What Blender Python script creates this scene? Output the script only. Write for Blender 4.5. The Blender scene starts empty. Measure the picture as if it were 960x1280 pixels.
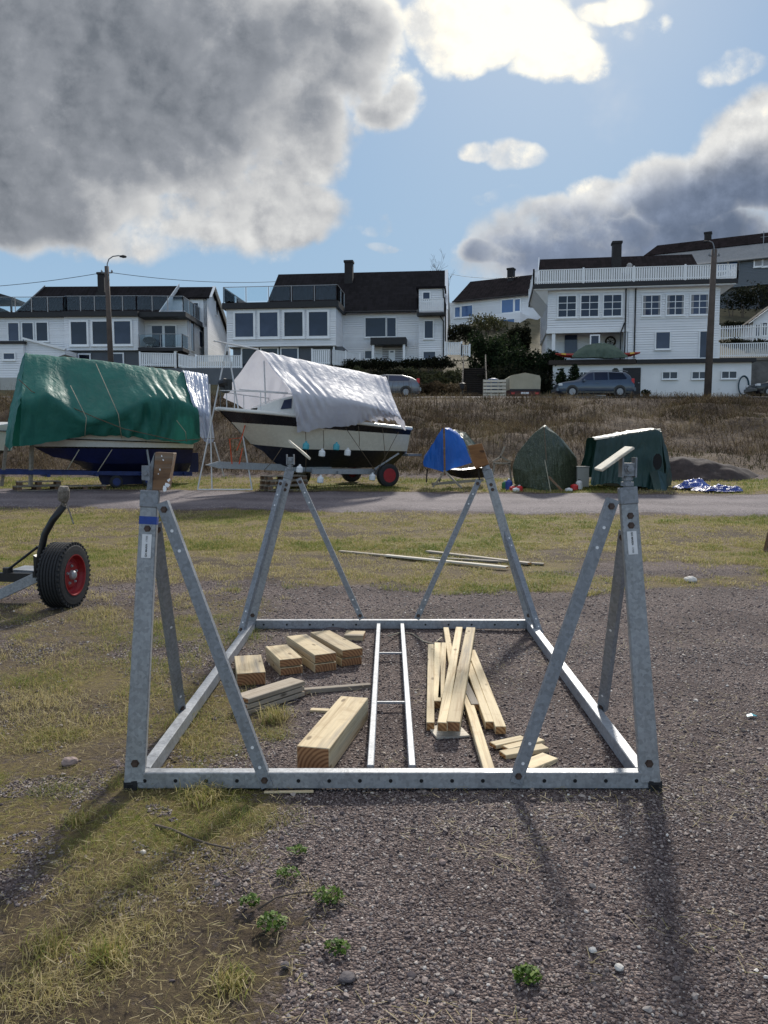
import bpy, bmesh, math, random
import numpy as np
from mathutils import Vector, Matrix, noise, Euler

random.seed(7)
RNG = np.random.default_rng(11)
SC = bpy.context.scene
COL = SC.collection
R = math.radians

# ------------------------------------------------------------------ camera
F = 961.0                      # focal length in photo pixels (960 x 1280)
CAMZ = 1.55
PITCH = math.atan(75 / 961)
CP, SP = math.cos(PITCH), math.sin(PITCH)
cam = bpy.data.cameras.new("camera")
camo = bpy.data.objects.new("camera", cam)
COL.objects.link(camo)
camo.location = (0, 0, CAMZ)
camo.rotation_euler = (math.pi / 2 - PITCH, 0, 0)
cam.sensor_fit = 'VERTICAL'
cam.angle = 2 * math.atan(640 / F)
cam.clip_start = 0.05
cam.clip_end = 3000
SC.camera = camo


def ray(px, py):
    u, v = (px - 480) / F, (640 - py) / F
    return Vector((u, CP + v * SP, -SP + v * CP))


def at(px, py, d):
    """world point seen at photo pixel (px, py) at distance d along the ground"""
    r = ray(px, py)
    return Vector((0, 0, CAMZ)) + r * (d / r.y)


def gp(px, py, z=0.0):
    """where the ray through a pixel meets the level z"""
    r = ray(px, py)
    return Vector((0, 0, CAMZ)) + r * ((z - CAMZ) / r.z)


def S(r, g, b):
    f = lambda c: (c / 255 / 12.92) if c / 255 <= .04045 else ((c / 255 + .055) / 1.055) ** 2.4
    return (f(r), f(g), f(b), 1)


# ------------------------------------------------------------------ terrain
PS = [-400, 0, 14, 17, 22, 27, 29, 31, 40, 41.5, 48, 52, 53.5, 60]
PZ = [0, 0, 0, .09, .40, .62, .95, 1.6, 4.25, 4.42, 4.95, 5.2, 5.35, 8.5]
LS, LZ = [60, 75, 120, 300, 900], [8.5, 9, 8, 1, -6]
RS, RZ = [60, 64, 72, 82, 100, 150, 320, 900], [8.5, 9.4, 12.5, 16, 19, 19, 4, -6]


def skew(X, Y):
    f = np.clip((34 - Y) / 10, 0, 1)
    f = f * f * (3 - 2 * f)
    return Y + .15 * np.clip(X, -60, 60) * f


def fbm2(X, Y, seed=0, octaves=3):
    out = np.zeros_like(X, dtype=float)
    r = np.random.default_rng(seed)
    amp = 1.0
    fr = 1.0
    for o in range(octaves):
        for k in range(3):
            a = r.uniform(0, 2 * math.pi)
            p = r.uniform(0, 6.28)
            q = r.uniform(0, 6.28)
            c, s = math.cos(a), math.sin(a)
            w = fr * r.uniform(.7, 1.4)
            out += amp / 3 * np.sin(w * (X * c + Y * s) + p + 1.3 * np.sin(w * .8 * (-X * s + Y * c) + q))
        amp *= .55
        fr *= 2.1
    return out


def terr(X, Y):
    X = np.asarray(X, float)
    Y = np.asarray(Y, float)
    s = skew(X, Y)
    z = np.interp(s, PS, PZ)
    zl = np.interp(s, LS, LZ)
    zr = np.interp(s, RS, RZ)
    k = np.clip((X + 2) / 14, 0, 1)
    k = k * k * (3 - 2 * k)
    z = np.where(s > 60, zl * (1 - k) + zr * k, z)
    z = z + .012 * fbm2(X * 1.7, Y * 1.7, 3) * (s < 27)
    emb = np.clip((s - 28) / 4, 0, 1) * np.clip((41 - s) / 3, 0, 1)
    z = z + emb * (.28 * fbm2(X * .6, Y * .6, 5) + .12 * fbm2(X * 2, Y * 2, 8))
    hill = np.clip((s - 60) / 10, 0, 1)
    z = z + hill * .5 * fbm2(X * .1, Y * .1, 9)
    return z


def tz(x, y):
    return float(terr(np.array([x]), np.array([y]))[0])


# ------------------------------------------------------------------ objects
WO = {}          # world origin of every object built here


def tag(o, label=None, cat=None, group=None, kind=None):
    if label: o['label'] = label
    if cat: o['category'] = cat
    if group: o['group'] = group
    if kind: o['kind'] = kind
    return o


def thing(name, label, cat, loc, group=None):
    o = bpy.data.objects.new(name, None)
    COL.objects.link(o)
    o.empty_display_size = .2
    o.location = loc
    WO[o.name] = Vector(loc)
    return tag(o, label, cat, group)


def dup(root, loc, rotz=0, label=None, group=None):
    r = root.copy()
    COL.objects.link(r)
    r.location = loc
    r.rotation_euler = (0, 0, rotz)
    WO[r.name] = Vector(loc)
    if label: r['label'] = label
    if group: r['group'] = group
    for ch in list(root.children):
        c = ch.copy()
        COL.objects.link(c)
        c.parent = r
        for g in list(ch.children):
            d = g.copy()
            COL.objects.link(d)
            d.parent = c
    return r


class MB:
    """collects faces, then links them as ONE mesh object"""

    def __init__(s):
        s.v = []
        s.f = []
        s.mi = []
        s.cur = 0

    def face(s, pts):
        i = len(s.v)
        s.v.extend([tuple(p) for p in pts])
        s.f.append(list(range(i, i + len(pts))))
        s.mi.append(s.cur)
        return s

    def add(s, verts, faces):
        i = len(s.v)
        s.v.extend([tuple(p) for p in verts])
        for f in faces:
            s.f.append([i + k for k in f])
            s.mi.append(s.cur)
        return s

    def box(s, c, size, ax=None):
        """box by centre, size and optional axes (three vectors)"""
        c = Vector(c)
        if ax is None:
            ax = (Vector((1, 0, 0)), Vector((0, 1, 0)), Vector((0, 0, 1)))
        hx, hy, hz = [Vector(a) * (q / 2) for a, q in zip(ax, size)]
        P = [c + i * hx + j * hy + k * hz for k in (-1, 1) for j in (-1, 1) for i in (-1, 1)]
        return s.add(P, [(0, 2, 3, 1), (4, 5, 7, 6), (0, 1, 5, 4), (2, 6, 7, 3), (0, 4, 6, 2), (1, 3, 7, 5)])

    def bb(s, x0, x1, y0, y1, z0, z1):
        return s.box(((x0 + x1) / 2, (y0 + y1) / 2, (z0 + z1) / 2), (x1 - x0, y1 - y0, z1 - z0))

    def beam(s, p0, p1, w, h, up=(0, 0, 1)):
        """rectangular bar from p0 to p1, w across, h along the up side"""
        p0, p1 = Vector(p0), Vector(p1)
        x = (p1 - p0)
        L = x.length
        x = x.normalized()
        y = Vector(up).cross(x)
        if y.length < 1e-5: y = Vector((0, 1, 0)).cross(x)
        y.normalize()
        z = x.cross(y)
        return s.box((p0 + p1) / 2, (L, w, h), (x, y, z))

    def angle(s, p0, p1, w, leg, t, n, side=1):
        """angle iron: flange w wide seen along n, leg standing back from it"""
        p0, p1, n = Vector(p0), Vector(p1), Vector(n)
        x = (p1 - p0).normalized()
        n = (n - x * n.dot(x)).normalized()
        y = n.cross(x)
        L = (p1 - p0).length
        m = (p0 + p1) / 2
        s.box(m, (L, w, t), (x, y, n))
        s.box(m - n * (leg / 2 + t / 2) + y * side * (w / 2 - t / 2), (L, t, leg), (x, y, n))
        return s

    def tube(s, pts, r, n=8, caps=True):
        pts = [Vector(p) for p in pts]
        rs = r if isinstance(r, (list, tuple)) else [r] * len(pts)
        ring = []
        ref = None
        for i, p in enumerate(pts):
            a = pts[max(i - 1, 0)]
            b = pts[min(i + 1, len(pts) - 1)]
            d = (b - a).normalized()
            if ref is None:
                ref = Vector((0, 0, 1)) if abs(d.z) < .9 else Vector((0, 1, 0))
            x = ref.cross(d)
            x.normalize()
            y = d.cross(x)
            ref = y
            ring.append([p + (x * math.cos(t) + y * math.sin(t)) * rs[i] for t in [2 * math.pi * k / n for k in range(n)]])
        base = len(s.v)
        for q in ring: s.v.extend([tuple(p) for p in q])
        for i in range(len(pts) - 1):
            for k in range(n):
                a = base + i * n + k
                b = base + i * n + (k + 1) % n
                s.f.append([a, b, b + n, a + n])
                s.mi.append(s.cur)
        if caps:
            s.f.append([base + k for k in range(n)][::-1])
            s.mi.append(s.cur)
            e = base + (len(pts) - 1) * n
            s.f.append([e + k for k in range(n)])
            s.mi.append(s.cur)
        return s

    def prism(s, poly, depth):
        """polygon (3D points) pushed along a vector"""
        poly = [Vector(p) for p in poly]
        d = Vector(depth)
        n = len(poly)
        s.add(poly + [p + d for p in poly],
              [list(range(n))[::-1], list(range(n, 2 * n))] + [(k, (k + 1) % n, n + (k + 1) % n, n + k) for k in range(n)])
        return s

    def loft(s, secs, closed=False, caps=False):
        m = len(secs[0])
        b = len(s.v)
        for q in secs: s.v.extend([tuple(p) for p in q])
        for i in range(len(secs) - 1):
            for k in range(m if closed else m - 1):
                a = b + i * m + k
                c = b + i * m + (k + 1) % m
                s.f.append([a, c, c + m, a + m])
                s.mi.append(s.cur)
        if caps:
            s.f.append([b + k for k in range(m)][::-1])
            s.mi.append(s.cur)
            e = b + (len(secs) - 1) * m
            s.f.append([e + k for k in range(m)])
            s.mi.append(s.cur)
        return s

    def lathe(s, c, ax, prof, n=24, caps=True):
        """profile [(offset along axis, radius)] turned round ax through c"""
        c, ax = Vector(c), Vector(ax).normalized()
        ref = Vector((0, 0, 1)) if abs(ax.z) < .9 else Vector((0, 1, 0))
        x = ref.cross(ax).normalized()
        y = ax.cross(x)
        secs = [[c + ax * o + (x * math.cos(t) + y * math.sin(t)) * max(r, 1e-4) for t in [2 * math.pi * k / n for k in range(n)]] for o, r in prof]
        return s.loft(secs, closed=True, caps=caps)

    def build(s, name, mats, parent=None, smooth=False, bevel=0, fix=True):
        me = bpy.data.meshes.new(name)
        V = np.array(s.v, float)
        c = (V.min(0) + V.max(0)) / 2
        me.from_pydata([tuple(p) for p in (V - c)], [], s.f)
        mats = mats if isinstance(mats, (list, tuple)) else [mats]
        for m in mats: me.materials.append(m)
        if len(mats) > 1: me.polygons.foreach_set('material_index', s.mi)
        if fix:
            bm = bmesh.new()
            bm.from_mesh(me)
            if smooth: bmesh.ops.remove_doubles(bm, verts=bm.verts, dist=1e-5)
            bmesh.ops.recalc_face_normals(bm, faces=bm.faces)
            if bevel:
                bmesh.ops.remove_doubles(bm, verts=bm.verts, dist=1e-5)
                bmesh.ops.bevel(bm, geom=bm.edges[:], offset=bevel, segments=1, affect='EDGES', clamp_overlap=True)
            bm.to_mesh(me)
            bm.free()
        if smooth: me.polygons.foreach_set('use_smooth', [True] * len(me.polygons))
        o = bpy.data.objects.new(name, me)
        COL.objects.link(o)
        if smooth == 'auto' or smooth == 1 and False: pass
        WO[o.name] = Vector(c)
        if parent is not None:
            o.parent = parent
            o.location = Vector(c) - WO[parent.name]
        else:
            o.location = c
        return o


def npmesh(name, V, Fq, mat, parent=None, kind=None, smooth=False, attrs=None):
    """big mesh straight from numpy arrays; Fq is (n,3) or (n,4)"""
    me = bpy.data.meshes.new(name)
    n, k = Fq.shape
    me.vertices.add(len(V))
    me.vertices.foreach_set('co', np.ascontiguousarray(V, dtype=np.float32).ravel())
    me.loops.add(n * k)
    me.loops.foreach_set('vertex_index', np.ascontiguousarray(Fq, dtype=np.int32).ravel())
    me.polygons.add(n)
    me.polygons.foreach_set('loop_start', np.arange(0, n * k, k, dtype=np.int32))
    me.polygons.foreach_set('loop_total', np.full(n, k, dtype=np.int32))
    me.polygons.foreach_set('use_smooth', np.full(n, bool(smooth)))
    for an, av in (attrs or {}).items():
        a = me.attributes.new(an, 'FLOAT', 'POINT')
        a.data.foreach_set('value', np.ascontiguousarray(av, dtype=np.float32))
    me.update(calc_edges=True)
    me.validate()
    me.materials.append(mat)
    o = bpy.data.objects.new(name, me)
    COL.objects.link(o)
    WO[o.name] = Vector((0, 0, 0))
    if parent is not None:
        o.parent = parent
        o.location = -WO[parent.name]
    if kind: o['kind'] = kind
    return o


# ------------------------------------------------------------------ materials
class NT:
    def __init__(s, m):
        s.t = m.node_tree
        s.n = s.t.nodes
        s.l = s.t.links

    def new(s, typ, **kw):
        x = s.n.new(typ)
        for k, v in kw.items(): setattr(x, k, v)
        return x

    def put(s, sock, v):
        if hasattr(v, 'is_output') or hasattr(v, 'links'):
            s.l.new(v, sock)
        else:
            sock.default_value = v

    def math(s, op, a, b=None, c=None, clamp=False):
        x = s.new('ShaderNodeMath', operation=op, use_clamp=clamp)
        s.put(x.inputs[0], a)
        if b is not None: s.put(x.inputs[1], b)
        if c is not None: s.put(x.inputs[2], c)
        return x.outputs[0]

    def mix(s, fac, a, b, blend='MIX'):
        x = s.new('ShaderNodeMix', data_type='RGBA', blend_type=blend)
        s.put(x.inputs[0], fac)
        s.put(x.inputs[6], a)
        s.put(x.inputs[7], b)
        return x.outputs[2]

    def noise(s, vec, scale, detail=4, rough=.55, dist=0, dims='3D'):
        x = s.new('ShaderNodeTexNoise', noise_dimensions=dims)
        if vec is not None: s.l.new(vec, x.inputs['Vector'])
        x.inputs['Scale'].default_value = scale
        x.inputs['Detail'].default_value = detail
        x.inputs['Roughness'].default_value = rough
        x.inputs['Distortion'].default_value = dist
        return x.outputs[0]

    def ramp(s, fac, stops, interp='LINEAR'):
        x = s.new('ShaderNodeValToRGB')
        e = x.color_ramp
        e.interpolation = interp
        while len(e.elements) < len(stops): e.elements.new(.5)
        for el, (p, c) in zip(e.elements, stops):
            el.position = p
            el.color = c if hasattr(c, '__len__') else (c, c, c, 1)
        s.l.new(fac, x.inputs[0])
        return x.outputs[0]

    def smooth(s, v, a, b, lo=0, hi=1):
        x = s.new('ShaderNodeMapRange', interpolation_type='SMOOTHSTEP', clamp=True)
        s.put(x.inputs[0], v)
        for i, q in zip((1, 2, 3, 4), (a, b, lo, hi)): x.inputs[i].default_value = q
        return x.outputs[0]

    def bump(s, h, strength, dist=.01, normal=None):
        x = s.new('ShaderNodeBump')
        x.inputs['Strength'].default_value = strength
        x.inputs['Distance'].default_value = dist
        s.l.new(h, x.inputs['Height'])
        if normal is not None: s.l.new(normal, x.inputs['Normal'])
        return x.outputs[0]


def newmat(name):
    m = bpy.data.materials.new(name)
    m.use_nodes = True
    t = NT(m)
    b = t.n['Principled BSDF']
    return m, t, b


def coords(t, kind='Object'):
    return t.new('ShaderNodeTexCoord').outputs[kind]


def mulc(c, k):
    return (c[0] * k, c[1] * k, c[2] * k, 1)


def mat(name, c, rough=.6, metal=0, var=.2, scale=4, bump=0, bscale=60, spec=.5, c2=None, dirt=None, dirt_amt=.3, trans=0):
    """uneven surface: two colours mixed by noise, optional dirt patches, bump"""
    m, t, b = newmat(name)
    co = coords(t)
    n1 = t.noise(co, scale, 6, .6)
    lo, hi = (mulc(c, 1 - var), mulc(c, 1 + var)) if c2 is None else (c, c2)
    col = t.ramp(n1, [(.3, lo), (.7, hi)])
    if dirt:
        n2 = t.noise(co, scale * 2.7, 8, .7)
        col = t.mix(t.smooth(n2, .62 - dirt_amt * .5, .78), col, dirt)
    t.l.new(col, b.inputs['Base Color'])
    n3 = t.noise(co, scale * 6, 3)
    t.l.new(t.smooth(n3, .25, .75, max(rough - .1, .02), min(rough + .1, 1)), b.inputs['Roughness'])
    b.inputs['Metallic'].default_value = metal
    b.inputs['Specular IOR Level'].default_value = spec
    if bump:
        t.l.new(t.bump(t.noise(co, bscale, 5), bump, .01), b.inputs['Normal'])
    if trans:
        out = t.n['Material Output']
        tr = t.new('ShaderNodeBsdfTranslucent')
        t.l.new(col, tr.inputs[0])
        mx = t.new('ShaderNodeMixShader')
        mx.inputs[0].default_value = trans
        t.l.new(b.outputs[0], mx.inputs[1])
        t.l.new(tr.outputs[0], mx.inputs[2])
        t.l.new(mx.outputs[0], out.inputs[0])
    return m


M = {}


def galv(name, c, rough):
    """hot dip zinc: crystal spangle, dull white bloom, run-off streaks, specks of rust"""
    m, t, b = newmat(name)
    co = coords(t)
    vo = t.new('ShaderNodeTexVoronoi')
    t.l.new(co, vo.inputs['Vector'])
    vo.inputs['Scale'].default_value = 70
    sc = t.new('ShaderNodeSeparateColor')
    t.l.new(vo.outputs['Color'], sc.inputs[0])
    mp = t.new('ShaderNodeMapping')
    t.l.new(co, mp.inputs[0])
    mp.inputs['Scale'].default_value = (14, 14, 1.3)
    st = t.noise(mp.outputs[0], 2, 5, .7)
    big = t.noise(co, 5, 5, .65)
    f = t.math('ADD', t.math('MULTIPLY', sc.outputs[0], .28), t.math('ADD', t.math('MULTIPLY', st, .4), t.math('MULTIPLY', big, .45)))
    col = t.ramp(f, [(.32, mulc(c, .7)), (.55, c), (.8, mulc(c, 1.3))])
    sp = t.noise(co, 55, 4, .7)
    col = t.mix(t.smooth(sp, .7, .76, 0, .8), col, S(104, 74, 52))
    gr = t.noise(co, 11, 7, .75)
    col = t.mix(t.smooth(gr, .62, .76, 0, .4), col, S(96, 93, 88))
    t.l.new(col, b.inputs['Base Color'])
    t.l.new(t.smooth(big, .3, .7, rough - .12, rough + .12), b.inputs['Roughness'])
    b.inputs['Metallic'].default_value = .25
    t.l.new(t.bump(t.noise(co, 90, 4), .15, .006), b.inputs['Normal'])
    return m


M['galv'] = galv('galvanised_steel', S(148, 151, 155), .5)
M['galv_dark'] = galv('weathered_galvanised_steel', S(130, 134, 140), .55)
M['bolt'] = mat('rusty_bolt_steel', S(84, 70, 64), .6, .6, .3, 40)
M['hole'] = mat('dark_bolt_hole', S(22, 22, 24), .9, 0, .2, 20)
M['black_rubber'] = mat('black_rubber', S(34, 35, 38), .8, 0, .25, 20, .3, 90)
M['black_paint'] = mat('black_paint', S(28, 29, 32), .4, .1, .25, 15, .05)
M['red_paint'] = mat('red_rim_paint', S(140, 24, 34), .45, .1, .2, 12)
M['blue_tape'] = mat('blue_tape', S(24, 62, 142), .5, 0, .2, 30)
M['white_paint'] = mat('white_paint', S(238, 240, 242), .5, 0, .05, 2)
M['sticker'] = mat('white_sticker', S(225, 226, 228), .5, 0, .06, 20)
M['ink'] = mat('sticker_ink', S(30, 30, 34), .6, 0, .1, 20)
M['white_tube'] = mat('white_tube_frame', S(205, 206, 208), .45, .1, .1, 8)
M['glass'] = None
M['concrete'] = mat('pale_concrete', S(176, 176, 172), .85, 0, .1, 1.2, .2, 30, dirt=S(150, 148, 142), dirt_amt=.1)
M['render'] = mat('white_render', S(236, 236, 236), .8, 0, .05, .8, .15, 20, dirt=S(200, 198, 192), dirt_amt=.05)
M['grey_render'] = mat('grey_basement_render', S(96, 100, 106), .85, 0, .12, 1.2, .15, 25)
M['fascia'] = mat('black_fascia', S(30, 30, 34), .6, 0, .2, 3)
M['dark_wood'] = mat('dark_stained_wood', S(52, 44, 40), .8, 0, .25, 3, .3, 20)
M['brown_pole'] = mat('tarred_pole_wood', S(84, 74, 68), .85, 0, .25, 3, .4, 25)
M['chimney'] = mat('black_chimney_cladding', S(34, 32, 34), .75, 0, .25, 2, .2, 15)
M['stone_wall'] = mat('stone_wall', S(110, 108, 106), .9, 0, .35, 1.6, .6, 5)
M['orange'] = mat('orange_strap', S(205, 78, 32), .6, 0, .15, 10)
M['rope'] = mat('pale_rope', S(165, 158, 140), .9, 0, .15, 20)
M['dark_rope'] = mat('brown_rope', S(96, 82, 66), .9, 0, .15, 20)
M['plastic_white'] = mat('white_plastic', S(222, 224, 226), .4, 0, .06, 10)
M['plastic_teal'] = mat('teal_plastic', S(70, 160, 175), .4, 0, .1, 10)
M['plastic_blue'] = mat('blue_plastic', S(28, 60, 140), .4, 0, .15, 10)
M['plastic_red'] = mat('red_plastic', S(190, 36, 42), .4, 0, .15, 10)
M['plastic_green'] = mat('green_plastic', S(30, 110, 70), .4, 0, .15, 10)
M['curtain'] = mat('pale_curtain', S(150, 150, 152), .9, 0, .2, 3)


def wood(name, light, dark, end=None, grain=7.0, grey=0.0, rough=.75):
    """sawn timber; the grain runs along the object's own X"""
    m, t, b = newmat(name)
    co = coords(t)
    mp = t.new('ShaderNodeMapping')
    t.l.new(co, mp.inputs[0])
    mp.inputs['Scale'].default_value = (.9, grain * 3, grain * 3)
    oi = t.new('ShaderNodeObjectInfo')
    ad = t.new('ShaderNodeVectorMath', operation='ADD')
    t.l.new(mp.outputs[0], ad.inputs[0])
    cx = t.new('ShaderNodeCombineXYZ')
    t.l.new(t.math('MULTIPLY', oi.outputs['Random'], 37.0), cx.inputs[0])
    t.l.new(t.math('MULTIPLY', oi.outputs['Random'], 91.0), cx.inputs[1])
    t.l.new(cx.outputs[0], ad.inputs[1])
    v = ad.outputs[0]
    g = t.noise(v, 1.5, 7, .65, .6)
    col = t.ramp(g, [(.28, dark), (.5, light), (.75, mulc(light, 1.12))])
    blot = t.noise(co, 9, 4, .6)
    col = t.mix(t.smooth(blot, .5, .8, 0, .55), col, dark)
    if grey:
        gn = t.noise(v, .5, 5, .7)
        col = t.mix(t.smooth(gn, .62 - grey * .4, .8 - grey * .2), col, S(128, 122, 114))
    kv = t.new('ShaderNodeMapping')
    t.l.new(co, kv.inputs[0])
    kv.inputs['Scale'].default_value = (5, 13, 13)
    kd = t.new('ShaderNodeVectorMath', operation='ADD')
    t.l.new(kv.outputs[0], kd.inputs[0])
    t.l.new(cx.outputs[0], kd.inputs[1])
    kn = t.new('ShaderNodeTexVoronoi', feature='F1')
    t.l.new(kd.outputs[0], kn.inputs['Vector'])
    kn.inputs['Scale'].default_value = .8
    col = t.mix(t.smooth(kn.outputs['Distance'], .16, .07, 0, .85), col, mulc(dark, .45))
    sp = t.new('ShaderNodeMapping')
    t.l.new(v, sp.inputs[0])
    sp.inputs['Scale'].default_value = (.35, 2.2, 2.2)
    col = t.mix(t.smooth(t.noise(sp.outputs[0], 2.2, 3, .5), .69, .74, 0, .7), col, mulc(dark, .4))
    tone = t.math('MULTIPLY_ADD', oi.outputs['Random'], .34, .83)
    cc = t.new('ShaderNodeCombineColor')
    for i in range(3): t.l.new(tone, cc.inputs[i])
    col = t.mix(1.0, col, cc.outputs[0], 'MULTIPLY')
    t.l.new(col, b.inputs['Base Color'])
    b.inputs['Roughness'].default_value = rough
    b.inputs['Specular IOR Level'].default_value = .3
    t.l.new(t.bump(g, .35, .004), b.inputs['Normal'])
    return m


def endgrain(name, light, dark):
    m, t, b = newmat(name)
    co = coords(t)
    mp = t.new('ShaderNodeMapping')
    t.l.new(co, mp.inputs[0])
    mp.inputs['Location'].default_value = (.3, .09, .13)
    w = t.new('ShaderNodeTexWave', wave_type='RINGS', rings_direction='X')
    t.l.new(mp.outputs[0], w.inputs[0])
    w.inputs['Scale'].default_value = 16
    w.inputs['Distortion'].default_value = 1.5
    w.inputs['Detail'].default_value = 3
    col = t.ramp(w.outputs[1], [(.1, dark), (.8, light)])
    col = t.mix(t.smooth(t.noise(co, 14, 5), .5, .75, 0, .6), col, mulc(dark, .7))
    t.l.new(col, b.inputs['Base Color'])
    b.inputs['Roughness'].default_value = .85
    return m


M['pine'] = wood('pale_sawn_pine', S(214, 196, 160), S(172, 146, 108), grey=.22)
M['beam'] = wood('weathered_sawn_beam', S(196, 178, 144), S(150, 124, 90), grey=.35)
M['greybeam'] = wood('pale_grey_board', S(184, 170, 150), S(136, 120, 102), grey=.35)
M['greywood'] = wood('grey_weathered_wood', S(150, 140, 126), S(96, 84, 72), grey=.5)
M['pine_end'] = endgrain('pine_end_grain', S(190, 146, 96), S(136, 92, 54))
M['beam_end'] = endgrain('beam_end_grain', S(164, 120, 82), S(120, 80, 50))
M['plywood'] = wood('brown_plywood', S(126, 88, 54), S(92, 62, 38), grain=3)
M['padwood'] = wood('old_pad_wood', S(118, 90, 66), S(70, 54, 44), grey=.35)
M['palewood'] = wood('pale_bleached_board', S(214, 206, 190), S(168, 156, 138), grey=.2)


def glassmat():
    m, t, b = newmat('window_glass')
    co = coords(t)
    n = t.noise(co, .6, 3)
    oi = t.new('ShaderNodeObjectInfo')
    f = t.math('ADD', t.math('MULTIPLY', n, .55), t.math('MULTIPLY', oi.outputs['Random'], .45))
    t.l.new(t.ramp(f, [(.25, S(15, 20, 34)), (.5, S(32, 41, 64)), (.8, S(62, 72, 98))]), b.inputs['Base Color'])
    b.inputs['Roughness'].default_value = .05
    b.inputs['Specular IOR Level'].default_value = .35
    nb = t.noise(co, 1.1, 2)
    t.l.new(t.bump(nb, .05, .02), b.inputs['Normal'])
    return m


M['glass'] = glassmat()


def railglass():
    m, t, b = newmat('railing_glass')
    co = coords(t)
    out = t.n['Material Output']
    tr = t.new('ShaderNodeBsdfTransparent')
    tr.inputs[0].default_value = (.86, .91, .93, 1)
    gl = t.new('ShaderNodeBsdfGlossy')
    gl.inputs['Roughness'].default_value = .03
    t.l.new(t.ramp(t.noise(co, 2, 2), [(.3, (.8, .85, .88, 1)), (.7, (.95, .97, 1, 1))]), gl.inputs[0])
    fr = t.new('ShaderNodeFresnel')
    fr.inputs[0].default_value = 1.3
    mx = t.new('ShaderNodeMixShader')
    t.l.new(fr.outputs[0], mx.inputs[0])
    t.l.new(tr.outputs[0], mx.inputs[1])
    t.l.new(gl.outputs[0], mx.inputs[2])
    t.l.new(mx.outputs[0], out.inputs[0])
    return m


M['railglass'] = railglass()


def sidingmat(name, c, board=.16, gable=True):
    """painted boards: shallow lap relief, slight tone steps from board to board"""
    m, t, b = newmat(name)
    geo = t.new('ShaderNodeNewGeometry')
    sep = t.new('ShaderNodeSeparateXYZ')
    t.l.new(geo.outputs['Position'], sep.inputs[0])
    zz = t.math('DIVIDE', sep.outputs[2], board)
    fr = t.math('FRACT', zz)
    fl = t.math('FLOOR', zz)
    wn = t.new('ShaderNodeTexWhiteNoise', noise_dimensions='1D')
    t.l.new(fl, wn.inputs['W'])
    n = t.noise(geo.outputs['Position'], .7, 4)
    tone = t.math('ADD', t.math('MULTIPLY', wn.outputs[0], .06), t.math('MULTIPLY_ADD', n, .14, .86))
    cc = t.new('ShaderNodeCombineColor')
    for i in range(3): t.l.new(tone, cc.inputs[i])
    t.l.new(t.mix(1.0, c, cc.outputs[0], 'MULTIPLY'), b.inputs['Base Color'])
    b.inputs['Roughness'].default_value = .55
    h = t.math('SUBTRACT', 1.0, fr)
    t.l.new(t.bump(h, .9, .03), b.inputs['Normal'])
    return m


M['siding'] = sidingmat('white_painted_siding', S(240, 242, 245))
M['greysiding'] = sidingmat('grey_painted_siding', S(104, 112, 120))


def roofmat(name, c, vary=.35, course=.34):
    m, t, b = newmat(name)
    co = coords(t)
    uv = t.new('ShaderNodeUVMap')
    sep = t.new('ShaderNodeSeparateXYZ')
    t.l.new(uv.outputs[0], sep.inputs[0])
    cu = t.math('DIVIDE', sep.outputs[0], .3)
    cv = t.math('DIVIDE', sep.outputs[1], course)
    fv = t.math('FRACT', cv)
    wave = t.math('SINE', t.math('MULTIPLY', cu, 6.2832))
    h = t.math('ADD', t.math('MULTIPLY', wave, .3), t.math('MULTIPLY', t.math('SUBTRACT', 1.0, fv), 1.0))
    cx = t.new('ShaderNodeCombineXYZ')
    t.l.new(t.math('FLOOR', cu), cx.inputs[0])
    t.l.new(t.math('FLOOR', cv), cx.inputs[1])
    wn = t.new('ShaderNodeTexWhiteNoise', noise_dimensions='2D')
    t.l.new(cx.outputs[0], wn.inputs['Vector'])
    n = t.noise(co, 1.1, 5)
    f = t.math('ADD', t.math('MULTIPLY', wn.outputs[0], .5), t.math('MULTIPLY', n, .5))
    t.l.new(t.ramp(f, [(.2, mulc(c, 1 - vary)), (.8, mulc(c, 1 + vary))]), b.inputs['Base Color'])
    b.inputs['Roughness'].default_value = .9
    b.inputs['Specular IOR Level'].default_value = .12
    t.l.new(t.bump(h, .8, .045), b.inputs['Normal'])
    return m


M['tiles'] = roofmat('dark_roof_tiles', S(27, 24, 27), .45)
M['tiles_brown'] = roofmat('brown_roof_tiles', S(36, 29, 30), .45)
M['metal_roof'] = mat('grey_metal_roof', S(120, 124, 128), .5, .3, .12, 1)


def foliage(name, stops, rough=.6, trans=.35, patch=False):
    """leaf material: one tone per leaf, translucent"""
    m, t, b = newmat(name)
    geo = t.new('ShaderNodeNewGeometry')
    n = t.noise(geo.outputs['Position'], 1.3 if rough < .8 else .55, 5, .6)
    n = t.smooth(n, .3, .7) if rough >= .8 else n
    f = t.math('ADD', t.math('MULTIPLY', geo.outputs['Random Per Island'], .6 if rough < .8 else .45), t.math('MULTIPLY', n, .4 if rough < .8 else .55))
    col = t.ramp(f, stops)
    t.l.new(col, b.inputs['Base Color'])
    b.inputs['Roughness'].default_value = rough
    b.inputs['Specular IOR Level'].default_value = .3 if rough < .7 else .08
    out = t.n['Material Output']
    tr = t.new('ShaderNodeBsdfTranslucent')
    t.l.new(col, tr.inputs[0])
    mx = t.new('ShaderNodeMixShader')
    mx.inputs[0].default_value = trans
    t.l.new(b.outputs[0], mx.inputs[1])
    t.l.new(tr.outputs[0], mx.inputs[2])
    t.l.new(mx.outputs[0], out.inputs[0])
    return m


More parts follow.
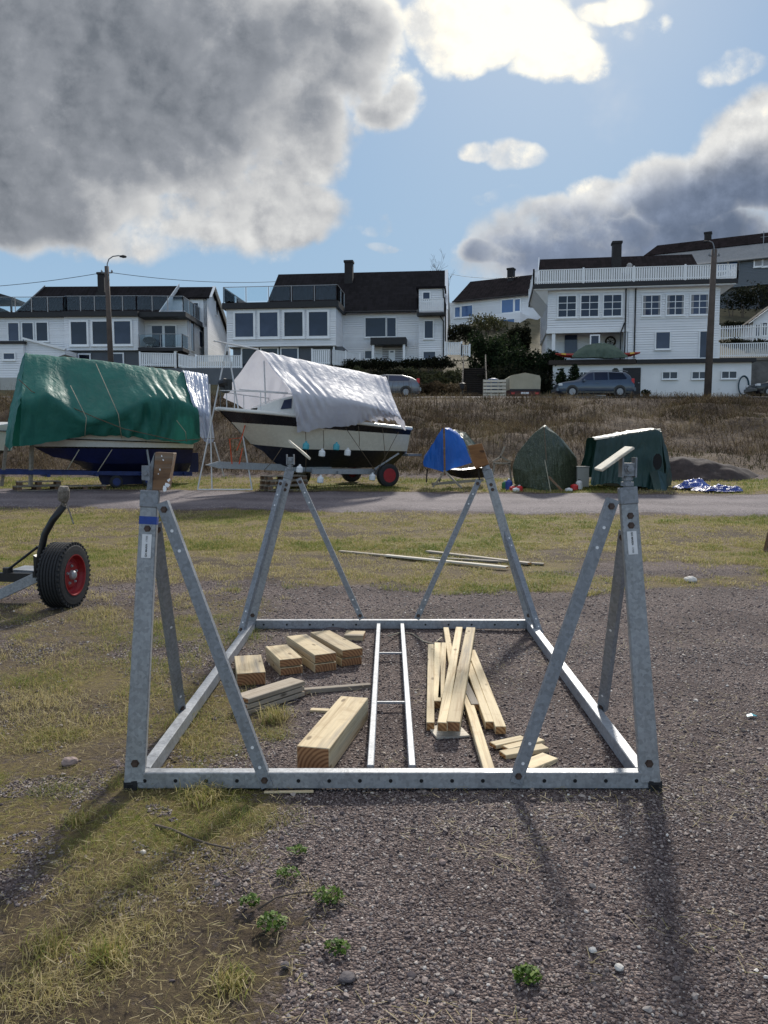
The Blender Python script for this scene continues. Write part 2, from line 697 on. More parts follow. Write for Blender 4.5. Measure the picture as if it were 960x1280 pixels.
M['ever'] = foliage('dark_evergreen_leaves', [(.2, S(26, 35, 26)), (.55, S(40, 52, 35)), (.85, S(62, 74, 46))], .78)
M['hedge'] = foliage('dark_hedge_leaves', [(.2, S(26, 30, 24)), (.6, S(42, 46, 34)), (.9, S(66, 64, 46))], .78)
M['olive'] = foliage('olive_shrub_leaves', [(.2, S(48, 52, 34)), (.55, S(80, 82, 52)), (.85, S(112, 108, 72))])
M['clover'] = foliage('fresh_green_leaves', [(.2, S(58, 82, 32)), (.55, S(88, 118, 46)), (.85, S(132, 150, 70))])
M['brush'] = foliage('dead_brown_stems', [(.15, S(46, 38, 31)), (.5, S(80, 67, 51)), (.85, S(126, 109, 84))], .9, .2)
M['bark'] = mat('grey_brown_bark', S(86, 76, 68), .9, 0, .3, 6, .5, 20)


# blades: colour set by the spot they grow on (attribute) and by each blade
def grassmat():
    m, t, b = newmat('short_spring_grass')
    geo = t.new('ShaderNodeNewGeometry')
    at_ = t.new('ShaderNodeAttribute', attribute_name='tone')
    rnd = geo.outputs['Random Per Island']
    f = t.math('ADD', t.math('MULTIPLY', rnd, .55), t.math('MULTIPLY', at_.outputs['Fac'], .5))
    col = t.ramp(f, [(.0, S(206, 192, 156)), (.25, S(192, 176, 130)), (.45, S(170, 156, 104)), (.62, S(146, 144, 80)), (.8, S(112, 126, 60)), (1, S(84, 106, 46))])
    t.l.new(col, b.inputs['Base Color'])
    b.inputs['Roughness'].default_value = .6
    b.inputs['Specular IOR Level'].default_value = .25
    out = t.n['Material Output']
    tr = t.new('ShaderNodeBsdfTranslucent')
    t.l.new(col, tr.inputs[0])
    mx = t.new('ShaderNodeMixShader')
    mx.inputs[0].default_value = .4
    t.l.new(b.outputs[0], mx.inputs[1])
    t.l.new(tr.outputs[0], mx.inputs[2])
    t.l.new(mx.outputs[0], out.inputs[0])
    return m


M['grass'] = grassmat()


def stonemat():
    m, t, b = newmat('gravel_stones')
    geo = t.new('ShaderNodeNewGeometry')
    rnd = geo.outputs['Random Per Island']
    n = t.noise(geo.outputs['Position'], 60, 3)
    col = t.ramp(rnd, [(0, S(66, 56, 57)), (.35, S(96, 83, 82)), (.6, S(120, 106, 103)), (.86, S(144, 132, 125)), (.985, S(172, 162, 154)), (1, S(216, 211, 204))])
    col = t.mix(t.smooth(n, .4, .7, 0, .35), col, S(70, 60, 60))
    t.l.new(col, b.inputs['Base Color'])
    b.inputs['Roughness'].default_value = .7
    return m


M['stones'] = stonemat()


def gravel_nodes(t, co, dark, mid, light, scale=75):
    vo = t.new('ShaderNodeTexVoronoi', feature='F1')
    t.l.new(co, vo.inputs['Vector'])
    vo.inputs['Scale'].default_value = scale
    sepc = t.new('ShaderNodeSeparateColor')
    t.l.new(vo.outputs['Color'], sepc.inputs[0])
    col = t.ramp(sepc.outputs[0], [(0, dark), (.5, mid), (.85, light), (1, mulc(light, 1.5))])
    big = t.noise(co, 1.1, 4)
    col = t.mix(t.smooth(big, .4, .68, 0, .6), col, mulc(dark, .95))
    fines = t.noise(co, 3.3, 6, .7)
    col = t.mix(t.smooth(fines, .56, .7, 0, .65), col, mulc(mid, .9))
    fine = t.noise(co, scale * 2.2, 3)
    h = t.math('ADD', t.math('MULTIPLY', vo.outputs['Distance'], -1.0), t.math('MULTIPLY', fine, .25))
    return col, h


def groundmat():
    m, t, b = newmat('gravel_and_turf_ground')
    co = coords(t, 'Object')
    gcol, gh = gravel_nodes(t, co, S(72, 61, 60), S(106, 93, 90), S(142, 129, 123), 105)
    at_ = t.new('ShaderNodeAttribute', attribute_name='grassy')
    tone = t.new('ShaderNodeAttribute', attribute_name='tone')
    nb = t.noise(co, 7, 6, .7)
    nf = t.noise(co, 34, 5, .7)
    # turf: moss, thatch and soil
    turf = t.ramp(t.math('ADD', t.math('MULTIPLY', nf, .6), t.math('MULTIPLY', tone.outputs['Fac'], .4)),
                  [(.25, S(64, 54, 46)), (.42, S(112, 98, 74)), (.56, S(126, 112, 72)), (.66, S(116, 114, 48)), (.85, S(84, 90, 44))])
    soil = t.smooth(nb, .5, .68)
    turf = t.mix(t.math('MULTIPLY', soil, .6), turf, S(86, 72, 60))
    k = t.math('ADD', at_.outputs['Fac'], t.math('MULTIPLY', t.math('SUBTRACT', nb, .5), 1.5))
    k = t.math('ADD', k, t.math('MULTIPLY', t.math('SUBTRACT', nf, .5), 1.1))
    k = t.smooth(k, .28, .78)
    t.l.new(t.mix(k, gcol, turf), b.inputs['Base Color'])
    b.inputs['Roughness'].default_value = .9
    b.inputs['Specular IOR Level'].default_value = .2
    gh = t.math('MULTIPLY', gh, t.math('SUBTRACT', 1.0, k))
    hh = t.math('ADD', gh, t.math('MULTIPLY', t.noise(co, 40, 8, .75), t.math('MULTIPLY_ADD', k, 1.6, .3)))
    t.l.new(t.bump(hh, .9, .02), b.inputs['Normal'])
    return m


M['ground'] = groundmat()


def roadmat(name, dark, mid, light, scale=40):
    m, t, b = newmat(name)
    co = coords(t, 'Object')
    c, h = gravel_nodes(t, co, dark, mid, light, scale)
    lanes = t.new('ShaderNodeAttribute', attribute_name='lane')
    c = t.mix(t.math('MULTIPLY', lanes.outputs['Fac'], .55), c, mulc(light, 1.05))
    t.l.new(c, b.inputs['Base Color'])
    b.inputs['Roughness'].default_value = .9
    t.l.new(t.bump(h, .7, .015), b.inputs['Normal'])
    return m


M['road'] = roadmat('gravel_road_surface', S(78, 70, 73), S(100, 91, 94), S(124, 115, 116))
M['asphalt'] = roadmat('upper_road_surface', S(70, 64, 68), S(88, 82, 84), S(108, 102, 102), 30)


def soilmat():
    m, t, b = newmat('embankment_soil')
    co = coords(t, 'Object')
    n1 = t.noise(co, .55, 6, .6)
    n2 = t.noise(co, 5, 8, .75)
    c = t.ramp(n2, [(.25, S(46, 36, 30)), (.5, S(84, 68, 54)), (.75, S(130, 110, 84))])
    c = t.mix(t.smooth(n1, .5, .7, 0, .6), c, S(124, 106, 82))
    t.l.new(c, b.inputs['Base Color'])
    b.inputs['Roughness'].default_value = .95
    t.l.new(t.bump(n2, 1, .12), b.inputs['Normal'])
    return m


M['soil'] = soilmat()
M['dirt_dark'] = mat('dark_earth', S(58, 48, 46), .95, 0, .4, 6, .8, 18)
M['hill'] = mat('hillside_scrub', S(70, 66, 48), .95, 0, .35, .8, .8, 3, c2=S(104, 96, 70))


def tarpmat(name, c, c2, rough=.38, trans=.15, wr=.35, wscale=2.5, spec=.5, speck=None):
    """plastic sheet: fine creases, sheen, some light through it"""
    m, t, b = newmat(name)
    co = coords(t)
    n = t.noise(co, 1.2, 5)
    col = t.ramp(n, [(.3, c), (.7, c2)])
    if speck:
        vn = t.noise(co, 26, 3, .6)
        col = t.mix(t.smooth(vn, .52, .62), col, speck)
    t.l.new(col, b.inputs['Base Color'])
    t.l.new(t.smooth(t.noise(co, 5, 3), .3, .7, rough - .08, rough + .1), b.inputs['Roughness'])
    b.inputs['Specular IOR Level'].default_value = spec
    mp = t.new('ShaderNodeMapping')
    t.l.new(co, mp.inputs[0])
    mp.inputs['Scale'].default_value = (2.6, 2.6, .55)
    w = t.noise(mp.outputs[0], wscale * .8, 3, .5, 1.2)
    fine = t.noise(co, 9, 3, .5, .8)
    t.l.new(t.bump(t.math('ADD', w, t.math('MULTIPLY', fine, .2)), wr, .16), b.inputs['Normal'])
    out = t.n['Material Output']
    tr = t.new('ShaderNodeBsdfTranslucent')
    t.l.new(col, tr.inputs[0])
    mx = t.new('ShaderNodeMixShader')
    mx.inputs[0].default_value = trans
    t.l.new(b.outputs[0], mx.inputs[1])
    t.l.new(tr.outputs[0], mx.inputs[2])
    t.l.new(mx.outputs[0], out.inputs[0])
    return m


M['tarp_green'] = tarpmat('green_tarpaulin', S(30, 98, 89), S(42, 116, 104), .58, .14, .22, 2.2, spec=.45)
M['tarp_silver'] = tarpmat('silver_tarpaulin', S(160, 172, 196), S(182, 192, 210), .4, .12, .25)
M['tarp_white'] = tarpmat('white_tarpaulin', S(196, 197, 208), S(210, 211, 219), .6, .34, .16, spec=.3)
M['tarp_blue'] = tarpmat('blue_tarpaulin', S(18, 88, 176), S(24, 102, 196), .42, .2)
M['tarp_olive'] = tarpmat('olive_tarpaulin', S(54, 63, 46), S(70, 78, 58), .42, .12, .45, 4, speck=S(92, 100, 82))  # lighter specks paint reflected glints into the sheet's colour
M['tarp_dgreen'] = tarpmat('dark_green_tarpaulin', S(18, 48, 46), S(27, 60, 56), .5, .08, .2)
M['tarp_beige'] = tarpmat('beige_canvas', S(176, 168, 146), S(196, 188, 166), .7, .2)
M['tarp_net'] = tarpmat('green_grey_cover', S(78, 96, 84), S(96, 114, 100), .6, .15)
M['tarp_royal'] = tarpmat('crumpled_blue_sheet', S(22, 50, 130), S(28, 62, 150), .35, .1, .5, 5)
M['hull_white'] = mat('white_gelcoat', S(214, 214, 210), .25, 0, .05, 1.5)
M['hull_cream'] = mat('cream_gelcoat', S(206, 200, 184), .25, 0, .05, 1.5)
M['hull_navy'] = mat('navy_antifouling', S(20, 26, 44), .6, 0, .25, 2)
M['hull_blue'] = mat('blue_antifouling', S(15, 26, 74), .55, 0, .3, 2)
M['hull_black'] = mat('black_stripe', S(22, 22, 26), .3, 0, .15, 2)
M['trailer_blue'] = mat('blue_trailer_paint', S(22, 42, 96), .55, .1, .3, 5)

# ------------------------------------------------------------------ ground sheets
def pxof(X, Y):
    """photo pixel of a flat-ground point (used only to lay out where turf grows)"""
    dz = -CAMZ
    f = Y * CP - dz * SP
    f = np.maximum(f, .05)
    v = (Y * SP + dz * CP) / f
    return 480 + F * X / f, 640 - F * v


GB = [  # turf patches: photo px, py, rx, ry, weight
    (60, 1010, 130, 60, .62), (20, 900, 150, 110, .7), (80, 770, 160, 30, .6), (-60, 1000, 200, 200, .7),
    (170, 1200, 260, 190, .85), (60, 1290, 260, 110, .85), (260, 1020, 120, 60, .8), (180, 1060, 150, 80, .75), (330, 1180, 110, 130, .5),
    (90, 880, 190, 80, .8), (60, 935, 140, 50, .75), (250, 900, 80, 70, .75), (215, 985, 110, 40, .85), (140, 790, 200, 40, .6), (60, 840, 130, 60, .62),
    (330, 905, 45, 24, .7), (500, 1270, 60, 22, .5), (240, 760, 130, 26, .55), (420, 1300, 130, 30, .35)]
GG = [  # bare gravel inside turf
    (60, 985, 70, 18, .3), (190, 812, 60, 18, .3), (30, 1110, 70, 26, .3), (450, 1240, 110, 90, .4), (395, 1060, 70, 60, .3), (300, 1110, 60, 40, .25), (150, 1130, 60, 26, .3)]


def grassy(X, Y):
    s = skew(X, Y)
    px, py = pxof(X, Y)
    # band of turf between the yard and the track
    edge = 8.35 + .35 * fbm2(X * .9, Y * .9, 21) + .25 * fbm2(X * 3, Y * 3, 22) - .05 * X
    edge = edge + .2 * np.clip(X - 2, 0, 3)
    g = np.clip((Y - edge) / .7, 0, 1)
    g = g * np.clip((18.1 - s) / .5 + .2 * fbm2(X * 2, Y * 2, 4), 0, 1)
    bare = np.clip(fbm2(X * .55, Y * 1.2, 31) - .45, 0, 1) * 1.1 * np.clip((15 - Y) / 4, 0, 1)
    g = g * (1 - np.clip(bare, 0, .8))
    near = np.zeros_like(g)
    for cx, cy, rx, ry, w in GB:
        q = ((px - cx) / rx) ** 2 + ((py - cy) / ry) ** 2
        near = np.maximum(near, w * np.clip(1.25 - q, 0, 1))
    for cx, cy, rx, ry, w in GG:
        q = ((px - cx) / rx) ** 2 + ((py - cy) / ry) ** 2
        near = near - w * np.clip(1.2 - q, 0, 1)
    near = np.where((Y > .3) & (Y < 9), np.clip(near, 0, 1), 0)
    # left of the picture and behind the camera
    side = np.clip((-X - 3.5) / 2, 0, 1) * np.clip((10 - Y) / 3, 0, 1) * .6
    g = np.maximum(np.maximum(g, near), side)
    verge = np.clip((s - 22.0) / .4 + .3 * fbm2(X * 2, Y * 2, 6), 0, 1) * np.clip((27.6 - s) / 1.0, 0, 1)
    return np.clip(np.maximum(g, verge * .95), 0, 1)


def tone(X, Y):
    """0 straw .. 1 green"""
    s = skew(X, Y)
    tn = .29 + .40 * fbm2(X * .8, Y * 1.1, 41) + .26 * fbm2(X * 2.4, Y * 3.2, 42)
    tn = tn + .1 * np.clip((Y - 9) / 4, 0, 1) + .22 * np.clip((s - 21.5) / 1, 0, 1)
    tn = tn + .07 * np.clip((4.5 - Y) / 1.5, 0, 1)
    return np.clip(tn, 0, 1)


def axis(segs):
    out = []
    for a, b, st in segs:
        out.extend(list(np.arange(a, b - 1e-6, st)))
    out.append(segs[-1][1])
    return np.array(out)


def sheet(name, xs, ys, keep, mat_, lift=0, kind='structure', extra=None):
    X, Y = np.meshgrid(xs, ys)
    Z = terr(X, Y) + lift
    nx, ny = len(xs), len(ys)
    idx = np.arange(nx * ny).reshape(ny, nx)
    q = np.stack([idx[:-1, :-1], idx[:-1, 1:], idx[1:, 1:], idx[1:, :-1]], -1)
    xc = (X[:-1, :-1] + X[1:, 1:]) / 2
    yc = (Y[:-1, :-1] + Y[1:, 1:]) / 2
    m = keep(xc, yc)
    q = q[m]
    used = np.unique(q)
    remap = -np.ones(nx * ny, int)
    remap[used] = np.arange(len(used))
    V = np.stack([X, Y, Z], -1).reshape(-1, 3)[used]
    attrs = {}
    for k, fn in (extra or {}).items():
        attrs[k] = fn(V[:, 0], V[:, 1])
    return npmesh(name, V, remap[q], mat_, kind=kind, smooth=True, attrs=attrs)


XS = axis([(-700, -60, 40), (-60, -16, 2), (-16, -4, .2), (-4, 4, .1), (4, 16, .2), (16, 60, 2), (60, 700, 40)])
YS = axis([(-300, -20, 20), (-20, 0, 1), (0, 9, .1), (9, 27, .2), (27, 30, .25)])
sheet('ground', XS, YS, lambda x, y: skew(x, y) < 28.0, M['ground'], extra={'grassy': grassy, 'tone': tone})
XE = axis([(-700, -60, 40), (-60, -24, 2), (-24, 24, .3), (24, 60, 2), (60, 700, 40)])
YE = axis([(24, 44, .25)])
sheet('embankment', XE, YE, lambda x, y: (skew(x, y) >= 27.6) & (y < 41.3), M['soil'])
YU = axis([(41, 56, .5), (56, 110, 2), (110, 900, 40)])
sheet('hillside', XE, YU, lambda x, y: y > 41, M['hill'])

# the gravel track, worn into two lighter wheel lanes, ragged at both sides
XR = axis([(-120, -20, 2), (-20, 20, .2), (20, 120, 2)])
secs = np.linspace(0, 1, 40)
V = []
lane = []
for x in XR:
    k = .15 * np.clip(x, -60, 60)
    e0 = 18.1 + .16 * math.sin(x * 1.3) + .12 * math.sin(x * 3.1 + 1) + .08 * math.sin(x * 7.7)
    e1 = 22.0 + .2 * math.sin(x * 1.1 + 2) + .12 * math.sin(x * 2.7) + .08 * math.sin(x * 6.9)
    for t_ in secs:
        V.append((x, e0 + (e1 - e0) * t_ - k, 0))
        lane.append(max(math.exp(-((t_ - .3) / .09) ** 2), math.exp(-((t_ - .66) / .1) ** 2)))
V = np.array(V)
V[:, 2] = terr(V[:, 0], V[:, 1]) - .012 + .035 * np.tile(np.clip(np.sin(secs * math.pi) * 5, 0, 1), len(XR))
n = len(secs)
idx = np.arange(len(XR) * n).reshape(len(XR), n)
q = np.stack([idx[:-1, :-1], idx[1:, :-1], idx[1:, 1:], idx[:-1, 1:]], -1).reshape(-1, 4)
npmesh('gravel_road', V, q, M['road'], kind='structure', smooth=True, attrs={'lane': np.array(lane)})
XU = axis([(-160, -30, 5), (-30, 30, .5), (30, 160, 5)])
X2, Y2 = np.meshgrid(XU, axis([(41.6, 50.4, .4)]))
V = np.stack([X2, Y2, terr(X2, Y2) + .03], -1).reshape(-1, 3)
nx = len(XU)
idx = np.arange(len(V)).reshape(-1, nx)
q = np.stack([idx[:-1, :-1], idx[:-1, 1:], idx[1:, 1:], idx[1:, :-1]], -1).reshape(-1, 4)
npmesh('upper_road', V, q, M['asphalt'], kind='structure', smooth=True, attrs={'lane': np.zeros(len(V))})


# ------------------------------------------------------------------ loose stones
def ico():
    bm = bmesh.new()
    bmesh.ops.create_icosphere(bm, subdivisions=1, radius=1)
    v = np.array([p.co[:] for p in bm.verts])
    f = np.array([[p.index for p in q.verts] for q in bm.faces])
    bm.free()
    return v, f


IV, IF = ico()
SHAPES = []
for k in range(8):
    r = np.random.default_rng(100 + k)
    v = IV * (1 + r.uniform(-.32, .28, (len(IV), 1)))
    v = v * np.array([1, r.uniform(.65, .95), r.uniform(.4, .75)])
    SHAPES.append(v)


def rotm(n, rng, tilt=.5):
    a = rng.uniform(0, 2 * math.pi, n)
    b = rng.normal(0, tilt, n)
    ca, sa, cb, sb = np.cos(a), np.sin(a), np.cos(b), np.sin(b)
    m = np.zeros((n, 3, 3))
    m[:, 0, 0] = ca
    m[:, 0, 1] = -sa * cb
    m[:, 0, 2] = sa * sb
    m[:, 1, 0] = sa
    m[:, 1, 1] = ca * cb
    m[:, 1, 2] = -ca * sb
    m[:, 2, 1] = sb
    m[:, 2, 2] = cb
    return m


def frustum(n, y0, y1, pad, rng, power=1):
    """ground points inside the camera's view and a margin beside it"""
    y = y0 + (y1 - y0) * rng.uniform(0, 1, n) ** power
    x = rng.uniform(-1, 1, n) * (y * .53 + pad)
    return x, y


def stones(name, parts):
    VV, FF, off = [], [], 0
    rng = np.random.default_rng(5)
    for n, y0, y1, s0, s1, keepg in parts:
        x, y = frustum(n, y0, y1, .8, rng)
        g = grassy(x, y)
        k = (g + .3 * fbm2(x * 6, y * 6, 51) + .3 * fbm2(x * 19, y * 19, 52, 2) < keepg + .08)
        x, y = x[k], y[k]
        z = terr(x, y)
        m = len(x)
        size = s0 * (s1 / s0) ** (rng.uniform(0, 1, m) ** 2.2)
        rm = rotm(m, rng)
        sh = rng.integers(0, len(SHAPES), m)
        base = np.array(SHAPES)[sh]
        v = np.einsum('nij,nkj->nki', rm, base) * size[:, None, None]
        v += np.stack([x, y, z + size * rng.uniform(-.05, .3, m)], -1)[:, None, :]
        VV.append(v.reshape(-1, 3))
        FF.append((IF[None] + (np.arange(m) * len(IV))[:, None, None]).reshape(-1, 3) + off)
        off += m * len(IV)
    return npmesh(name, np.concatenate(VV), np.concatenate(FF), M['stones'], kind='stuff')


tag(stones('gravel', [(60000, 1.6, 3.6, .003, .0095, .45), (50000, 3.0, 6.0, .004, .011, .45), (36000, 5.5, 10, .006, .014, .42),
                      (2400, 1.6, 9, .009, .019, .62)]), 'loose purple grey gravel covering the yard', 'gravel')


# ------------------------------------------------------------------ grass
def blades(x, y, h, w, tn, rng, lean=.5):
    n = len(x)
    z = terr(x, y)
    a = rng.uniform(0, 2 * math.pi, n)
    d = np.stack([np.cos(a), np.sin(a), np.zeros(n)], -1)
    b = rng.uniform(0, 2 * math.pi, n)
    l = np.stack([np.cos(b), np.sin(b), np.zeros(n)], -1) * (np.abs(rng.normal(0, lean, n)) + .1)[:, None]
    P = np.stack([x, y, z - .004], -1)
    up = np.array([0, 0, 1.0])
    m1 = P + (up * .62 + l * .35) * h[:, None]
    hz = np.clip(1 - .35 * np.linalg.norm(l, axis=1), .2, 1)
    top = P + up * (h * hz)[:, None] + l * h[:, None]
    w = w[:, None]
    V = np.stack([P - d * w, P + d * w, m1 + d * w * .75, m1 - d * w * .75, top], 1)
    i = np.arange(n) * 5
    Fq = np.concatenate([np.stack([i, i + 1, i + 2], -1), np.stack([i, i + 2, i + 3], -1), np.stack([i + 3, i + 2, i + 4], -1)])
    return V.reshape(-1, 3), Fq, np.repeat(tn, 5)


def lawn(parts):
    rng = np.random.default_rng(9)
    VV, FF, TT, off = [], [], [], 0
    for n, y0, y1, pad, h0, h1, w, thr, lean in parts:
        x, y = frustum(n, y0, y1, pad, rng)
        g = grassy(x, y)
        cl = fbm2(x * 5.5, y * 5.5, 61) * .55 + fbm2(x * 1.5, y * 1.5, 62) * .4 + .3 * fbm2(x * 17, y * 17, 63, 2)
        k = (g > thr) & (g - .18 + .95 * cl > rng.uniform(0, 1, n) ** .8 * .95)
        x, y, g, cl = x[k], y[k], g[k], cl[k]
        m = len(x)
        h = rng.uniform(h0, h1, m) * np.clip(.8 + .7 * cl, .3, 1.9)
        tn = np.clip(tone(x, y) + .3 * cl + rng.normal(0, .1, m), 0, 1)
        v, f, tt = blades(x, y, h, w * rng.uniform(.6, 1.3, m), tn, rng, lean)
        VV.append(v)
        FF.append(f + off)
        TT.append(tt)
        off += len(v)
    return npmesh('grass', np.concatenate(VV), np.concatenate(FF), M['grass'], kind='stuff', attrs={'tone': np.concatenate(TT)})


tag(lawn([(170000, 1.6, 4.2, .8, .012, .05, .0011, .1, 1.8), (150000, 3.6, 8.6, 1.0, .02, .065, .0017, .1, 1.6),
          (150000, 8, 13, 1.2, .02, .065, .003, .12, 1.1), (150000, 12, 19.2, 1.5, .025, .07, .0045, .12, 1.0),
          (110000, 19.0, 29.5, 3, .03, .11, .007, .2, .8)]), 'short patchy spring grass, straw yellow to green', 'grass')

# taller tufts standing out of the turf
def tufts(name, spots, label, group):
    for i, (px, py, r, h, nb, tn) in enumerate(spots):
        rng = np.random.default_rng(200 + i)
        p = gp(px, py)
        x = p.x + rng.normal(0, r * .5, nb)
        y = p.y + rng.normal(0, r * .5, nb)
        v, f, tt = blades(x, y, rng.uniform(.4, 1, nb) * h, rng.uniform(.0012, .0026, nb), np.clip(rng.normal(tn, .15, nb), 0, 1), rng, .9)
        o = npmesh(name, v, f, M['grass'], attrs={'tone': tt})
        tag(o, label[i], 'grass tuft', group)


tufts('grass_tuft', [(345, 900, .07, .13, 260, .42), (255, 1000, .09, .10, 260, .42), (95, 1030, .06, .07, 140, .5), (60, 1185, .08, .08, 160, .45),
                     (130, 1195, .07, .09, 180, .5), (290, 1230, .06, .08, 160, .45), (225, 905, .08, .1, 220, .6)],
      ['green grass tuft growing beside the grey layered timber stack inside the cradle', 'wide green grass tuft growing against the front rail of the cradle',
       'low grass tuft on gravel left of the cradle front', 'green grass tuft near the left edge of the foreground',
       'straw green grass tuft in the foreground turf, left of the clover plants', 'low dry grass tuft at the gravel boundary in the foreground',
       'grass tuft beside the left side rail of the cradle'], 'grass tufts standing out of the turf')


# small leafy weeds in the gravel
def weed(px, py, r, n, label, hgt=.04):
    rng = np.random.default_rng(int(px * 7 + py))
    p = gp(px, py)
    root = thing('weed_plant', label, 'weed', p, 'small green weeds in the gravel')
    V, Fq = [], []
    for k in range(n):
        a = rng.uniform(0, 6.28)
        q = r * math.sqrt(rng.uniform(0, 1))
        c = Vector((p.x + math.cos(a) * q, p.y + math.sin(a) * q * .8, p.z + .008 + hgt * rng.uniform(.15, 1) * (1 - (q / r) ** 2 * .6)))
        l = rng.uniform(.005, .012)
        yaw = rng.uniform(0, 6.28)
        pit = rng.uniform(-.5, 1.0)
        d = Vector((math.cos(yaw) * math.cos(pit), math.sin(yaw) * math.cos(pit), math.sin(pit)))
        sd = Vector((-math.sin(yaw), math.cos(yaw), rng.uniform(-.3, .3)))
        b = len(V)
        V += [c - d * l, c + sd * l * .6, c + d * l, c - sd * l * .6]
        Fq.append((b, b + 1, b + 2, b + 3))
    npmesh('leaves', np.array([v[:] for v in V]), np.array(Fq), M['clover'], root)
    st = MB()
    for k in range(7):
        a = rng.uniform(0, 6.28)
        q = r * rng.uniform(.4, .9)
        st.tube([p + Vector((0, 0, .002)), p + Vector((math.cos(a) * q * .6, math.sin(a) * q * .5, .012)), p + Vector((math.cos(a) * q, math.sin(a) * q * .8, .02))], .0012, 4)
    st.build('stem', M['olive'], root)


weed(659, 1225, .04, 170, 'bright green leafy weed alone on the gravel in the right foreground', .035)
weed(341, 1160, .05, 150, 'green leafy weed left of the brown twigs, lower of the foreground pair', .045)
weed(312, 1132, .034, 90, 'small bright green weed at the edge of the turf, nearest the turf', .035)
weed(410, 1126, .055, 160, 'wide olive green weed among dry twigs on the gravel', .04)
weed(360, 1096, .045, 80, 'pale green low weed on gravel, behind the wide olive one', .03)
weed(371, 1068, .04, 60, 'small pale weed highest up the gravel, nearest the cradle', .03)
weed(421, 1188, .04, 80, 'yellow green weed on gravel, in front of the wide olive one', .03)


# twigs, dry straw and single stones
def twig(pts, r, label):
    P = [gp(x, y) + Vector((0, 0, .008 + h)) for x, y, h in pts]
    o = MB().tube(P, [r * (1 - .5 * i / (len(P) - 1)) for i in range(len(P))], 6).build('fallen_twig', M['bark'], smooth=True)
    tag(o, label, 'twig', 'fallen twigs on the ground')


twig([(195, 1034, .0), (215, 1042, .01), (240, 1054, .012), (262, 1060, .008), (292, 1064, 0)], .006, 'dark bent twig lying on the turf in front of the cradle')
twig([(322, 1140, 0), (345, 1128, .01), (372, 1124, .015), (400, 1120, .01), (425, 1140, 0)], .004, 'thin pale twig arching through the weeds')
twig([(378, 1160, 0), (392, 1140, .02), (405, 1128, .02)], .003, 'short dry twig leaning beside the olive weed')
twig([(668, 1235, 0), (700, 1240, .006), (735, 1232, .004), (770, 1230, 0)], .002, 'thin runner lying right of the lone green weed')
rng_ = np.random.default_rng(77)
V, FF, off = [], [], 0
N = 11000
x, y = frustum(N, 1.7, 7.5, .5, rng_)
g = grassy(x, y)
k = (g + .25 * fbm2(x * 3, y * 3, 91) > .05) & (g < .95)
x, y = x[k], y[k]
n = len(x)
a = rng_.uniform(0, 6.28, n)
L = rng_.uniform(.015, .06, n)
z = terr(x, y) + rng_.uniform(.008, .03, n)
d = np.stack([np.cos(a), np.sin(a), rng_.normal(0, .15, n)], -1) * L[:, None]
w = np.stack([-np.sin(a), np.cos(a), np.zeros(n)], -1) * .0009
P = np.stack([x, y, z], -1)
V = np.stack([P - w - d / 2, P + w - d / 2, P + w + d / 2 + [0, 0, .004], P - w + d / 2 + [0, 0, .004]], 1).reshape(-1, 3)
Fq = (np.arange(n) * 4)[:, None] + np.arange(4)[None]
tag(npmesh('dry_straw', V, Fq, M['grass'], kind='stuff', attrs={'tone': np.repeat(rng_.uniform(-.3, .5, n), 4)}), 'dry straw strewn over the turf edges', 'straw')


def rock(px, py, r, m, label, name='loose_stone', cat='stone', flat=.6, group=None, seed=0):
    bm = bmesh.new()
    bmesh.ops.create_icosphere(bm, subdivisions=3, radius=r)
    for v in bm.verts:
        q = v.co * (2.2 / r) + Vector((seed * 3.1, 0, 0))
        v.co *= 1 + .22 * noise.noise(q * .6) + .1 * noise.noise(q * 1.7)
        v.co.z *= flat
    me = bpy.data.meshes.new(name)
    bm.to_mesh(me)
    bm.free()
    me.materials.append(m)
    o = bpy.data.objects.new(name, me)
    COL.objects.link(o)
    p = gp(px, py)
    o.location = p + Vector((0, 0, r * flat * .55))
    o.rotation_euler = (0, 0, seed)
    tag(o, label, cat, group)


M['rock'] = mat('pinkish_stone', S(142, 124, 118), .85, 0, .2, 14, .4, 60)
M['rock_pale'] = mat('pale_stone', S(196, 192, 186), .8, 0, .15, 20, .3, 60)
M['rock_dark'] = mat('dark_flat_stone', S(92, 86, 88), .85, 0, .2, 14, .4, 60)
rock(87, 955, .038, M['rock'], 'round pinkish stone lying on turf left of the cradle', seed=1)
rock(418, 786, .1, M['rock_dark'], 'dark flat stone on gravel behind the timber blocks', flat=.22, seed=2)
rock(434, 1224, .024, M['rock_dark'], 'dark stone half sunk in gravel in the foreground', flat=.45, seed=3)
rock(357, 1208, .014, M['rock_dark'], 'small dark stone near the yellow green weed', seed=4)
rock(741, 1189, .012, M['rock_pale'], 'small white pebble on the gravel in the right foreground', seed=5)
rock(863, 727, .075, M['rock_pale'], 'white angular stone on the grass right of the cradle', flat=.55, seed=6)
rock(553, 1079, .014, M['rock'], 'reddish pebble on gravel in front of the cradle', seed=8)
rock(774, 1211, .014, M['rock_pale'], 'pale grey pebble in the post shadow on gravel', seed=9)
b = MB()
p = gp(939, 898)
b.prism([p + Vector((-.03, -.01, .012)), p + Vector((.0, -.02, .02)), p + Vector((.035, 0, .012)), p + Vector((.01, .02, .02)), p + Vector((-.02, .015, .014))], (0, 0, .004))
tag(b.build('plastic_scrap', M['plastic_teal']), 'small light blue plastic scrap on gravel at the right', 'litter')


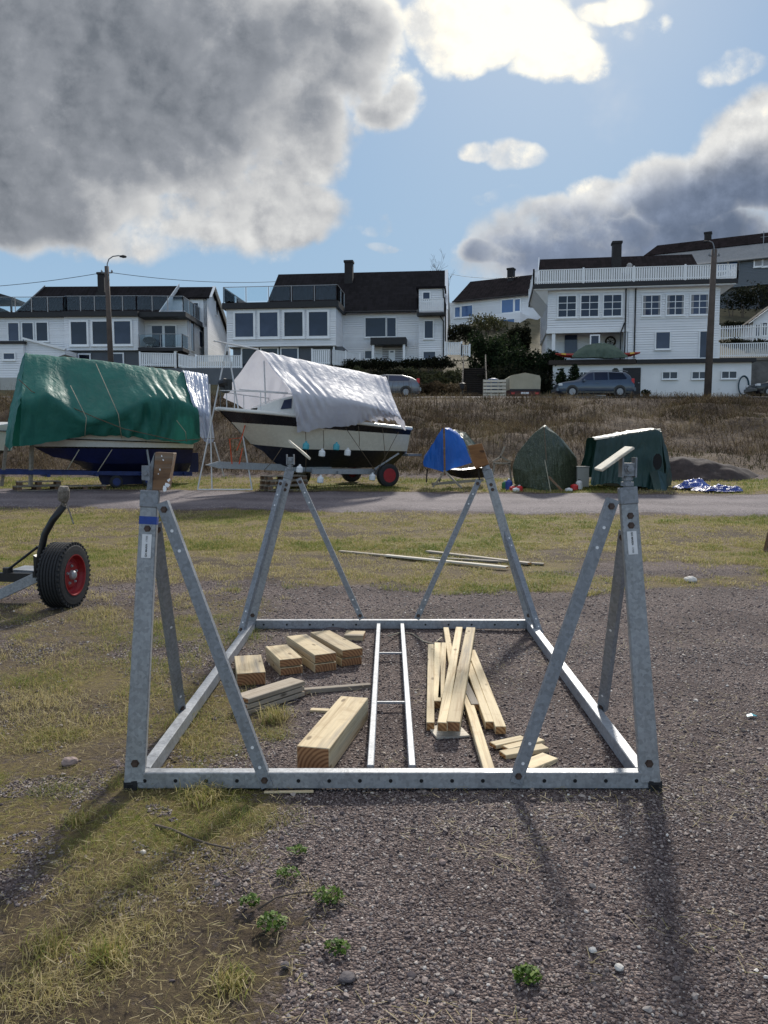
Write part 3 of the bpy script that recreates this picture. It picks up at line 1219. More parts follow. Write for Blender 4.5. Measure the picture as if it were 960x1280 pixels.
# ------------------------------------------------------------------ the overgrown embankment
def brush(name, n, ylim, label, seedv, hmin, hmax, w, upright, m, keep=None):
    rng = np.random.default_rng(seedv)
    x = rng.uniform(-26, 26, n)
    y = rng.uniform(ylim[0] - 4, ylim[1], n)
    s = skew(x, y)
    dens = .5 + .45 * fbm2(x * .7, y * .7, seedv) + .3 * fbm2(x * 2.1, y * 2.1, seedv + 1)
    k = (s > ylim[0]) & (s < ylim[1]) & (dens > rng.uniform(0, 1, n))
    if keep is not None: k &= keep(x, y, s)
    x, y = x[k], y[k]
    m_ = len(x)
    z = terr(x, y)
    a = rng.uniform(0, 6.28, m_)
    h = rng.uniform(hmin, hmax, m_)
    l = np.stack([np.cos(a), np.sin(a), np.zeros(m_)], -1) * (np.abs(rng.normal(0, 1, m_)) * upright)[:, None]
    P = np.stack([x, y, z - .02], -1)
    c = rng.uniform(0, 6.28, m_)
    d = np.stack([np.cos(c), np.sin(c), np.zeros(m_)], -1) * w
    mid = P + (l * .4 + [0, 0, .65]) * h[:, None]
    fall = np.clip(1.0 - .5 * np.linalg.norm(l, axis=1), .05, 1)
    top = P + l * h[:, None] + np.stack([np.zeros(m_), np.zeros(m_), fall * h], -1)
    V = np.stack([P - d, P + d, mid + d * .8, mid - d * .8, top - d * .2, top + d * .2], 1).reshape(-1, 3)
    i = (np.arange(m_) * 6)[:, None]
    Fq = np.concatenate([i + np.array([[0, 1, 2, 3]]), i + np.array([[3, 2, 5, 4]])])
    tag(npmesh(name, V, Fq, m, kind='stuff'), label, 'brush')


gapr = lambda x, y, s: ~((x > 9.0) & (s < 33) & (np.hypot((x - 11) / 4, (s - 29.5) / 2.2) < 1))
brush('dead_brush', 90000, (28.0, 41.0), 'tangled dead brown stems over the embankment', 71, .15, .6, .007, 1.5, M['brush'], gapr)
brush('dry_grass', 42000, (27.6, 41.6), 'flattened straw coloured grass on the embankment', 81, .15, .5, .009, 1.5, foliage('embankment_straw', [(.2, S(74, 61, 46)), (.5, S(112, 96, 72)), (.85, S(152, 136, 106))], .9, .2), gapr)
brush('upright_stems', 16000, (29.0, 41.3), 'upright reddish brown stems left of the embankment', 91, .5, 1.35, .006, .4, foliage('reddish_stems', [(.2, S(58, 46, 38)), (.8, S(106, 88, 68))], .9, .1), lambda x, y, s: (x < 4.5) & (s > 29))
brush('low_growth', 52000, (27.8, 41.4), 'low olive brown growth in patches over the embankment', 101, .1, .3, .012, 1.1, foliage('embankment_growth', [(.2, S(46, 44, 30)), (.55, S(74, 70, 46)), (.85, S(108, 102, 68))], .9, .2), lambda x, y, s: fbm2(x * .45, y * .6, 105) > -.25)

# ================================================================== the boat cradle
A0, B0 = gp(170, 986), gp(812, 986)
C0, D0 = gp(316, 787), gp(661, 787)
A0.z = B0.z = C0.z = D0.z = 0
cradle = thing('boat_cradle', 'galvanised steel boat cradle standing empty on the gravel, with four tripod props topped by pads', 'boat cradle', ((A0 + B0 + C0 + D0) / 4))
Z = Vector((0, 0, 1))
fwd = ((C0 + D0) - (A0 + B0)).normalized()
rgt = ((B0 + D0) - (A0 + C0)).normalized()
RH = .076
z0 = .012


def bolt(mb, p, n, r=.011, h=.009):
    n = Vector(n).normalized()
    mb.lathe(p, n, [(0, r * 1.5), (h * .3, r * 1.5), (h * .3, r), (h, r), (h, r * .2)], 6)


def rail(name, p0, p1, wdt, hgt, holes=0, face=None, skip=()):
    mb = MB()
    mb.beam(p0, p1, wdt, hgt)
    o = mb.build(name, M['galv'], cradle, bevel=.004)
    if holes:
        d = (p1 - p0)
        for k in range(holes):
            q = (k + .5) / holes
            c = p0 + d * q + face * (wdt / 2 - .001)
            MB().lathe(c, face, [(0, .009), (.0025, .009)], 10).build('bolt_hole', M['hole'], o)
    return o


up = Z * (z0 + RH / 2)
rail('front_rail', A0 + up - rgt * .02, B0 + up + rgt * .0, .055, RH, 17, -fwd)
rail('rear_rail', C0 + up, D0 + up, .055, RH, 12, -fwd)
rail('side_rail', A0 + up + fwd * .03 + rgt * .03, C0 + up - fwd * .03 + rgt * .0, .055, RH)
rail('side_rail', B0 + up + fwd * .03 - rgt * .03, D0 + up - fwd * .03 - rgt * .0, .055, RH)
for (xa, ya), (xb, yb) in (((463, 964), (473.5, 778)), ((515.5, 964), (502.5, 778))):
    p0, p1 = gp(xa, ya, .05), gp(xb, yb, .05)
    p0 = p0 + fwd * .03
    rail('middle_rail', p0, p1, .034, .034)
for (xa, xb, y) in ((471, 508, 816.5), (467, 511, 878)):
    MB().beam(gp(xa, y, .05) + Z * 0, gp(xb, y, .05), .016, .012).build('cross_bar', M['galv'], cradle)
for c in (A0 + Vector((-.015, -.005, 0)), B0 + Vector((.015, -.005, 0)), C0, D0):
    mb = MB()
    mb.box(c + Z * .026, (.062, .062, .052))
    mb.cur = 1
    mb.box(c + Vector((0, -.0316, .024)), (.03, .004, .03))
    mb.build('foot', [M['black_rubber'], M['hole']], cradle, bevel=.003)


def bolts(parent, spots, r=.011, h=.009):
    """each bolt a sub-part of its own"""
    for p, n in spots:
        mb = MB()
        bolt(mb, p, n, r, h)
        mb.build('bolt', M['bolt'], parent)


def holes_(parent, spots, r, m):
    for p, n in spots:
        MB().lathe(p, n, [(0, r), (.0025, r)], 10).build('bolt_hole', m, parent)


def post(base, top, n, wdt=.086, marks=True):
    """slotted square post with a head sleeve; n = its outward face"""
    n = Vector(n)
    d = (top - base).normalized()
    nn = (n - d * n.dot(d)).normalized()
    sx = nn.cross(d).normalized()
    mb = MB()
    wt = wdt * .84
    mb.loft([[base + sx * (wdt / 2) + nn * .025, base - sx * (wdt / 2) + nn * .025, base - sx * (wdt / 2) - nn * .025, base + sx * (wdt / 2) - nn * .025],
             [top + sx * (wt / 2) + nn * .025, top - sx * (wt / 2) + nn * .025, top - sx * (wt / 2) - nn * .025, top + sx * (wt / 2) - nn * .025]], closed=True, caps=True)
    o = mb.build('post', M['galv'], cradle, bevel=.004)
    sl = MB()
    sl.beam(top - d * .075 + nn * .003, top + d * .004 + nn * .003, wt + .006, .055, up=nn)
    sl.build('head_sleeve', M['galv_dark'], o, bevel=.004)
    bolts(o, [(top + d * q + nn * .025, nn) for q in ((-.128, -.172) if marks else (-.172,))])
    bolts(o, [(base + d * .09 + nn * .025, nn)], .013)
    return o, d, nn


def brace(p0, p1, n, wdt=.052, side=1, holes=(.1, .17, .86, .93)):
    n = Vector(n)
    mb = MB()
    mb.angle(p0, p1, wdt, .03, .006, n, side)
    o = mb.build('brace', M['galv_dark'], cradle)
    d = p1 - p0
    u = d.normalized()
    nn = (n - u * n.dot(u)).normalized()
    holes_(o, [(p0 + d * q + nn * .002, nn) for q in holes], .0075, M['sticker'])
    bolts(o, [(p0 + d * q + nn * .003, nn) for q in (.025, .975)])
    return o


dA, dB, dC, dD = A0.y, B0.y, C0.y, D0.y
cam_n = Vector((0, -1, 0))
# near left prop
tA = at(188, 614, dA + .10)
pA, uA, nA = post(A0 + Vector((.0, -.01, .04)), tA, Vector((.12, -1, 0)), .09, False)
brace(at(202, 628, dA + .06), at(334, 984, dA - .036), cam_n, .054, 1)
brace(at(196, 655, dA + .16), at(228, 890, gp(226, 905).y), Vector((.75, -.66, 0)), .05, -1, (.5, .9))
# near right prop
tB = at(784, 610, dB + .10)
pB, uB, nB = post(B0 + Vector((-.005, -.01, .04)), tB, Vector((-.12, -1, 0)), .09)
brace(at(767, 624, dB + .06), at(645, 979, dB - .036), cam_n, .054, -1)
brace(at(779, 665, dB + .16), at(751, 888, gp(752, 903).y), Vector((-.75, -.66, 0)), .05, 1, (.5, .9))
# far left prop
tC = at(362, 588, dC + .05)
pC, uC, nC = post(C0 + Vector((-.02, -.03, .05)), tC, Vector((.2, -1, 0)), .085)
brace(at(352, 600, dC - .02), at(300, 792, dC - .38), Vector((-.5, -.85, 0)), .05, 1)
brace(at(373, 598, dC - .0), at(452, 774, dC - .036), cam_n, .045, 1)
# far right prop
tD = at(609, 588, dD + .05)
pD, uD, nD = post(D0 + Vector((.02, -.03, .05)), tD, Vector((-.2, -1, 0)), .085)
brace(at(632, 660, dD + .02), at(676, 793, dD - .36), Vector((.5, -.85, 0)), .055, -1)
brace(at(599, 600, dD - .0), at(521, 774, dD - .036), cam_n, .045, -1)


# stickers, tape, lettering
def sticker(o, top, u, n, back, length, wdt, txts):
    c = top - u * back + n * .0262
    x = n.cross(u).normalized()
    mb = MB()
    mb.box(c, (wdt, length, .0016), (x, u, n))
    s = mb.build('sticker', M['sticker'], o)
    ob = []
    for txt, size, ofs, along, bold in txts:
        cu = bpy.data.curves.new('lettering', 'FONT')
        cu.body = txt
        cu.size = size
        cu.align_x = 'CENTER'
        cu.align_y = 'CENTER'
        cu.extrude = .0003
        cu.offset = bold
        to = bpy.data.objects.new('lettering', cu)
        COL.objects.link(to)
        dg = bpy.context.evaluated_depsgraph_get()
        me = bpy.data.meshes.new_from_object(to.evaluated_get(dg))
        bpy.data.objects.remove(to)
        me.name = 'lettering'
        me.materials.clear()
        me.materials.append(M['ink'])
        t_ = bpy.data.objects.new('lettering', me)
        COL.objects.link(t_)
        t_.parent = o                      # reads along the post
        xx, yy = (-u if along < 0 else u), None
        yy = n.cross(xx)
        mt = Matrix((xx, yy, n)).transposed().to_4x4()
        mt.translation = c + n * .0012 + u * ofs - WO[o.name]
        # parts of the post: parent offset already removed above
        t_.matrix_local = Matrix.Translation(-Vector((0, 0, 0))) @ mt
        WO[t_.name] = c
    return s


def wo_root(o):
    return WO[o.name]


sticker(pA, tA, uA, nA, .252, .108, .042, [('GH MARIN', .0125, -.02, 1, .0003), ('17500', .011, .033, 1, 0)])
sticker(pB, tB, uB, nB, .252, .106, .042, [('GH MARIN', .0125, .02, -1, .0003), ('17500', .011, -.033, -1, 0)])
mb = MB()
mb.beam(tA - uA * .152, tA - uA * .116, .0785, .0525, up=nA)
mb.build('blue_tape', M['blue_tape'], pA)


# pads
def bracket(post_, top, u, lean):
    mb = MB()
    mb.tube([top, top + u * .06], .018, 10)
    mb.lathe(top + u * .01, u, [(0, .03), (.018, .03), (.018, .02)], 6)
    mb.lathe(top + u * .036, u, [(0, .026), (.014, .026)], 6)
    mb.box(top + u * .085, (.05, .05, .06))
    mb.box(top + u * .085 + Vector((-.03, 0, .01)), (.008, .06, .09))
    mb.box(top + u * .085 + Vector((.03, 0, .01)), (.008, .06, .09))
    bolt(mb, top + u * .09 + Vector((0, -.025, .0)), (0, -1, 0), .016, .02)
    return mb.build('pad_bracket', M['galv_dark'], cradle)


def padplank(name, m, corners, thick, n):
    """board given by four corner points, pushed back along n"""
    mb = MB()
    mb.prism(corners, Vector(n).normalized() * thick)
    return mb.build(name, m, cradle, bevel=.003)


# near left: rotten timber block standing on a plate
d_ = dA + .08
pad0 = padplank('pad', M['padwood'], [at(190, 613, d_), at(209, 613, d_), at(217, 566, d_ + .02), at(194, 565, d_ + .02)], .1, (-.12, 1, .0))
mb = MB()
mb.prism([at(183, 612, d_ + .03), at(190, 612, d_ + .03), at(193, 566, d_ + .03), at(188, 580, d_ + .03)], (0, .06, 0))
mb.prism([at(177, 600, d_ - .02), at(187, 601, d_ - .02), at(187, 582, d_ - .02), at(177, 582, d_ - .02)], (0, .012, 0))
bolt(mb, at(182, 591, d_ - .02), (0, -1, 0), .012)
mb.build('pad_bracket', M['galv_dark'], cradle)
rr = random.Random(3)
bm = bmesh.new()
bm.from_mesh(pad0.data)
pad0.data.materials.append(M['white_paint'])
for (x, y, s) in ((202, 570, .005), (204, 575, .004), (200, 587, .004), (209, 606, .012), (206, 611, .010), (211, 600, .008), (198, 592, .003)):
    c = at(x, y, d_ - .004 + (613 - y) / 48 * .02) - WO[pad0.name]
    poly = [bm.verts.new(c + Vector((math.cos(k) * s * rr.uniform(.3, 1.3), 0, math.sin(k) * s * rr.uniform(.4, 1.7)))) for k in [i * 1.05 for i in range(6)]]
    bm.faces.new(poly).material_index = 1
bm.to_mesh(pad0.data)
bm.free()
# near right: board tilted up to the right, seen nearly from its edge
d_ = dB + .09
br = bracket(pB, tB, Vector((0, 0, 1)), 0)
a, b = at(753, 590, d_ - .05), at(794, 561, d_ - .05)
padplank('pad', M['palewood'], [a, b, b + Vector((0, .12, .004)), a + Vector((0, .12, .004))], .013, (b - a).cross(Vector((0, 1, .1))) * 1.0)
# far left: board tilted down to the right
d_ = dC + .05
bracket(pC, tC, Vector((.1, 0, 1)), 0)
a, b = at(367, 555, d_ - .03), at(389, 573, d_ - .1)
padplank('pad', M['palewood'], [a, b, b + Vector((-.055, .10, .045)), a + Vector((-.055, .10, .045))], .022, Vector((-.5, .35, -.8)))
# far right: brown plywood panel
d_ = dD + .0
padplank('pad', M['plywood'], [at(594, 586, d_), at(611, 580, d_ + .03), at(602, 554, d_ + .06), at(584, 557, d_ + .03)], .03, (.3, 1, -.2))
mb = MB()
mb.tube([tD, tD + Vector((-.02, .03, .07))], .03, 8)
mb.prism([at(604, 590, d_ + .07), at(613, 590, d_ + .07), at(609, 572, d_ + .07), at(603, 572, d_ + .07)], (0, .05, 0))
mb.build('pad_bracket', M['galv_dark'], cradle)


# ================================================================== timber inside the cradle
def plank(name, pa, pb, ztop, w, h, m, mend, label, cat, group, tilt=0, roll=0, bev=.003, zt2=None, layers=1):
    """sawn piece: centre line of its top face from pixel pa to pixel pb"""
    a = gp(pa[0], pa[1], ztop)
    b = gp(pb[0], pb[1], zt2 if zt2 is not None else ztop)
    x = (b - a)
    L = x.length
    x.normalize()
    y = Z.cross(x).normalized()
    z = x.cross(y)
    bm = bmesh.new()
    r = random.Random(int(pa[0] * 13 + pa[1]))
    for q in range(layers):
        hh = h / layers
        ja, jb = (r.uniform(-.012, .012), r.uniform(-.012, .012)) if layers > 1 else (0, 0)
        jw = r.uniform(-.004, .004) if layers > 1 else 0
        vs = []
        for i in (-1, 1):
            for j in (-1, 1):
                for k_ in (0, 1):
                    vs.append(bm.verts.new((i * L / 2 + (ja if i < 0 else jb), j * w / 2 + jw, -h + q * hh + (hh - (.007 if layers > 1 else 0)) * k_)))
        idx = [(0, 1, 3, 2), (4, 6, 7, 5), (0, 4, 5, 1), (2, 3, 7, 6), (0, 2, 6, 4), (1, 5, 7, 3)]
        for n_, f in enumerate(idx):
            fc = bm.faces.new([vs[t_] for t_ in f])
            fc.material_index = 1 if n_ < 2 else 0
    bmesh.ops.recalc_face_normals(bm, faces=bm.faces)
    bmesh.ops.bevel(bm, geom=bm.edges[:], offset=bev, segments=1, affect='EDGES', material=-1)
    me = bpy.data.meshes.new(name)
    bm.to_mesh(me)
    bm.free()
    me.materials.append(m)
    me.materials.append(mend)
    o = bpy.data.objects.new(name, me)
    COL.objects.link(o)
    mt = Matrix((x, y, z)).transposed().to_4x4()
    mt = mt @ Matrix.Rotation(roll, 4, 'X')
    mt.translation = (a + b) / 2
    o.matrix_world = mt
    o.rotation_mode = 'XYZ'
    WO[o.name] = (a + b) / 2
    return tag(o, label, cat, group)


GT = 'heavy timber blocks in the left half of the cradle'
plank('timber_block', (391, 934), (443, 871), .128, .165, .128, M['beam'], M['beam_end'], 'long pale timber beam nearest the front rail, with an orange brown end', 'timber block', GT, layers=1)
plank('timber_block', (300, 870), (372, 847.5), .105, .13, .105, M['greybeam'], M['beam_end'], 'low stack of three pale grey boards fastened together, lying behind the left front brace', 'timber block', GT, layers=3)
plank('timber_block', (309.5, 819), (314, 841), .085, .19, .085, M['beam'], M['beam_end'], 'short single block at the far left, against the left side rail', 'timber block', GT)
plank('timber_block', (345, 805), (364, 822), .12, .165, .12, M['beam'], M['beam_end'], 'two layer block with a split corner, second from the left in the back row', 'timber block', GT, layers=2)
plank('timber_block', (371, 793), (408, 816.5), .135, .165, .135, M['beam'], M['beam_end'], 'tall block of two layers, third from the left in the back row', 'timber block', GT, layers=2)
plank('timber_block', (399, 787.5), (440, 810), .13, .165, .13, M['beam'], M['beam_end'], 'two layer block at the right end of the back row, nearest the middle rails', 'timber block', GT, layers=2)
plank('timber_block', (431.5, 791), (455.5, 791.5), .05, .17, .05, M['beam'], M['beam_end'], 'small thin block lying behind the back row near the rear rail', 'timber block', GT)
plank('batten', (379, 861), (463, 854.5), .03, .045, .03, M['greywood'], M['pine_end'], 'thin grey slat lying flat between the stack and the middle rails', 'batten', 'offcuts on the gravel')
plank('batten', (388, 886), (411, 887), .016, .045, .016, M['pine'], M['pine_end'], 'tiny pale wood chip on gravel behind the long beam', 'batten', 'offcuts on the gravel')

GP = 'pale sawn laths piled in the right half of the cradle'
plank('lath', (538.5, 805), (538, 903), .05, .045, .05, M['pine'], M['pine_end'], 'leftmost lath of the pile, lying parallel to the middle rails', 'lath', GP)
plank('lath', (547, 803), (546.5, 876), .05, .05, .05, M['pine'], M['pine_end'], 'short lath just right of the leftmost one', 'lath', GP)
plank('lath', (555, 803), (551, 872), .05, .04, .05, M['pine'], M['pine_end'], 'third lath from the left, half hidden under the top lath', 'lath', GP)
plank('lath', (574, 783.5), (553, 903), .095, .055, .05, M['pine'], M['pine_end'], 'yellow lath lying on top of the pile, slanting to the left', 'lath', GP, zt2=.1)
plank('lath', (588.5, 784), (566.5, 902), .1, .075, .055, M['beam'], M['beam_end'], 'grey streaked wide lath lying on top of the pile', 'lath', GP, zt2=.105)
plank('lath', (557.5, 784), (565, 830), .048, .045, .045, M['pine'], M['pine_end'], 'lath under the pile with only its far end showing', 'lath', GP)
plank('lath', (580, 858), (612, 962.5), .045, .055, .04, M['pine'], M['pine_end'], 'long lath reaching out from the pile to the front rail', 'lath', GP)
plank('lath', (580, 815), (612, 902), .05, .05, .045, M['pine'], M['pine_end'], 'right hand lath of the pile, left of the one with the wide cut end', 'lath', GP)
plank('lath', (589, 812), (626, 908), .052, .06, .045, M['pine'], M['pine_end'], 'outermost right lath of the pile with a wide cut end', 'lath', GP)
plank('lath', (571, 832), (594, 880), .05, .05, .045, M['greywood'], M['pine_end'], 'brown lath in the middle of the pile between two pale ones', 'lath', GP)
mb = MB()
mb.prism([gp(535, 908, .012), gp(572, 904, .012), gp(587, 919, .012), gp(546, 922, .012)], (0, 0, -.01))
tag(mb.build('plywood_scrap', M['palewood']), 'thin square plywood scrap lying under the front of the lath pile', 'offcut')
GS = 'short cut boards by the right front brace'
plank('short_board', (616, 929.5), (655, 921), .03, .06, .022, M['pine'], M['pine_end'], 'narrow short board furthest left of the cut boards', 'short board', GS)
plank('short_board', (632, 934), (677, 923), .03, .055, .022, M['pine'], M['pine_end'], 'second short cut board, half behind the right front brace', 'short board', GS)
plank('short_board', (628, 941), (682, 932), .028, .07, .024, M['pine'], M['pine_end'], 'third short cut board lying behind the widest one', 'short board', GS)
plank('short_board', (655, 957), (688, 944), .026, .10, .022, M['pine'], M['pine_end'], 'widest and nearest of the short cut boards', 'short board', GS)
GL = 'long boards lying in the grass'
plank('long_board', (425, 688), (540, 699), .03, .09, .025, M['greywood'], M['pine_end'], 'long grey board in the grass behind the cradle, reaching furthest left', 'long board', GL)
plank('long_board', (482, 693), (634, 708), .05, .09, .025, M['palewood'], M['pine_end'], 'long pale board in the grass, lying over the grey ones', 'long board', GL)
plank('long_board', (534, 688), (662, 703), .045, .1, .03, M['greywood'], M['pine_end'], 'dark weathered board in the grass, furthest back of the boards', 'long board', GL)
plank('long_board', (536, 696), (680, 704), .03, .08, .025, M['greywood'], M['pine_end'], 'long board in the grass reaching furthest right', 'long board', GL)
plank('batten', (330, 989), (392, 988), .012, .016, .01, M['pine'], M['pine_end'], 'thin pale splinter lying along the front rail', 'batten', 'offcuts on the gravel')
# looped cord lying by the rear rail
tag(MB().tube([gp(x, y, .01 + h) for x, y, h in ((485, 795, .04), (500, 791, 0), (515, 792, 0), (530, 802, 0), (542, 805, .03), (552, 797, .04))], .006, 6).build('rope_end', M['rope'], smooth=True), 'pale cord lying from the middle rail to the lath pile', 'rope')


# ================================================================== trailer at the left edge
wc = gp(82, 759)
TR = .328
dW = wc.y
tr = thing('boat_trailer', 'black and grey boat trailer with a red rimmed wheel, cut off by the left edge', 'trailer', (wc.x - .3, wc.y, 0))
ax = Vector((math.cos(R(6)), -math.sin(R(6)), 0))
c = Vector((wc.x, wc.y, TR))
wheel = MB()
tw = .115
prof = [(-tw, .2), (-tw, .25), (-tw * .98, .29), (-tw * .85, .315)]
for k in range(7):
    q = -tw * .8 + k * tw * 1.6 / 6
    prof += [(q - .008, TR - .003), (q + .008, TR - .003), (q + .009, TR - .013), (q + .016, TR - .013)] if k < 6 else [(q - .008, TR - .003), (q + .008, TR - .006)]
prof += [(tw * .85, .315), (tw * .98, .29), (tw, .25), (tw, .2)]
wheel.lathe(c, ax, prof, 40, caps=False)
for k in range(40):          # shoulder lugs
    a_ = 2 * math.pi * k / 40
    rad = ax.cross(Z).normalized() * math.cos(a_) + Z * math.sin(a_)
    tg = ax.cross(rad).normalized()
    for s_ in (-1, 1):
        wheel.box(c + rad * (TR - .012) + ax * s_ * tw * .86, (.022, .024, .024), (ax, tg, rad))
wo = wheel.build('wheel', M['black_rubber'], tr, smooth=False)
rim = MB()
rim.lathe(c, ax, [(.02, .0), (.02, .06), (.045, .065), (.05, .12), (.03, .15), (.05, .185), (tw * .95, .2), (tw * 1.02, .207), (tw * 1.02, .196), (tw * .8, .19), (.06, .176), (.055, .15), (.075, .12), (.075, .07), (.07, 0)], 32)
rim.build('rim', M['red_paint'], wo, smooth=False)
hub = MB()
hub.lathe(c, ax, [(.06, .05), (.10, .045), (.115, .03), (.118, 0)], 20)
for k in range(5):
    a_ = 2 * math.pi * k / 5 + .3
    rad = ax.cross(Z).normalized() * math.cos(a_) + Z * math.sin(a_)
    bolt(hub, c + ax * .075 + rad * .09, ax, .011, .016)
hub.build('hub', M['galv'], wo)
dT = dW
mb = MB()
mb.tube([at(48, 720, dT), at(51, 690, dT), at(56, 668, dT), at(66, 650, dT), at(80, 632, dT)], .035, 10)
mb.build('guide_arm', M['black_paint'], tr, smooth=True)
rl = MB()
r0, r1 = at(79, 634, dT), at(80, 606, dT - .02)
u = (r1 - r0).normalized()
rl.lathe(r0, u, [(0, .03), (.03, .03), (.03, .022), (.06, .022), (.06, .045), (.1, .055), (.17, .055), (.21, .04), (.21, .01)], 12)
rl.tube([at(82, 625, dT), at(92, 655, dT - .1)], .008, 6)
rl.build('guide_roller', mat('weathered_roller', S(112, 104, 96), .7, .2, .4, 20, .2, 60, dirt=S(200, 198, 190), dirt_amt=.2), tr)
mb = MB()
mb.beam(at(-60, 771, dT + .05), at(58, 716, dT + .05), .07, .1)
mb.build('axle_beam', M['galv'], tr, bevel=.004)
mb = MB()
mb.beam(at(-60, 720, dT + .25), at(42, 722, dT + .15), .06, .09)
mb.tube([at(5, 716, dT + .2), at(48, 683, dT + .03)], .014, 8)
mb.lathe(at(10, 713, dT + .2), (0, 0, 1), [(-.03, .05), (.03, .05), (.03, .03)], 10)
mb.build('side_frame', M['black_paint'], tr)
mb = MB()
mb.prism([at(14, 712, dT + .3), at(55, 714, dT + .3), at(55, 719, dT + .3), at(14, 720, dT + .3)], (0, .3, 0))
mb.build('step_plate', M['galv_dark'], tr)
mb = MB()
mb.beam(c - ax * .12, c - ax * .32, .06, .06)
mb.prism([c - ax * .15 + Vector((0, -.05, -.05)), c - ax * .3 + Vector((0, -.05, .0)), c - ax * .3 + Vector((0, -.05, .2)), c - ax * .18 + Vector((0, -.05, .12))], (0, .08, 0))
mb.build('axle_stub', M['black_paint'], tr)

# timber post cut off by the right edge
p = gp(962, 690)
mb = MB()
mb.beam(p + Vector((-.03, 0, -.1)), p + Vector((.12, .05, .52)), .14, .12, up=(0, -1, 0))
tag(mb.build('timber_post', M['padwood'], bevel=.01), 'leaning brown timber post at the right edge, on the grass', 'post')

# ================================================================== boats laid up along the verge
class BF:
    """a boat's own frame: l along it from its left end, w towards the camera, z up"""

    def __init__(s, pxa, da, pxb, db):
        a, b = at(pxa, 600, da), at(pxb, 600, db)
        s.o = Vector((a.x, a.y, 0))
        d = Vector((b.x - a.x, b.y - a.y, 0))
        s.L = d.length
        s.t = d.normalized()
        s.n = Vector((s.t.y, -s.t.x, 0))
        s.g = (tz(a.x, a.y) + tz(b.x, b.y)) / 2

    def p(s, l, w, z):
        return s.o + s.t * l + s.n * w + Vector((0, 0, z))

    def lz(s, px, py, w=0):
        """along and height where the ray through a pixel crosses the plane at side distance w"""
        r = ray(px, py)
        C = Vector((0, 0, CAMZ))
        k = ((s.o + s.n * w) - C).dot(s.n) / r.dot(s.n)
        q = C + r * k
        return (q - s.o).dot(s.t), q.z

    def ground(s, l, w):
        q = s.p(l, w, 0)
        return tz(q.x, q.y)


def lerp_rows(rows, n):
    """refine a list of polylines (same point count) smoothly to n rows"""
    rows = [np.array([list(p) for p in r], float) for r in rows]
    A = np.stack(rows)
    x = np.linspace(0, len(rows) - 1, n)
    i = np.clip(x.astype(int), 0, len(rows) - 2)
    f = (x - i)[:, None, None]
    p0 = A[np.clip(i - 1, 0, len(rows) - 1)]
    p1, p2 = A[i], A[i + 1]
    p3 = A[np.clip(i + 2, 0, len(rows) - 1)]
    cr = .5 * ((2 * p1) + (-p0 + p2) * f + (2 * p0 - 5 * p1 + 4 * p2 - p3) * f ** 2 + (-p0 + 3 * p1 - 3 * p2 + p3) * f ** 3)
    return .55 * cr + .45 * (p1 + (p2 - p1) * f)


def cloth(name, rows, m, parent, nu=120, nv=60, folds=.05, fu=18, fine=.015, seed=0, sag=0, hemwave=.05, slope=.6, flat_top=0):
    """sheet through control rows; folds run down the sheet, deeper away from the ridge"""
    A = lerp_rows(rows, nu)                                     # nu x k x 3
    B = np.stack(lerp_rows([A[:, j] for j in range(A.shape[1])], nv), 0)   # nv x nu x 3
    P = B.transpose(1, 0, 2)                                    # nu x nv x 3
    du = np.gradient(P, axis=0)
    dv = np.gradient(P, axis=1)
    nrm = np.cross(du, dv)
    nrm /= np.maximum(np.linalg.norm(nrm, axis=2, keepdims=True), 1e-6)
    u = np.linspace(0, 1, nu)[:, None] * np.ones((1, nv))
    v = np.linspace(0, 1, nv)[None] * np.ones((nu, 1))
    r = np.random.default_rng(seed)
    h = np.zeros((nu, nv))
    ridge = np.abs(v - .5) * 2 if flat_top == 0 else np.clip(np.abs(v - .5) * 2 - flat_top, 0, 1) / (1 - flat_top)
    for k in range(9):
        f = fu * r.uniform(.4, 1.5)
        ph = r.uniform(0, 6.28)
        bend = r.uniform(-1, 1) * slope
        h += np.sin(f * (u + bend * (v - .5) * .35) * 6.28 + ph + 1.2 * np.sin(3.1 * v * 6.28 * .5 + ph)) * r.uniform(.3, 1)
    h = np.sign(h) * np.abs(h / 3) ** .8
    loc = .45 + .55 * np.sin(u * r.uniform(7, 12) + v * r.uniform(2, 5) + r.uniform(0, 6))
    h = h * folds * np.clip(ridge * 1.4, .12, 1) * np.clip(loc, .15, 1)
    # diagonal pulls
    for k in range(5):
        a = r.uniform(-1, 1)
        c = r.uniform(0, 1)
        q = (u - c) + a * (v - .5)
        h += folds * .9 * np.exp(-(q / .018) ** 2) * np.clip(ridge, .1, 1) * r.uniform(-.6, 1)
    h += fine * fbm2(u * 60, v * 30, seed + 5, 3)
    P = P + nrm * h[..., None]
    hem = np.clip((ridge - .9) / .1, 0, 1)
    P[..., 2] += hem * hemwave * 1.6 * fbm2(u * 9, u * 0 + seed, seed + 9, 4)
    idx = np.arange(nu * nv).reshape(nu, nv)
    q = np.stack([idx[:-1, :-1], idx[1:, :-1], idx[1:, 1:], idx[:-1, 1:]], -1).reshape(-1, 4)
    return npmesh(name, P.reshape(-1, 3), q, m, parent, smooth=True)


def hull(bf, st, bands, parent, names, mats, smooth=True):
    """st: list of (l, w, z) functions given as tables: each station (l, [(w, z), ...] from gunwale to keel)"""
    for b, (nm, m) in enumerate(zip(names, mats)):
        for_side = []
        mb = MB()
        for sgn in (1, -1):
            secs = [[bf.p(s_[0] + s_[2][b], sgn * s_[1][b][0], s_[1][b][1]), bf.p(s_[0] + s_[2][b + 1], sgn * s_[1][b + 1][0], s_[1][b + 1][1])] for s_ in st]
            mb.loft(secs)
        mb.build(nm, m, parent, smooth=smooth)


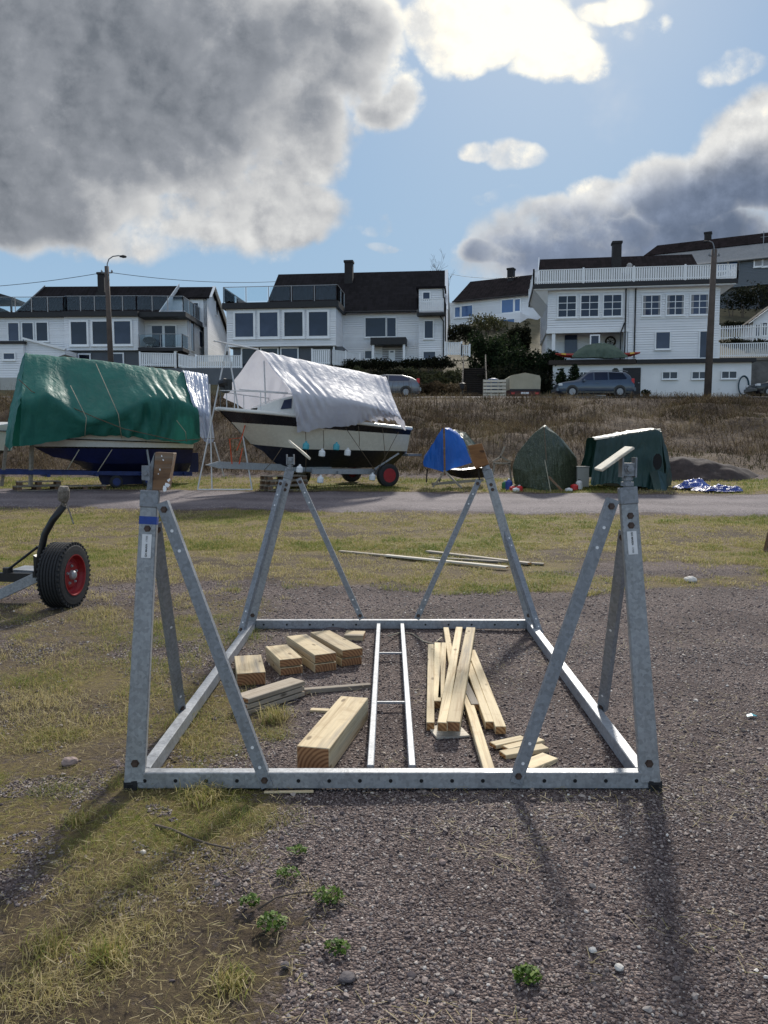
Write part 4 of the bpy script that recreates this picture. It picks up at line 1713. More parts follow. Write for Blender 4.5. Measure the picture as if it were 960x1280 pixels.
def wheel_obj(parent, c, ax, r, wd, name='wheel', rimmat=None, n=24):
    mb = MB()
    mb.lathe(c, ax, [(-wd, r * .55), (-wd, r * .8), (-wd * .8, r * .97), (-wd * .3, r), (wd * .3, r), (wd * .8, r * .97), (wd, r * .8), (wd, r * .55)], n, caps=False)
    o = mb.build(name, M['black_rubber'], parent, smooth=False)
    rm = MB()
    rm.lathe(c, ax, [(-wd * .3, r * .56), (-wd * .3, 0), (wd * .5, 0), (wd * .5, r * .3), (wd * .7, r * .5), (wd * 1.02, r * .6), (wd * 1.02, r * .52)], n)
    rm.build('rim', rimmat or M['galv'], o)
    return o


def rope(name, pts, r, m, parent):
    return MB().tube(pts, r, 6).build(name, m, parent, smooth=True)


# ---- white cabin cruiser under a white tarp
W1 = BF(275, 22.2, 488, 25.0)
L = W1.L
boat = thing('covered_cruiser', 'cream and black cabin cruiser under a white tarpaulin, on a trailer', 'boat', W1.p(L / 2, 0, W1.g))


def zat(px, py, w=1.1):
    return W1.lz(px, py, w)[1]


zg0, zg1 = zat(282, 512, .2), zat(505, 537, 1.2)
zs0, zs1 = zat(300, 527, .5), zat(505, 543.5, 1.2)
zw0, zw1 = zat(330, 560, .6), zat(505, 564, 1.1)
zk = zat(420, 585, .2)
st = []
for i in range(15):
    f = i / 14
    bow = max(0, 1 - f / .38)
    k = (1 - bow ** 2.2)
    wg = .06 + 1.24 * k
    ws = .05 + 1.16 * (1 - bow ** 1.9)
    ww = .02 + 1.02 * (1 - min(1, bow * 1.25) ** 1.7)
    zg = zg0 + (zg1 - zg0) * f ** .8
    zs = zs0 + (zs1 - zs0) * f ** .8
    zw = zw0 + (zw1 - zw0) * f + .12 * bow
    kk = zk + .5 * bow ** 1.6
    st.append((f * L, [(wg, zg), (ws, zs), (ww, zw), (.02, min(kk, zw - .02))], [0, .35 * bow, .95 * bow ** 1.1, 1.35 * bow ** 1.1]))
hull(W1, st, 3, boat, ['sheer_stripe', 'topside', 'bottom'], [M['hull_black'], M['hull_cream'], M['hull_navy']])
mb = MB()
mb.loft([[W1.p(s_[0], s_[1][0][0], s_[1][0][1]), W1.p(s_[0], 0, s_[1][0][1] + .08), W1.p(s_[0], -s_[1][0][0], s_[1][0][1])] for s_ in st])
mb.build('deck', M['hull_white'], boat, smooth=True)
mb = MB()
for sg in (1, -1):
    mb.tube([W1.p(s_[0] - (.05 if i == 0 else 0), sg * (s_[1][0][0] + .02), s_[1][0][1] + .03) for i, s_ in enumerate(st)], .055, 8)
mb.build('rub_rail', M['hull_white'], boat, smooth=True)
mb = MB()
e = st[-1]
mb.face([W1.p(L, w_, z_) for w_, z_ in [(e[1][0][0], e[1][0][1]), (e[1][2][0], e[1][2][1]), (0, e[1][3][1]), (-e[1][2][0], e[1][2][1]), (-e[1][0][0], e[1][0][1])]])
mb.build('transom', M['hull_cream'], boat)
mb = MB()
mb.box(W1.p(L + .22, .2, zs1 - .62), (.5, 1.9, .07), (W1.t, W1.n, Z))
mb.box(W1.p(L + .12, .5, zs1 - .35), (.16, .4, .5), (W1.t, W1.n, Z))
mb.build('swim_platform', M['galv_dark'], boat)
# cabin trunk with dark windows, pulpit rail
zc = zg0 - .1
mb = MB()
mb.loft([[W1.p(l_, w_, zc - .1), W1.p(l_ + .12, w_ * .8, zc + h_), W1.p(l_ + .12, -w_ * .8, zc + h_), W1.p(l_, -w_, zc - .1)] for l_, w_, h_ in ((.95, .35, .18), (1.5, .75, .42), (2.3, 1.0, .62), (4.6, 1.05, .6), (4.7, 1.05, .05))])
cab = mb.build('cabin', M['hull_white'], boat)
for a_, b_ in (((1.45, 1.85)), ((1.95, 2.4)), ((2.5, 3.1))):
    def cp(l_, q):
        ls = [.95, 1.5, 2.3, 4.6]
        w_ = np.interp(l_, ls, [.35, .75, 1.0, 1.05])
        h_ = np.interp(l_, ls, [.18, .42, .62, .6])
        return W1.p(l_ + .12 * q, w_ * (1 - .2 * q) + .014, zc - .1 + (h_ + .1) * q)
    MB().prism([cp(a_ + .1, .42), cp(b_, .42), cp(b_, .9), cp(a_ + .18, .9)], W1.n * .012).build('cabin_window', M['glass'], cab)
mb = MB()
pr = [W1.p(.05, 0, zg0 + .55), W1.p(.35, .35, zg0 + .53), W1.p(1.0, .72, zg0 + .5), W1.p(1.9, .98, zg0 + .45)]
pl_ = [W1.p(.05, 0, zg0 + .55), W1.p(.35, -.35, zg0 + .53), W1.p(1.0, -.72, zg0 + .5), W1.p(1.9, -.98, zg0 + .45)]
mb.tube(pr, .016, 6)
mb.tube(pl_, .016, 6)
for P_ in (pr, pl_):
    for q in P_: mb.tube([q, q - Vector((0, 0, .55))], .014, 6)
mb.build('pulpit_rail', M['white_tube'], boat)
# small outboard lying over the bow rail
mb = MB()
q = at(284, 481, 22.3)
mb.box(q, (.22, .22, .3), (W1.t, W1.n, Z))
mb.lathe(q + Vector((-.15, 0, .02)), (1, -.3, .2), [(-.05, .13), (.12, .15), (.2, .1)], 12)
mb.lathe(q + Vector((-.05, 0, -.1)), (0, -1, 0), [(-.1, .14), (.1, .14)], 14)
mb.build('outboard_motor', M['black_paint'], boat, bevel=.0)
# tarp
rows = []
TR1 = [  # photo px,py of: ridge, shoulder, hem (near side)
    (322, 437, 364, 490, 372, 538), (352, 444, 392, 494, 402, 535), (385, 451, 420, 498, 432, 534), (412, 457, 446, 502, 455, 529), (440, 462, 470, 508, 476, 527), (462, 467, 490, 516, 495, 526), (482, 471, 502, 522, 507, 537)]
for a_, b_, c_, d__, e_, f_ in TR1:
    l0, z0_ = W1.lz(a_, b_, 0)
    l1, z1_ = W1.lz(c_, d__, 1.8)
    l2, z2_ = W1.lz(e_, f_, 1.5)
    l3 = l0 - .15 * (l0 - l1)
    rows.append([W1.p(l2 - .4 + .25, -1.32, z2_ + .1), W1.p(l1 - .2, -1.18, z1_), W1.p(l0, -.5, z0_ - .55 * (z0_ - z1_) + .06), W1.p(l0, 0, z0_), W1.p((l0 + l1) / 2, .85, (z0_ + z1_) / 2), W1.p(l1, 1.8, z1_), W1.p((l1 + l2) / 2, 1.72, (z1_ + z2_) / 2), W1.p(l2, 1.5, z2_)])
fl, fz = W1.lz(279, 494, -1.5)
ml, mz = W1.lz(300, 466, -.8)
rows[0][0] = W1.p(fl, -1.5, fz)
rows[0][1] = W1.p((fl + ml) / 2, -1.2, (fz + mz) / 2)
rows[0][2] = W1.p(ml, -.8, mz)
cloth('tarp', rows, M['tarp_white'], boat, 200, 90, .075, 13, .005, 3, slope=1.5)
# trailer
def gz(l, w): return W1.ground(l, w)
mb = MB()
z_t = W1.lz(300, 583, 0)[1]
mb.beam(W1.p(-.05, 0, z_t + .05), W1.p(L * .62, 0, z_t - .12), .16, .2)
mb.beam(W1.p(L * .45, .75, z_t - .15), W1.p(L * .95, .75, z_t - .2), .1, .16)
mb.beam(W1.p(L * .45, -.75, z_t - .15), W1.p(L * .95, -.75, z_t - .2), .1, .16)
mb.beam(W1.p(L * .6, -.9, z_t - .2), W1.p(L * .6, .9, z_t - .2), .1, .1)
mb.beam(W1.p(L * .88, -1.1, z_t - .25), W1.p(L * .88, 1.1, z_t - .25), .1, .1)
mb.beam(W1.p(L * .80, 1.0, z_t - .1), W1.p(L * .93, 1.2, z_t + .38), .07, .05)
mb.beam(W1.p(L * .80, -1.0, z_t - .1), W1.p(L * .93, -1.2, z_t + .38), .07, .05)
mb.prism([W1.p(-.05, .08, z_t + .15), W1.p(-.05, .08, z_t - .05), W1.p(-.4, .02, z_t + .05)], W1.n * -.16)
ch = mb.build('trailer_frame', M['galv'], boat, bevel=.004)
wheel_obj(boat, W1.p(L * .86, 1.22, gz(L * .86, 1.2) + .36), W1.n, .36, .11, rimmat=M['red_paint'])
wheel_obj(boat, W1.p(L * .86, -1.22, gz(L * .86, -1.2) + .36), -W1.n, .36, .11, rimmat=M['red_paint'])
wheel_obj(boat, W1.p(L * .52, -1.0, gz(L * .52, -1.0) + .33), -W1.n, .33, .1)
# ropes over the hull
for i, (x0, y0, x1, y1) in enumerate(((382, 540, 382, 590), (404, 538, 404, 566), (448, 532, 449, 558), (478, 533, 482, 590), (432, 535, 470, 590), (498, 540, 466, 596), (352, 560, 330, 588))):
    a_ = W1.p(*[(l_, 1.36, z_) for l_, z_ in [W1.lz(x0, y0, 1.36)]][0])
    b_ = W1.p(*[(l_, 1.3, z_) for l_, z_ in [W1.lz(x1, y1, 1.3)]][0])
    rope('lashing', [a_, (a_ + b_) / 2 + Vector((.02, 0, -.03)), b_], .009, M['dark_rope'], boat)
for i, (px, py, m) in enumerate(((382, 557, 'plastic_teal'), (402, 566, 'plastic_white'), (420, 558, 'plastic_teal'), (434, 565, 'plastic_white'), (465, 596, 'plastic_white'), (374, 586, 'plastic_white'), (400, 599, 'plastic_white'))):
    l_, z_ = W1.lz(px, py, 1.38)
    q = W1.p(l_, 1.38, z_)
    mb = MB()
    mb.lathe(q - Vector((0, 0, .11)), (.1, 0, 1), [(0, .07), (.02, .095), (.14, .095), (.18, .07), (.2, .03), (.24, .03)], 12)
    o = mb.build('water_jug', M[m], None, smooth=False)
    tag(o, ['teal jug hanging from a line under the bow tarp edge', 'white and blue jug hanging second along the cruiser hull', 'bright teal jug hanging mid hull below the white tarp', 'white jug hanging right of the bright teal one',
            'white jug hanging low beside the cruiser trailer wheel', 'white jug on the trailer behind the rear left cradle pad', 'white jug standing on grass under the cruiser, by the pallets'][i], 'jug', 'jugs weighting the tarp lines')
for l_, z_ in [W1.lz(420, 552, 1.36)]:
    pass
# orange webbing at the bow
mb = MB()
for (x0, y0, x1, y1) in ((311, 512, 302, 548), (302, 548, 296, 563), (286, 549, 303, 547), (287, 549, 290, 580), (303, 560, 299, 580)):
    a_, b_ = [W1.p(l_, .3, z_) for l_, z_ in (W1.lz(x0, y0, .3), W1.lz(x1, y1, .3))]
    mb.beam(a_, b_, .012, .06, up=W1.n)
s = mb.build('bow_strap', M['orange'], boat)
s['kind'] = 'stuff'
# pallets below the drawbar
def pallet(name, c, t_, n_, label, ht=.14, size=(1.2, .8), group='pallets under the boats'):
    root = thing(name, label, 'pallet', c, group)
    up = Vector((0, 0, 1))
    c = Vector(c)
    for k in range(5):
        w_ = -size[1] / 2 + .05 + k * (size[1] - .1) / 4
        MB().box(c + n_ * w_ + up * (ht - .011), (size[0], .1, .022), (t_, n_, up)).build('top_board', M['greywood'], root)
    for k in range(3):
        l_ = -size[0] / 2 + .07 + k * (size[0] - .14) / 2
        for j in range(3):
            w_ = -size[1] / 2 + .05 + j * (size[1] - .1) / 2
            MB().box(c + n_ * w_ + t_ * l_ + up * (ht * .5), (.13, .1, ht * .62), (t_, n_, up)).build('block', M['padwood'], root)
    for j in range(3):
        w_ = -size[1] / 2 + .05 + j * (size[1] - .1) / 2
        MB().box(c + n_ * w_ + up * .013, (size[0], .1, .022), (t_, n_, up)).build('bottom_board', M['greywood'], root)
    return root


q = W1.p(1.9, .1, 0)
q.z = tz(q.x, q.y)
pal = pallet('wood_pallet', q, W1.t, W1.n, 'lower wooden pallet propping the drawbar of the cruiser trailer')
dup(pal, q + Vector((.03, 0, .145)), .08, 'upper wooden pallet propping the drawbar of the cruiser trailer')
dup(pal, q + Vector((.02, 0, .29)), -.05, 'topmost pallet propping the drawbar of the cruiser trailer')

# tube frame the tarp ridge hangs from
fr = thing('cover_frame', 'white tube trestle on the grass between the green and the white covered boats', 'trestle', at(282, 612, 22.6))
dF = 22.6
for nm, pts in (('leg', [at(284, 430, dF), at(247, 612, dF)]), ('leg', [at(284, 430, dF), at(315, 611, dF)]), ('base_bar', [at(247, 612, dF), at(316, 612, dF)]),
                ('ridge_pole', [at(267, 426, dF + .1), at(323, 437, W1.p(W1.lz(322, 437, 0)[0], 0, 0).y)]), ('prop', [at(262, 480, dF + .3), at(265, 611, dF + .3)]), ('brace', [at(268, 553, dF + .4), at(280, 595, dF + .8)])):
    MB().tube(pts, .022, 8).build(nm, M['white_tube'], fr)
MB().tube([at(330, 451, dF + .3), at(332, 505, dF + .3)], .02, 6).build('upright', M['white_tube'], fr)
MB().tube([at(299, 487, dF + .2), at(360, 491, dF + .3)], .018, 6).build('cross_bar', M['white_tube'], fr)

# ---- sailing boat under the green tarp
G1 = BF(20, 23.2, 244, 26.0)
L = G1.L
gb = thing('covered_sailboat', 'blue bottomed boat under a long green tarpaulin with a silver end, on a blue trailer', 'boat', G1.p(L / 2, 0, G1.g))
hb0 = G1.lz(50, 562, .1)[0]
zg0, zg1 = G1.lz(60, 545, .6)[1], G1.lz(240, 552, 1.1)[1]
zw0, zw1 = G1.lz(70, 560, .6)[1], G1.lz(240, 562, 1.1)[1]
zk = G1.lz(160, 592, .2)[1]
st = []
for i in range(15):
    f = i / 14
    bow = max(0, 1 - f / .4)
    aft = max(0, (f - .75) / .25)
    wg = .05 + 1.1 * (1 - bow ** 2.2) - .15 * aft
    ww = .03 + .98 * (1 - min(1, bow * 1.1) ** 1.8) - .2 * aft
    zg, zw = zg0 + (zg1 - zg0) * f, zw0 + (zw1 - zw0) * f
    st.append((.25 + f * (L - .55), [(wg, zg + .1), (ww + .04, zw + .05), (ww, zw), (ww * .7, zk + (zw - zk) * .42 + .2 * bow), (.02, zk + .62 * bow ** 1.3)], [0, .3 * bow, .32 * bow, .8 * bow, 1.3 * bow]))
hull(G1, st, 4, gb, ['topside', 'waterline_stripe', 'bilge', 'bottom'], [M['hull_white'], M['hull_black'], M['hull_blue'], M['hull_blue']])
MB().loft([[G1.p(s_[0], s_[1][0][0], s_[1][0][1]), G1.p(s_[0], -s_[1][0][0], s_[1][0][1])] for s_ in st]).build('deck', M['hull_white'], gb)
MB().tube([G1.p(s_[0] - .04, s_[1][0][0] + .03, s_[1][0][1] - .16) for s_ in st], .018, 6).build('rub_rail', M['hull_black'], gb)
rl0, rz0 = G1.lz(212, 566, .1)
rl1, rz1 = G1.lz(248, 590, .1)
MB().prism([G1.p(rl0, .12, rz0), G1.p(rl1, .12, rz0), G1.p(rl1, .12, rz1), G1.p(rl0, .12, rz1)], G1.n * -.08).build('rudder', M['hull_blue'], gb)
mb = MB()
for k, (px, py, s_) in enumerate(((235, 571, .09), (234, 577, .06), (236, 582, .07), (235, 587, .08))):
    l_, z_ = G1.lz(px, py, .125)
    mb.prism([G1.p(l_ + math.cos(a_) * s_ * .8, .122, z_ + math.sin(a_) * s_) for a_ in [i * 1.05 for i in range(6)]], G1.n * .006)
mb.build('worn_patch', M['tarp_beige'], gb)
mb = MB()
kz = zk - .35
mb.loft([[G1.p(L * .42 + a_, w_, zk + .1), G1.p(L * .45 + a_ * .9, w_ * .7, kz)] for a_, w_ in ((0, 0), (.4, .1), (1.1, .12), (1.7, 0), (1.1, -.12), (.4, -.1), (0, 0))])
mb.build('keel', M['hull_blue'], gb)
rows = []
GT1 = [  # ridge, shoulder, hem
    (31, 441, 27, 500, 24, 556), (60, 444, 62, 494, 60, 553), (95, 447, 108, 524, 104, 546), (130, 451, 150, 512, 146, 547), (165, 456, 188, 497, 182, 549), (195, 460, 215, 498, 210, 551), (222, 464, 236, 505, 236, 552), (236, 466, 248, 512, 250, 551)]
for a_, b_, c_, d__, e_, f_ in GT1:
    l0, z0_ = G1.lz(a_, b_, 0)
    l1, z1_ = G1.lz(c_, d__, 1.75)
    l2, z2_ = G1.lz(e_, f_, 1.4)
    rows.append([G1.p(l2, -1.22, z2_), G1.p(l1, -1.08, z1_), G1.p((l0 + l1) / 2, -.55, (z0_ + z1_) / 2), G1.p(l0, 0, z0_), G1.p((l0 + l1) / 2, .85, (z0_ + z1_) / 2), G1.p(l1, 1.75, z1_), G1.p((l1 + l2) / 2, 1.62, (z1_ + z2_) / 2), G1.p(l2, 1.4, z2_)])
cloth('tarp', rows, M['tarp_green'], gb, 220, 90, .085, 14, .006, 8, slope=1.8)
# hanging left end with a slit
r0_ = rows[0]
apex, sh, hm = r0_[3], r0_[5], r0_[7]
lowz = gz_ = G1.lz(14, 574, .3)[1]
endrows = []
for q in np.linspace(0, 1, 7):
    w_ = 1.22 - 2.44 * q
    top = Vector(r0_[3]).lerp(Vector(r0_[5]) if q < .5 else Vector(r0_[1]), min(1, abs(q - .5) * 2))
    slit = .28 if abs(q - .5) < .1 else 0
    bz = lowz + .05 + slit * .9 + .5 * (1 - q) * .6
    bot = G1.p(-.22 + .1 * abs(q - .5), w_, bz)
    endrows.append([top.lerp(bot, k) + G1.t * (-.06 * math.sin(k * 3.1)) for k in (0, .25, .5, .75, 1)])
cloth('tarp_end', endrows, M['tarp_green'], gb, 60, 40, .04, 5, .01, 12, hemwave=.02)
rows2 = []
for a_, b_, c_, d__, e_, f_ in ((228, 463, 240, 502, 246, 540), (238, 465, 248, 512, 255, 552), (250, 467, 256, 515, 262, 555), (259, 469, 264, 520, 268, 548)):
    l0, z0_ = G1.lz(a_, b_, 0)
    l1, z1_ = G1.lz(c_, d__, 1.7)
    l2, z2_ = G1.lz(e_, f_, 1.42)
    rows2.append([G1.p(l2, -1.26, z2_), G1.p(l1, -1.1, z1_), G1.p(l0, -.5, (z0_ + z1_) / 2), G1.p(l0, 0, z0_ + .03), G1.p((l0 + l1) / 2, .85, (z0_ + z1_) / 2), G1.p(l1, 1.72, z1_), G1.p((l1 + l2) / 2, 1.6, (z1_ + z2_) / 2), G1.p(l2, 1.42, z2_)])
cloth('silver_tarp', rows2, M['tarp_silver'], gb, 80, 70, .1, 6, .015, 15, slope=1.4)
# cord round the tarp
cord = [(22, 474), (38, 489), (60, 499), (85, 508), (120, 524), (150, 536), (185, 544), (215, 551), (240, 549), (262, 548)]
rope('tarp_cord', [G1.p(G1.lz(x, y, 1.32)[0], 1.85 - (.25 if i < 4 else 0), G1.lz(x, y, 1.85 - (.25 if i < 4 else 0))[1]) for i, (x, y) in enumerate(cord)], .013, M['dark_rope'], gb)
for (x0, y0, xm, ym, x1, y1) in ((88, 482, 108, 522, 106, 546), (120, 455, 148, 518, 152, 548), (205, 505, 232, 540, 233, 552)):
    rope('lashing', [G1.p(G1.lz(x, y, w_)[0], w_, G1.lz(x, y, w_)[1]) for x, y, w_ in ((x0, y0, 1.25), (xm, ym, 1.85), (x1, y1, 1.5))], .01, M['rope'], gb)
for (x0, y0, x1, y1) in ((99, 562, 84, 587), (140, 562, 122, 590)):
    rope('lashing', [G1.p(G1.lz(x, y, 1.2)[0], 1.2, G1.lz(x, y, 1.2)[1]) for x, y in ((x0, y0), (x1, y1))], .014, M['rope'], gb)
# props and the blue trailer
for px0, py0, px1, py1, w_ in ((40, 552, 38, 608, .9), (8, 556, 2, 608, 1.1)):
    a_, b_ = at(px0, py0, 23.0), at(px1, py1, 22.9)
    MB().beam(a_, b_, .09, .09).build('wood_prop', M['greywood'], gb)
a_, b_ = G1.p(*[(l_, .9, z_) for l_, z_ in [G1.lz(182, 550, .9)]][0]), G1.p(*[(l_, 1.1, z_) for l_, z_ in [G1.lz(187, 583, 1.1)]][0])
MB().tube([a_, b_], .035, 8).build('support_post', M['galv'], gb)
mb = MB()
zb = G1.lz(60, 590, .5)[1]
mb.beam(G1.p(-1.2, .55, zb + .03), G1.p(L * .95, .55, zb - .12), .1, .13)
mb.beam(G1.p(-.6, -.55, zb + .03), G1.p(L * .95, -.55, zb - .12), .1, .13)
for f in (.15, .4, .65, .9): mb.beam(G1.p(L * f, -.8, zb - .1), G1.p(L * f, .8, zb - .1), .09, .09)
mb.build('trailer_frame', M['trailer_blue'], gb, bevel=.004)
for f in (.5, .68):
    for sg in (1, -1):
        wheel_obj(gb, G1.p(L * f, sg * .82, G1.ground(L * f, sg * .8) + .2), G1.n * sg, .2, .08, rimmat=M['trailer_blue'])
q = at(45, 604, 23.4)
q.z = tz(q.x, q.y)
p2 = dup(pal, q, .1, 'lower grey pallet under the green covered boat, by its wooden prop')
dup(pal, q + Vector((.05, .05, .145)), .0, 'upper grey pallet under the green covered boat, by its wooden prop')
dup(pal, q + Vector((1.35, .35, 0)), -.1, 'pallet under the blue hull, right of the wooden prop')

# ---- the white boat behind, cut off by the left edge
H1 = BF(-120, 25.5, 24, 26.5)
wb = thing('white_boat', 'white boat on a trailer at the left edge, behind the green covered one', 'boat', H1.p(H1.L / 2, 0, H1.g))
zt, zm, zk = H1.lz(10, 531, .8)[1], H1.lz(10, 563, .8)[1], H1.lz(0, 588, .2)[1]
st = []
for i in range(9):
    f = i / 8
    bow = max(0, (f - .55) / .45)
    st.append((f * H1.L, [(1.05 * (1 - bow ** 2.4) + .04, zt), (.95 * (1 - bow ** 2) + .03, zm), (.02, zk + .5 * bow)], [0, -.2 * bow, -.7 * bow]))
hull(H1, st, 2, wb, ['topside', 'bottom'], [M['hull_white'], M['hull_navy']])
MB().loft([[H1.p(s_[0], s_[1][0][0], zt), H1.p(s_[0], 0, zt + .12), H1.p(s_[0], -s_[1][0][0], zt)] for s_ in st]).build('deck', M['hull_white'], wb)
mb = MB()
mb.tube([H1.p(s_[0], s_[1][0][0] + .02, zt - .2) for s_ in st], .02, 6)
mb.build('rub_rail', M['hull_black'], wb)
mb = MB()
mb.beam(H1.p(-.5, .4, zk - .02), H1.p(H1.L, .4, zk - .02), .1, .12)
mb.beam(H1.p(-.5, -.4, zk - .02), H1.p(H1.L, -.4, zk - .02), .1, .12)
mb.build('trailer_frame', M['trailer_blue'], wb)
wheel_obj(wb, H1.p(H1.L * .75, .9, H1.ground(H1.L * .75, .9) + .3), H1.n, .3, .1)
wheel_obj(wb, H1.p(H1.L * .3, .9, H1.ground(H1.L * .3, .9) + .3), H1.n, .3, .1)


# ---- three small boats under tarps at the right
def poly_tarp(name, faces, m, parent, sub=5, amp=.03, seed=0, thick=0):
    """crumpled sheet from a coarse faceted cover"""
    bm = bmesh.new()
    vm = {}
    for f in faces:
        vs = []
        for p in f:
            k = tuple(round(c, 3) for c in p)
            if k not in vm: vm[k] = bm.verts.new(p)
            vs.append(vm[k])
        try:
            bm.faces.new(vs)
        except ValueError:
            pass
    bmesh.ops.triangulate(bm, faces=[f for f in bm.faces if len(f.verts) > 4])
    bmesh.ops.recalc_face_normals(bm, faces=bm.faces)
    for k in range(sub):
        bmesh.ops.subdivide_edges(bm, edges=bm.edges[:], cuts=1, use_grid_fill=True, smooth=.18 if k < 2 else 0)
    bm.normal_update()
    off = {}
    for v in bm.verts:
        q = v.co
        n1_ = noise.noise(Vector((q.x * 2.2 + seed, q.y * 2.2, q.z * .9)))
        n2_ = noise.noise(Vector((q.x * 6 + seed, q.y * 6, q.z * 3)))
        n3_ = 1 - abs(noise.noise(Vector((q.x * 3.5, q.y * 3.5 + seed, q.z * 1.6)))) * 2
        off[v] = v.normal * amp * (n1_ * 1.2 + n2_ * .5 + n3_ * .6)
    for v, o_ in off.items(): v.co += o_
    me = bpy.data.meshes.new(name)
    V = np.array([v.co[:] for v in bm.verts])
    c = Vector((V.min(0) + V.max(0)) / 2)
    for v in bm.verts: v.co -= c
    bm.to_mesh(me)
    bm.free()
    me.materials.append(m)
    me.polygons.foreach_set('use_smooth', [True] * len(me.polygons))
    o = bpy.data.objects.new(name, me)
    COL.objects.link(o)
    WO[o.name] = c
    if parent is not None:
        o.parent = parent
        o.location = c - WO[parent.name]
    else:
        o.location = c
    return o


# blue
dB_ = 23.0
bl = thing('covered_dinghy', 'small boat under a bright blue tarpaulin on a wooden trestle, beside the white cruiser', 'boat', at(570, 610, dB_))
a_ = at(553, 534, dB_)
b_ = at(575, 541, dB_ + 1.2)
c_ = at(606, 578, dB_ + .8)
blf = [
    [a_, at(529, 577, dB_ + .3), at(530, 583, dB_ + .2), at(554, 590, dB_ - .2)],
    [a_, at(554, 590, dB_ - .2), at(590, 578, dB_ + .1), at(578, 548, dB_ + .5)],
    [a_, at(578, 548, dB_ + .5), b_],
    [a_, b_, at(540, 560, dB_ + 2.2), at(529, 577, dB_ + .3)],
]
poly_tarp('tarp', blf, M['tarp_blue'], bl, 5, .028, 1)
poly_tarp('brown_cover', [[at(566, 536, dB_ + .9), at(578, 548, dB_ + .52), at(592, 578, dB_ + .12), at(608, 582, dB_ + 1.0), at(596, 556, dB_ + 1.4), at(582, 540, dB_ + 1.4)]], M['tarp_olive'], bl, 5, .03, 4)
mb = MB()
mb.loft([[at(545, 585, dB_ + .1), at(556, 592, dB_ + .2), at(556, 584, dB_ + .8)], [at(575, 588, dB_ + .0), at(578, 598, dB_ + .3), at(578, 586, dB_ + 1.2)], [at(606, 584, dB_ + .5), at(606, 597, dB_ + .8), at(606, 582, dB_ + 1.5)]])
mb.build('hull', M['hull_black'], bl)
MB().tube([at(555, 533, dB_ - .28), at(556, 594, dB_ - .3)], .03, 8).build('pole', M['padwood'], bl)
MB().beam(at(555, 588, dB_ - .28), at(577, 610, dB_ - .5), .07, .05).build('trestle_leg', M['greywood'], bl)
MB().beam(at(557, 588, dB_ - .28), at(541, 609, dB_ - .2), .07, .05).build('trestle_leg', M['greywood'], bl)
MB().beam(at(540, 605, dB_ - .1), at(604, 600, dB_ + .6), .06, .08).build('trestle_beam', M['greywood'], bl)
for (x0, y0, x1, y1) in ((534, 586, 533, 603), (552, 592, 549, 604), (598, 588, 600, 608)):
    MB().tube([at(x0, y0, dB_ + .4), at(x1, y1, dB_ + .4)], .02, 6).build('prop', M['dark_wood'], bl)
# the small trestle right of it
tr2 = thing('saw_trestle', 'small wooden A shaped trestle between the blue and olive tarpaulins', 'trestle', at(627, 600, 23.6))
for nm, (x0, y0), (x1, y1) in (('rafter', (616, 577), (626, 571)), ('rafter', (626, 571), (638, 577)), ('tie_bar', (616, 579), (638, 579)), ('king_post', (625, 572), (631, 558)), ('leg', (618, 579), (614, 606)), ('leg', (636, 579), (640, 606))):
    MB().beam(at(x0, y0, 23.6), at(x1, y1, 23.6), .05, .06, up=(0, -1, 0)).build(nm, M['greywood'], tr2)

# olive tent
dO = 22.6
ol = thing('covered_dinghy', 'boat wrapped in a pointed olive tarpaulin like a tent, mid row', 'boat', at(682, 612, dO))
ap = at(680, 533, dO)
back = at(684, 545, dO + 3.2)
olf = [
    [ap, at(647, 566, dO + .5), at(641, 585, dO + .4), at(662, 590, dO - .1), at(683, 580, dO - .35)],
    [ap, at(683, 580, dO - .35), at(702, 580, dO - .1), at(719, 572, dO + .6)],
    [at(641, 585, dO + .4), at(644, 605, dO + .4), at(664, 611, dO - .1), at(662, 590, dO - .1)],
    [at(662, 590, dO - .1), at(664, 611, dO - .1), at(685, 615, dO - .4), at(683, 580, dO - .35)],
    [at(683, 580, dO - .35), at(685, 615, dO - .4), at(704, 612, dO - .1), at(702, 580, dO - .1)],
    [at(702, 580, dO - .1), at(704, 612, dO - .1), at(722, 606, dO + .6), at(719, 572, dO + .6)],
    [ap, at(719, 572, dO + .6), at(716, 572, dO + 3.4), back],
    [ap, back, at(655, 572, dO + 3.2), at(647, 566, dO + .5)],
    [at(719, 572, dO + .6), at(722, 606, dO + .6), at(716, 598, dO + 3.4), at(716, 572, dO + 3.4)],
    [at(647, 566, dO + .5), at(655, 572, dO + 3.2), at(652, 598, dO + 3.2), at(644, 605, dO + .4), at(641, 585, dO + .4)],
]
poly_tarp('tarp', olf, M['tarp_olive'], ol, 5, .025, 9)
MB().beam(at(686, 596, dO - .5), at(703, 614, dO - .75), .08, .04).build('wood_prop', M['padwood'], ol)
MB().tube([at(681, 575, dO - .45), at(689, 618, dO - .7)], .012, 6).build('guy_rope', M['rope'], ol)
MB().tube([at(680, 533, dO - .03), at(683, 575, dO - .42)], .012, 6).build('ridge_cord', M['dark_rope'], ol)

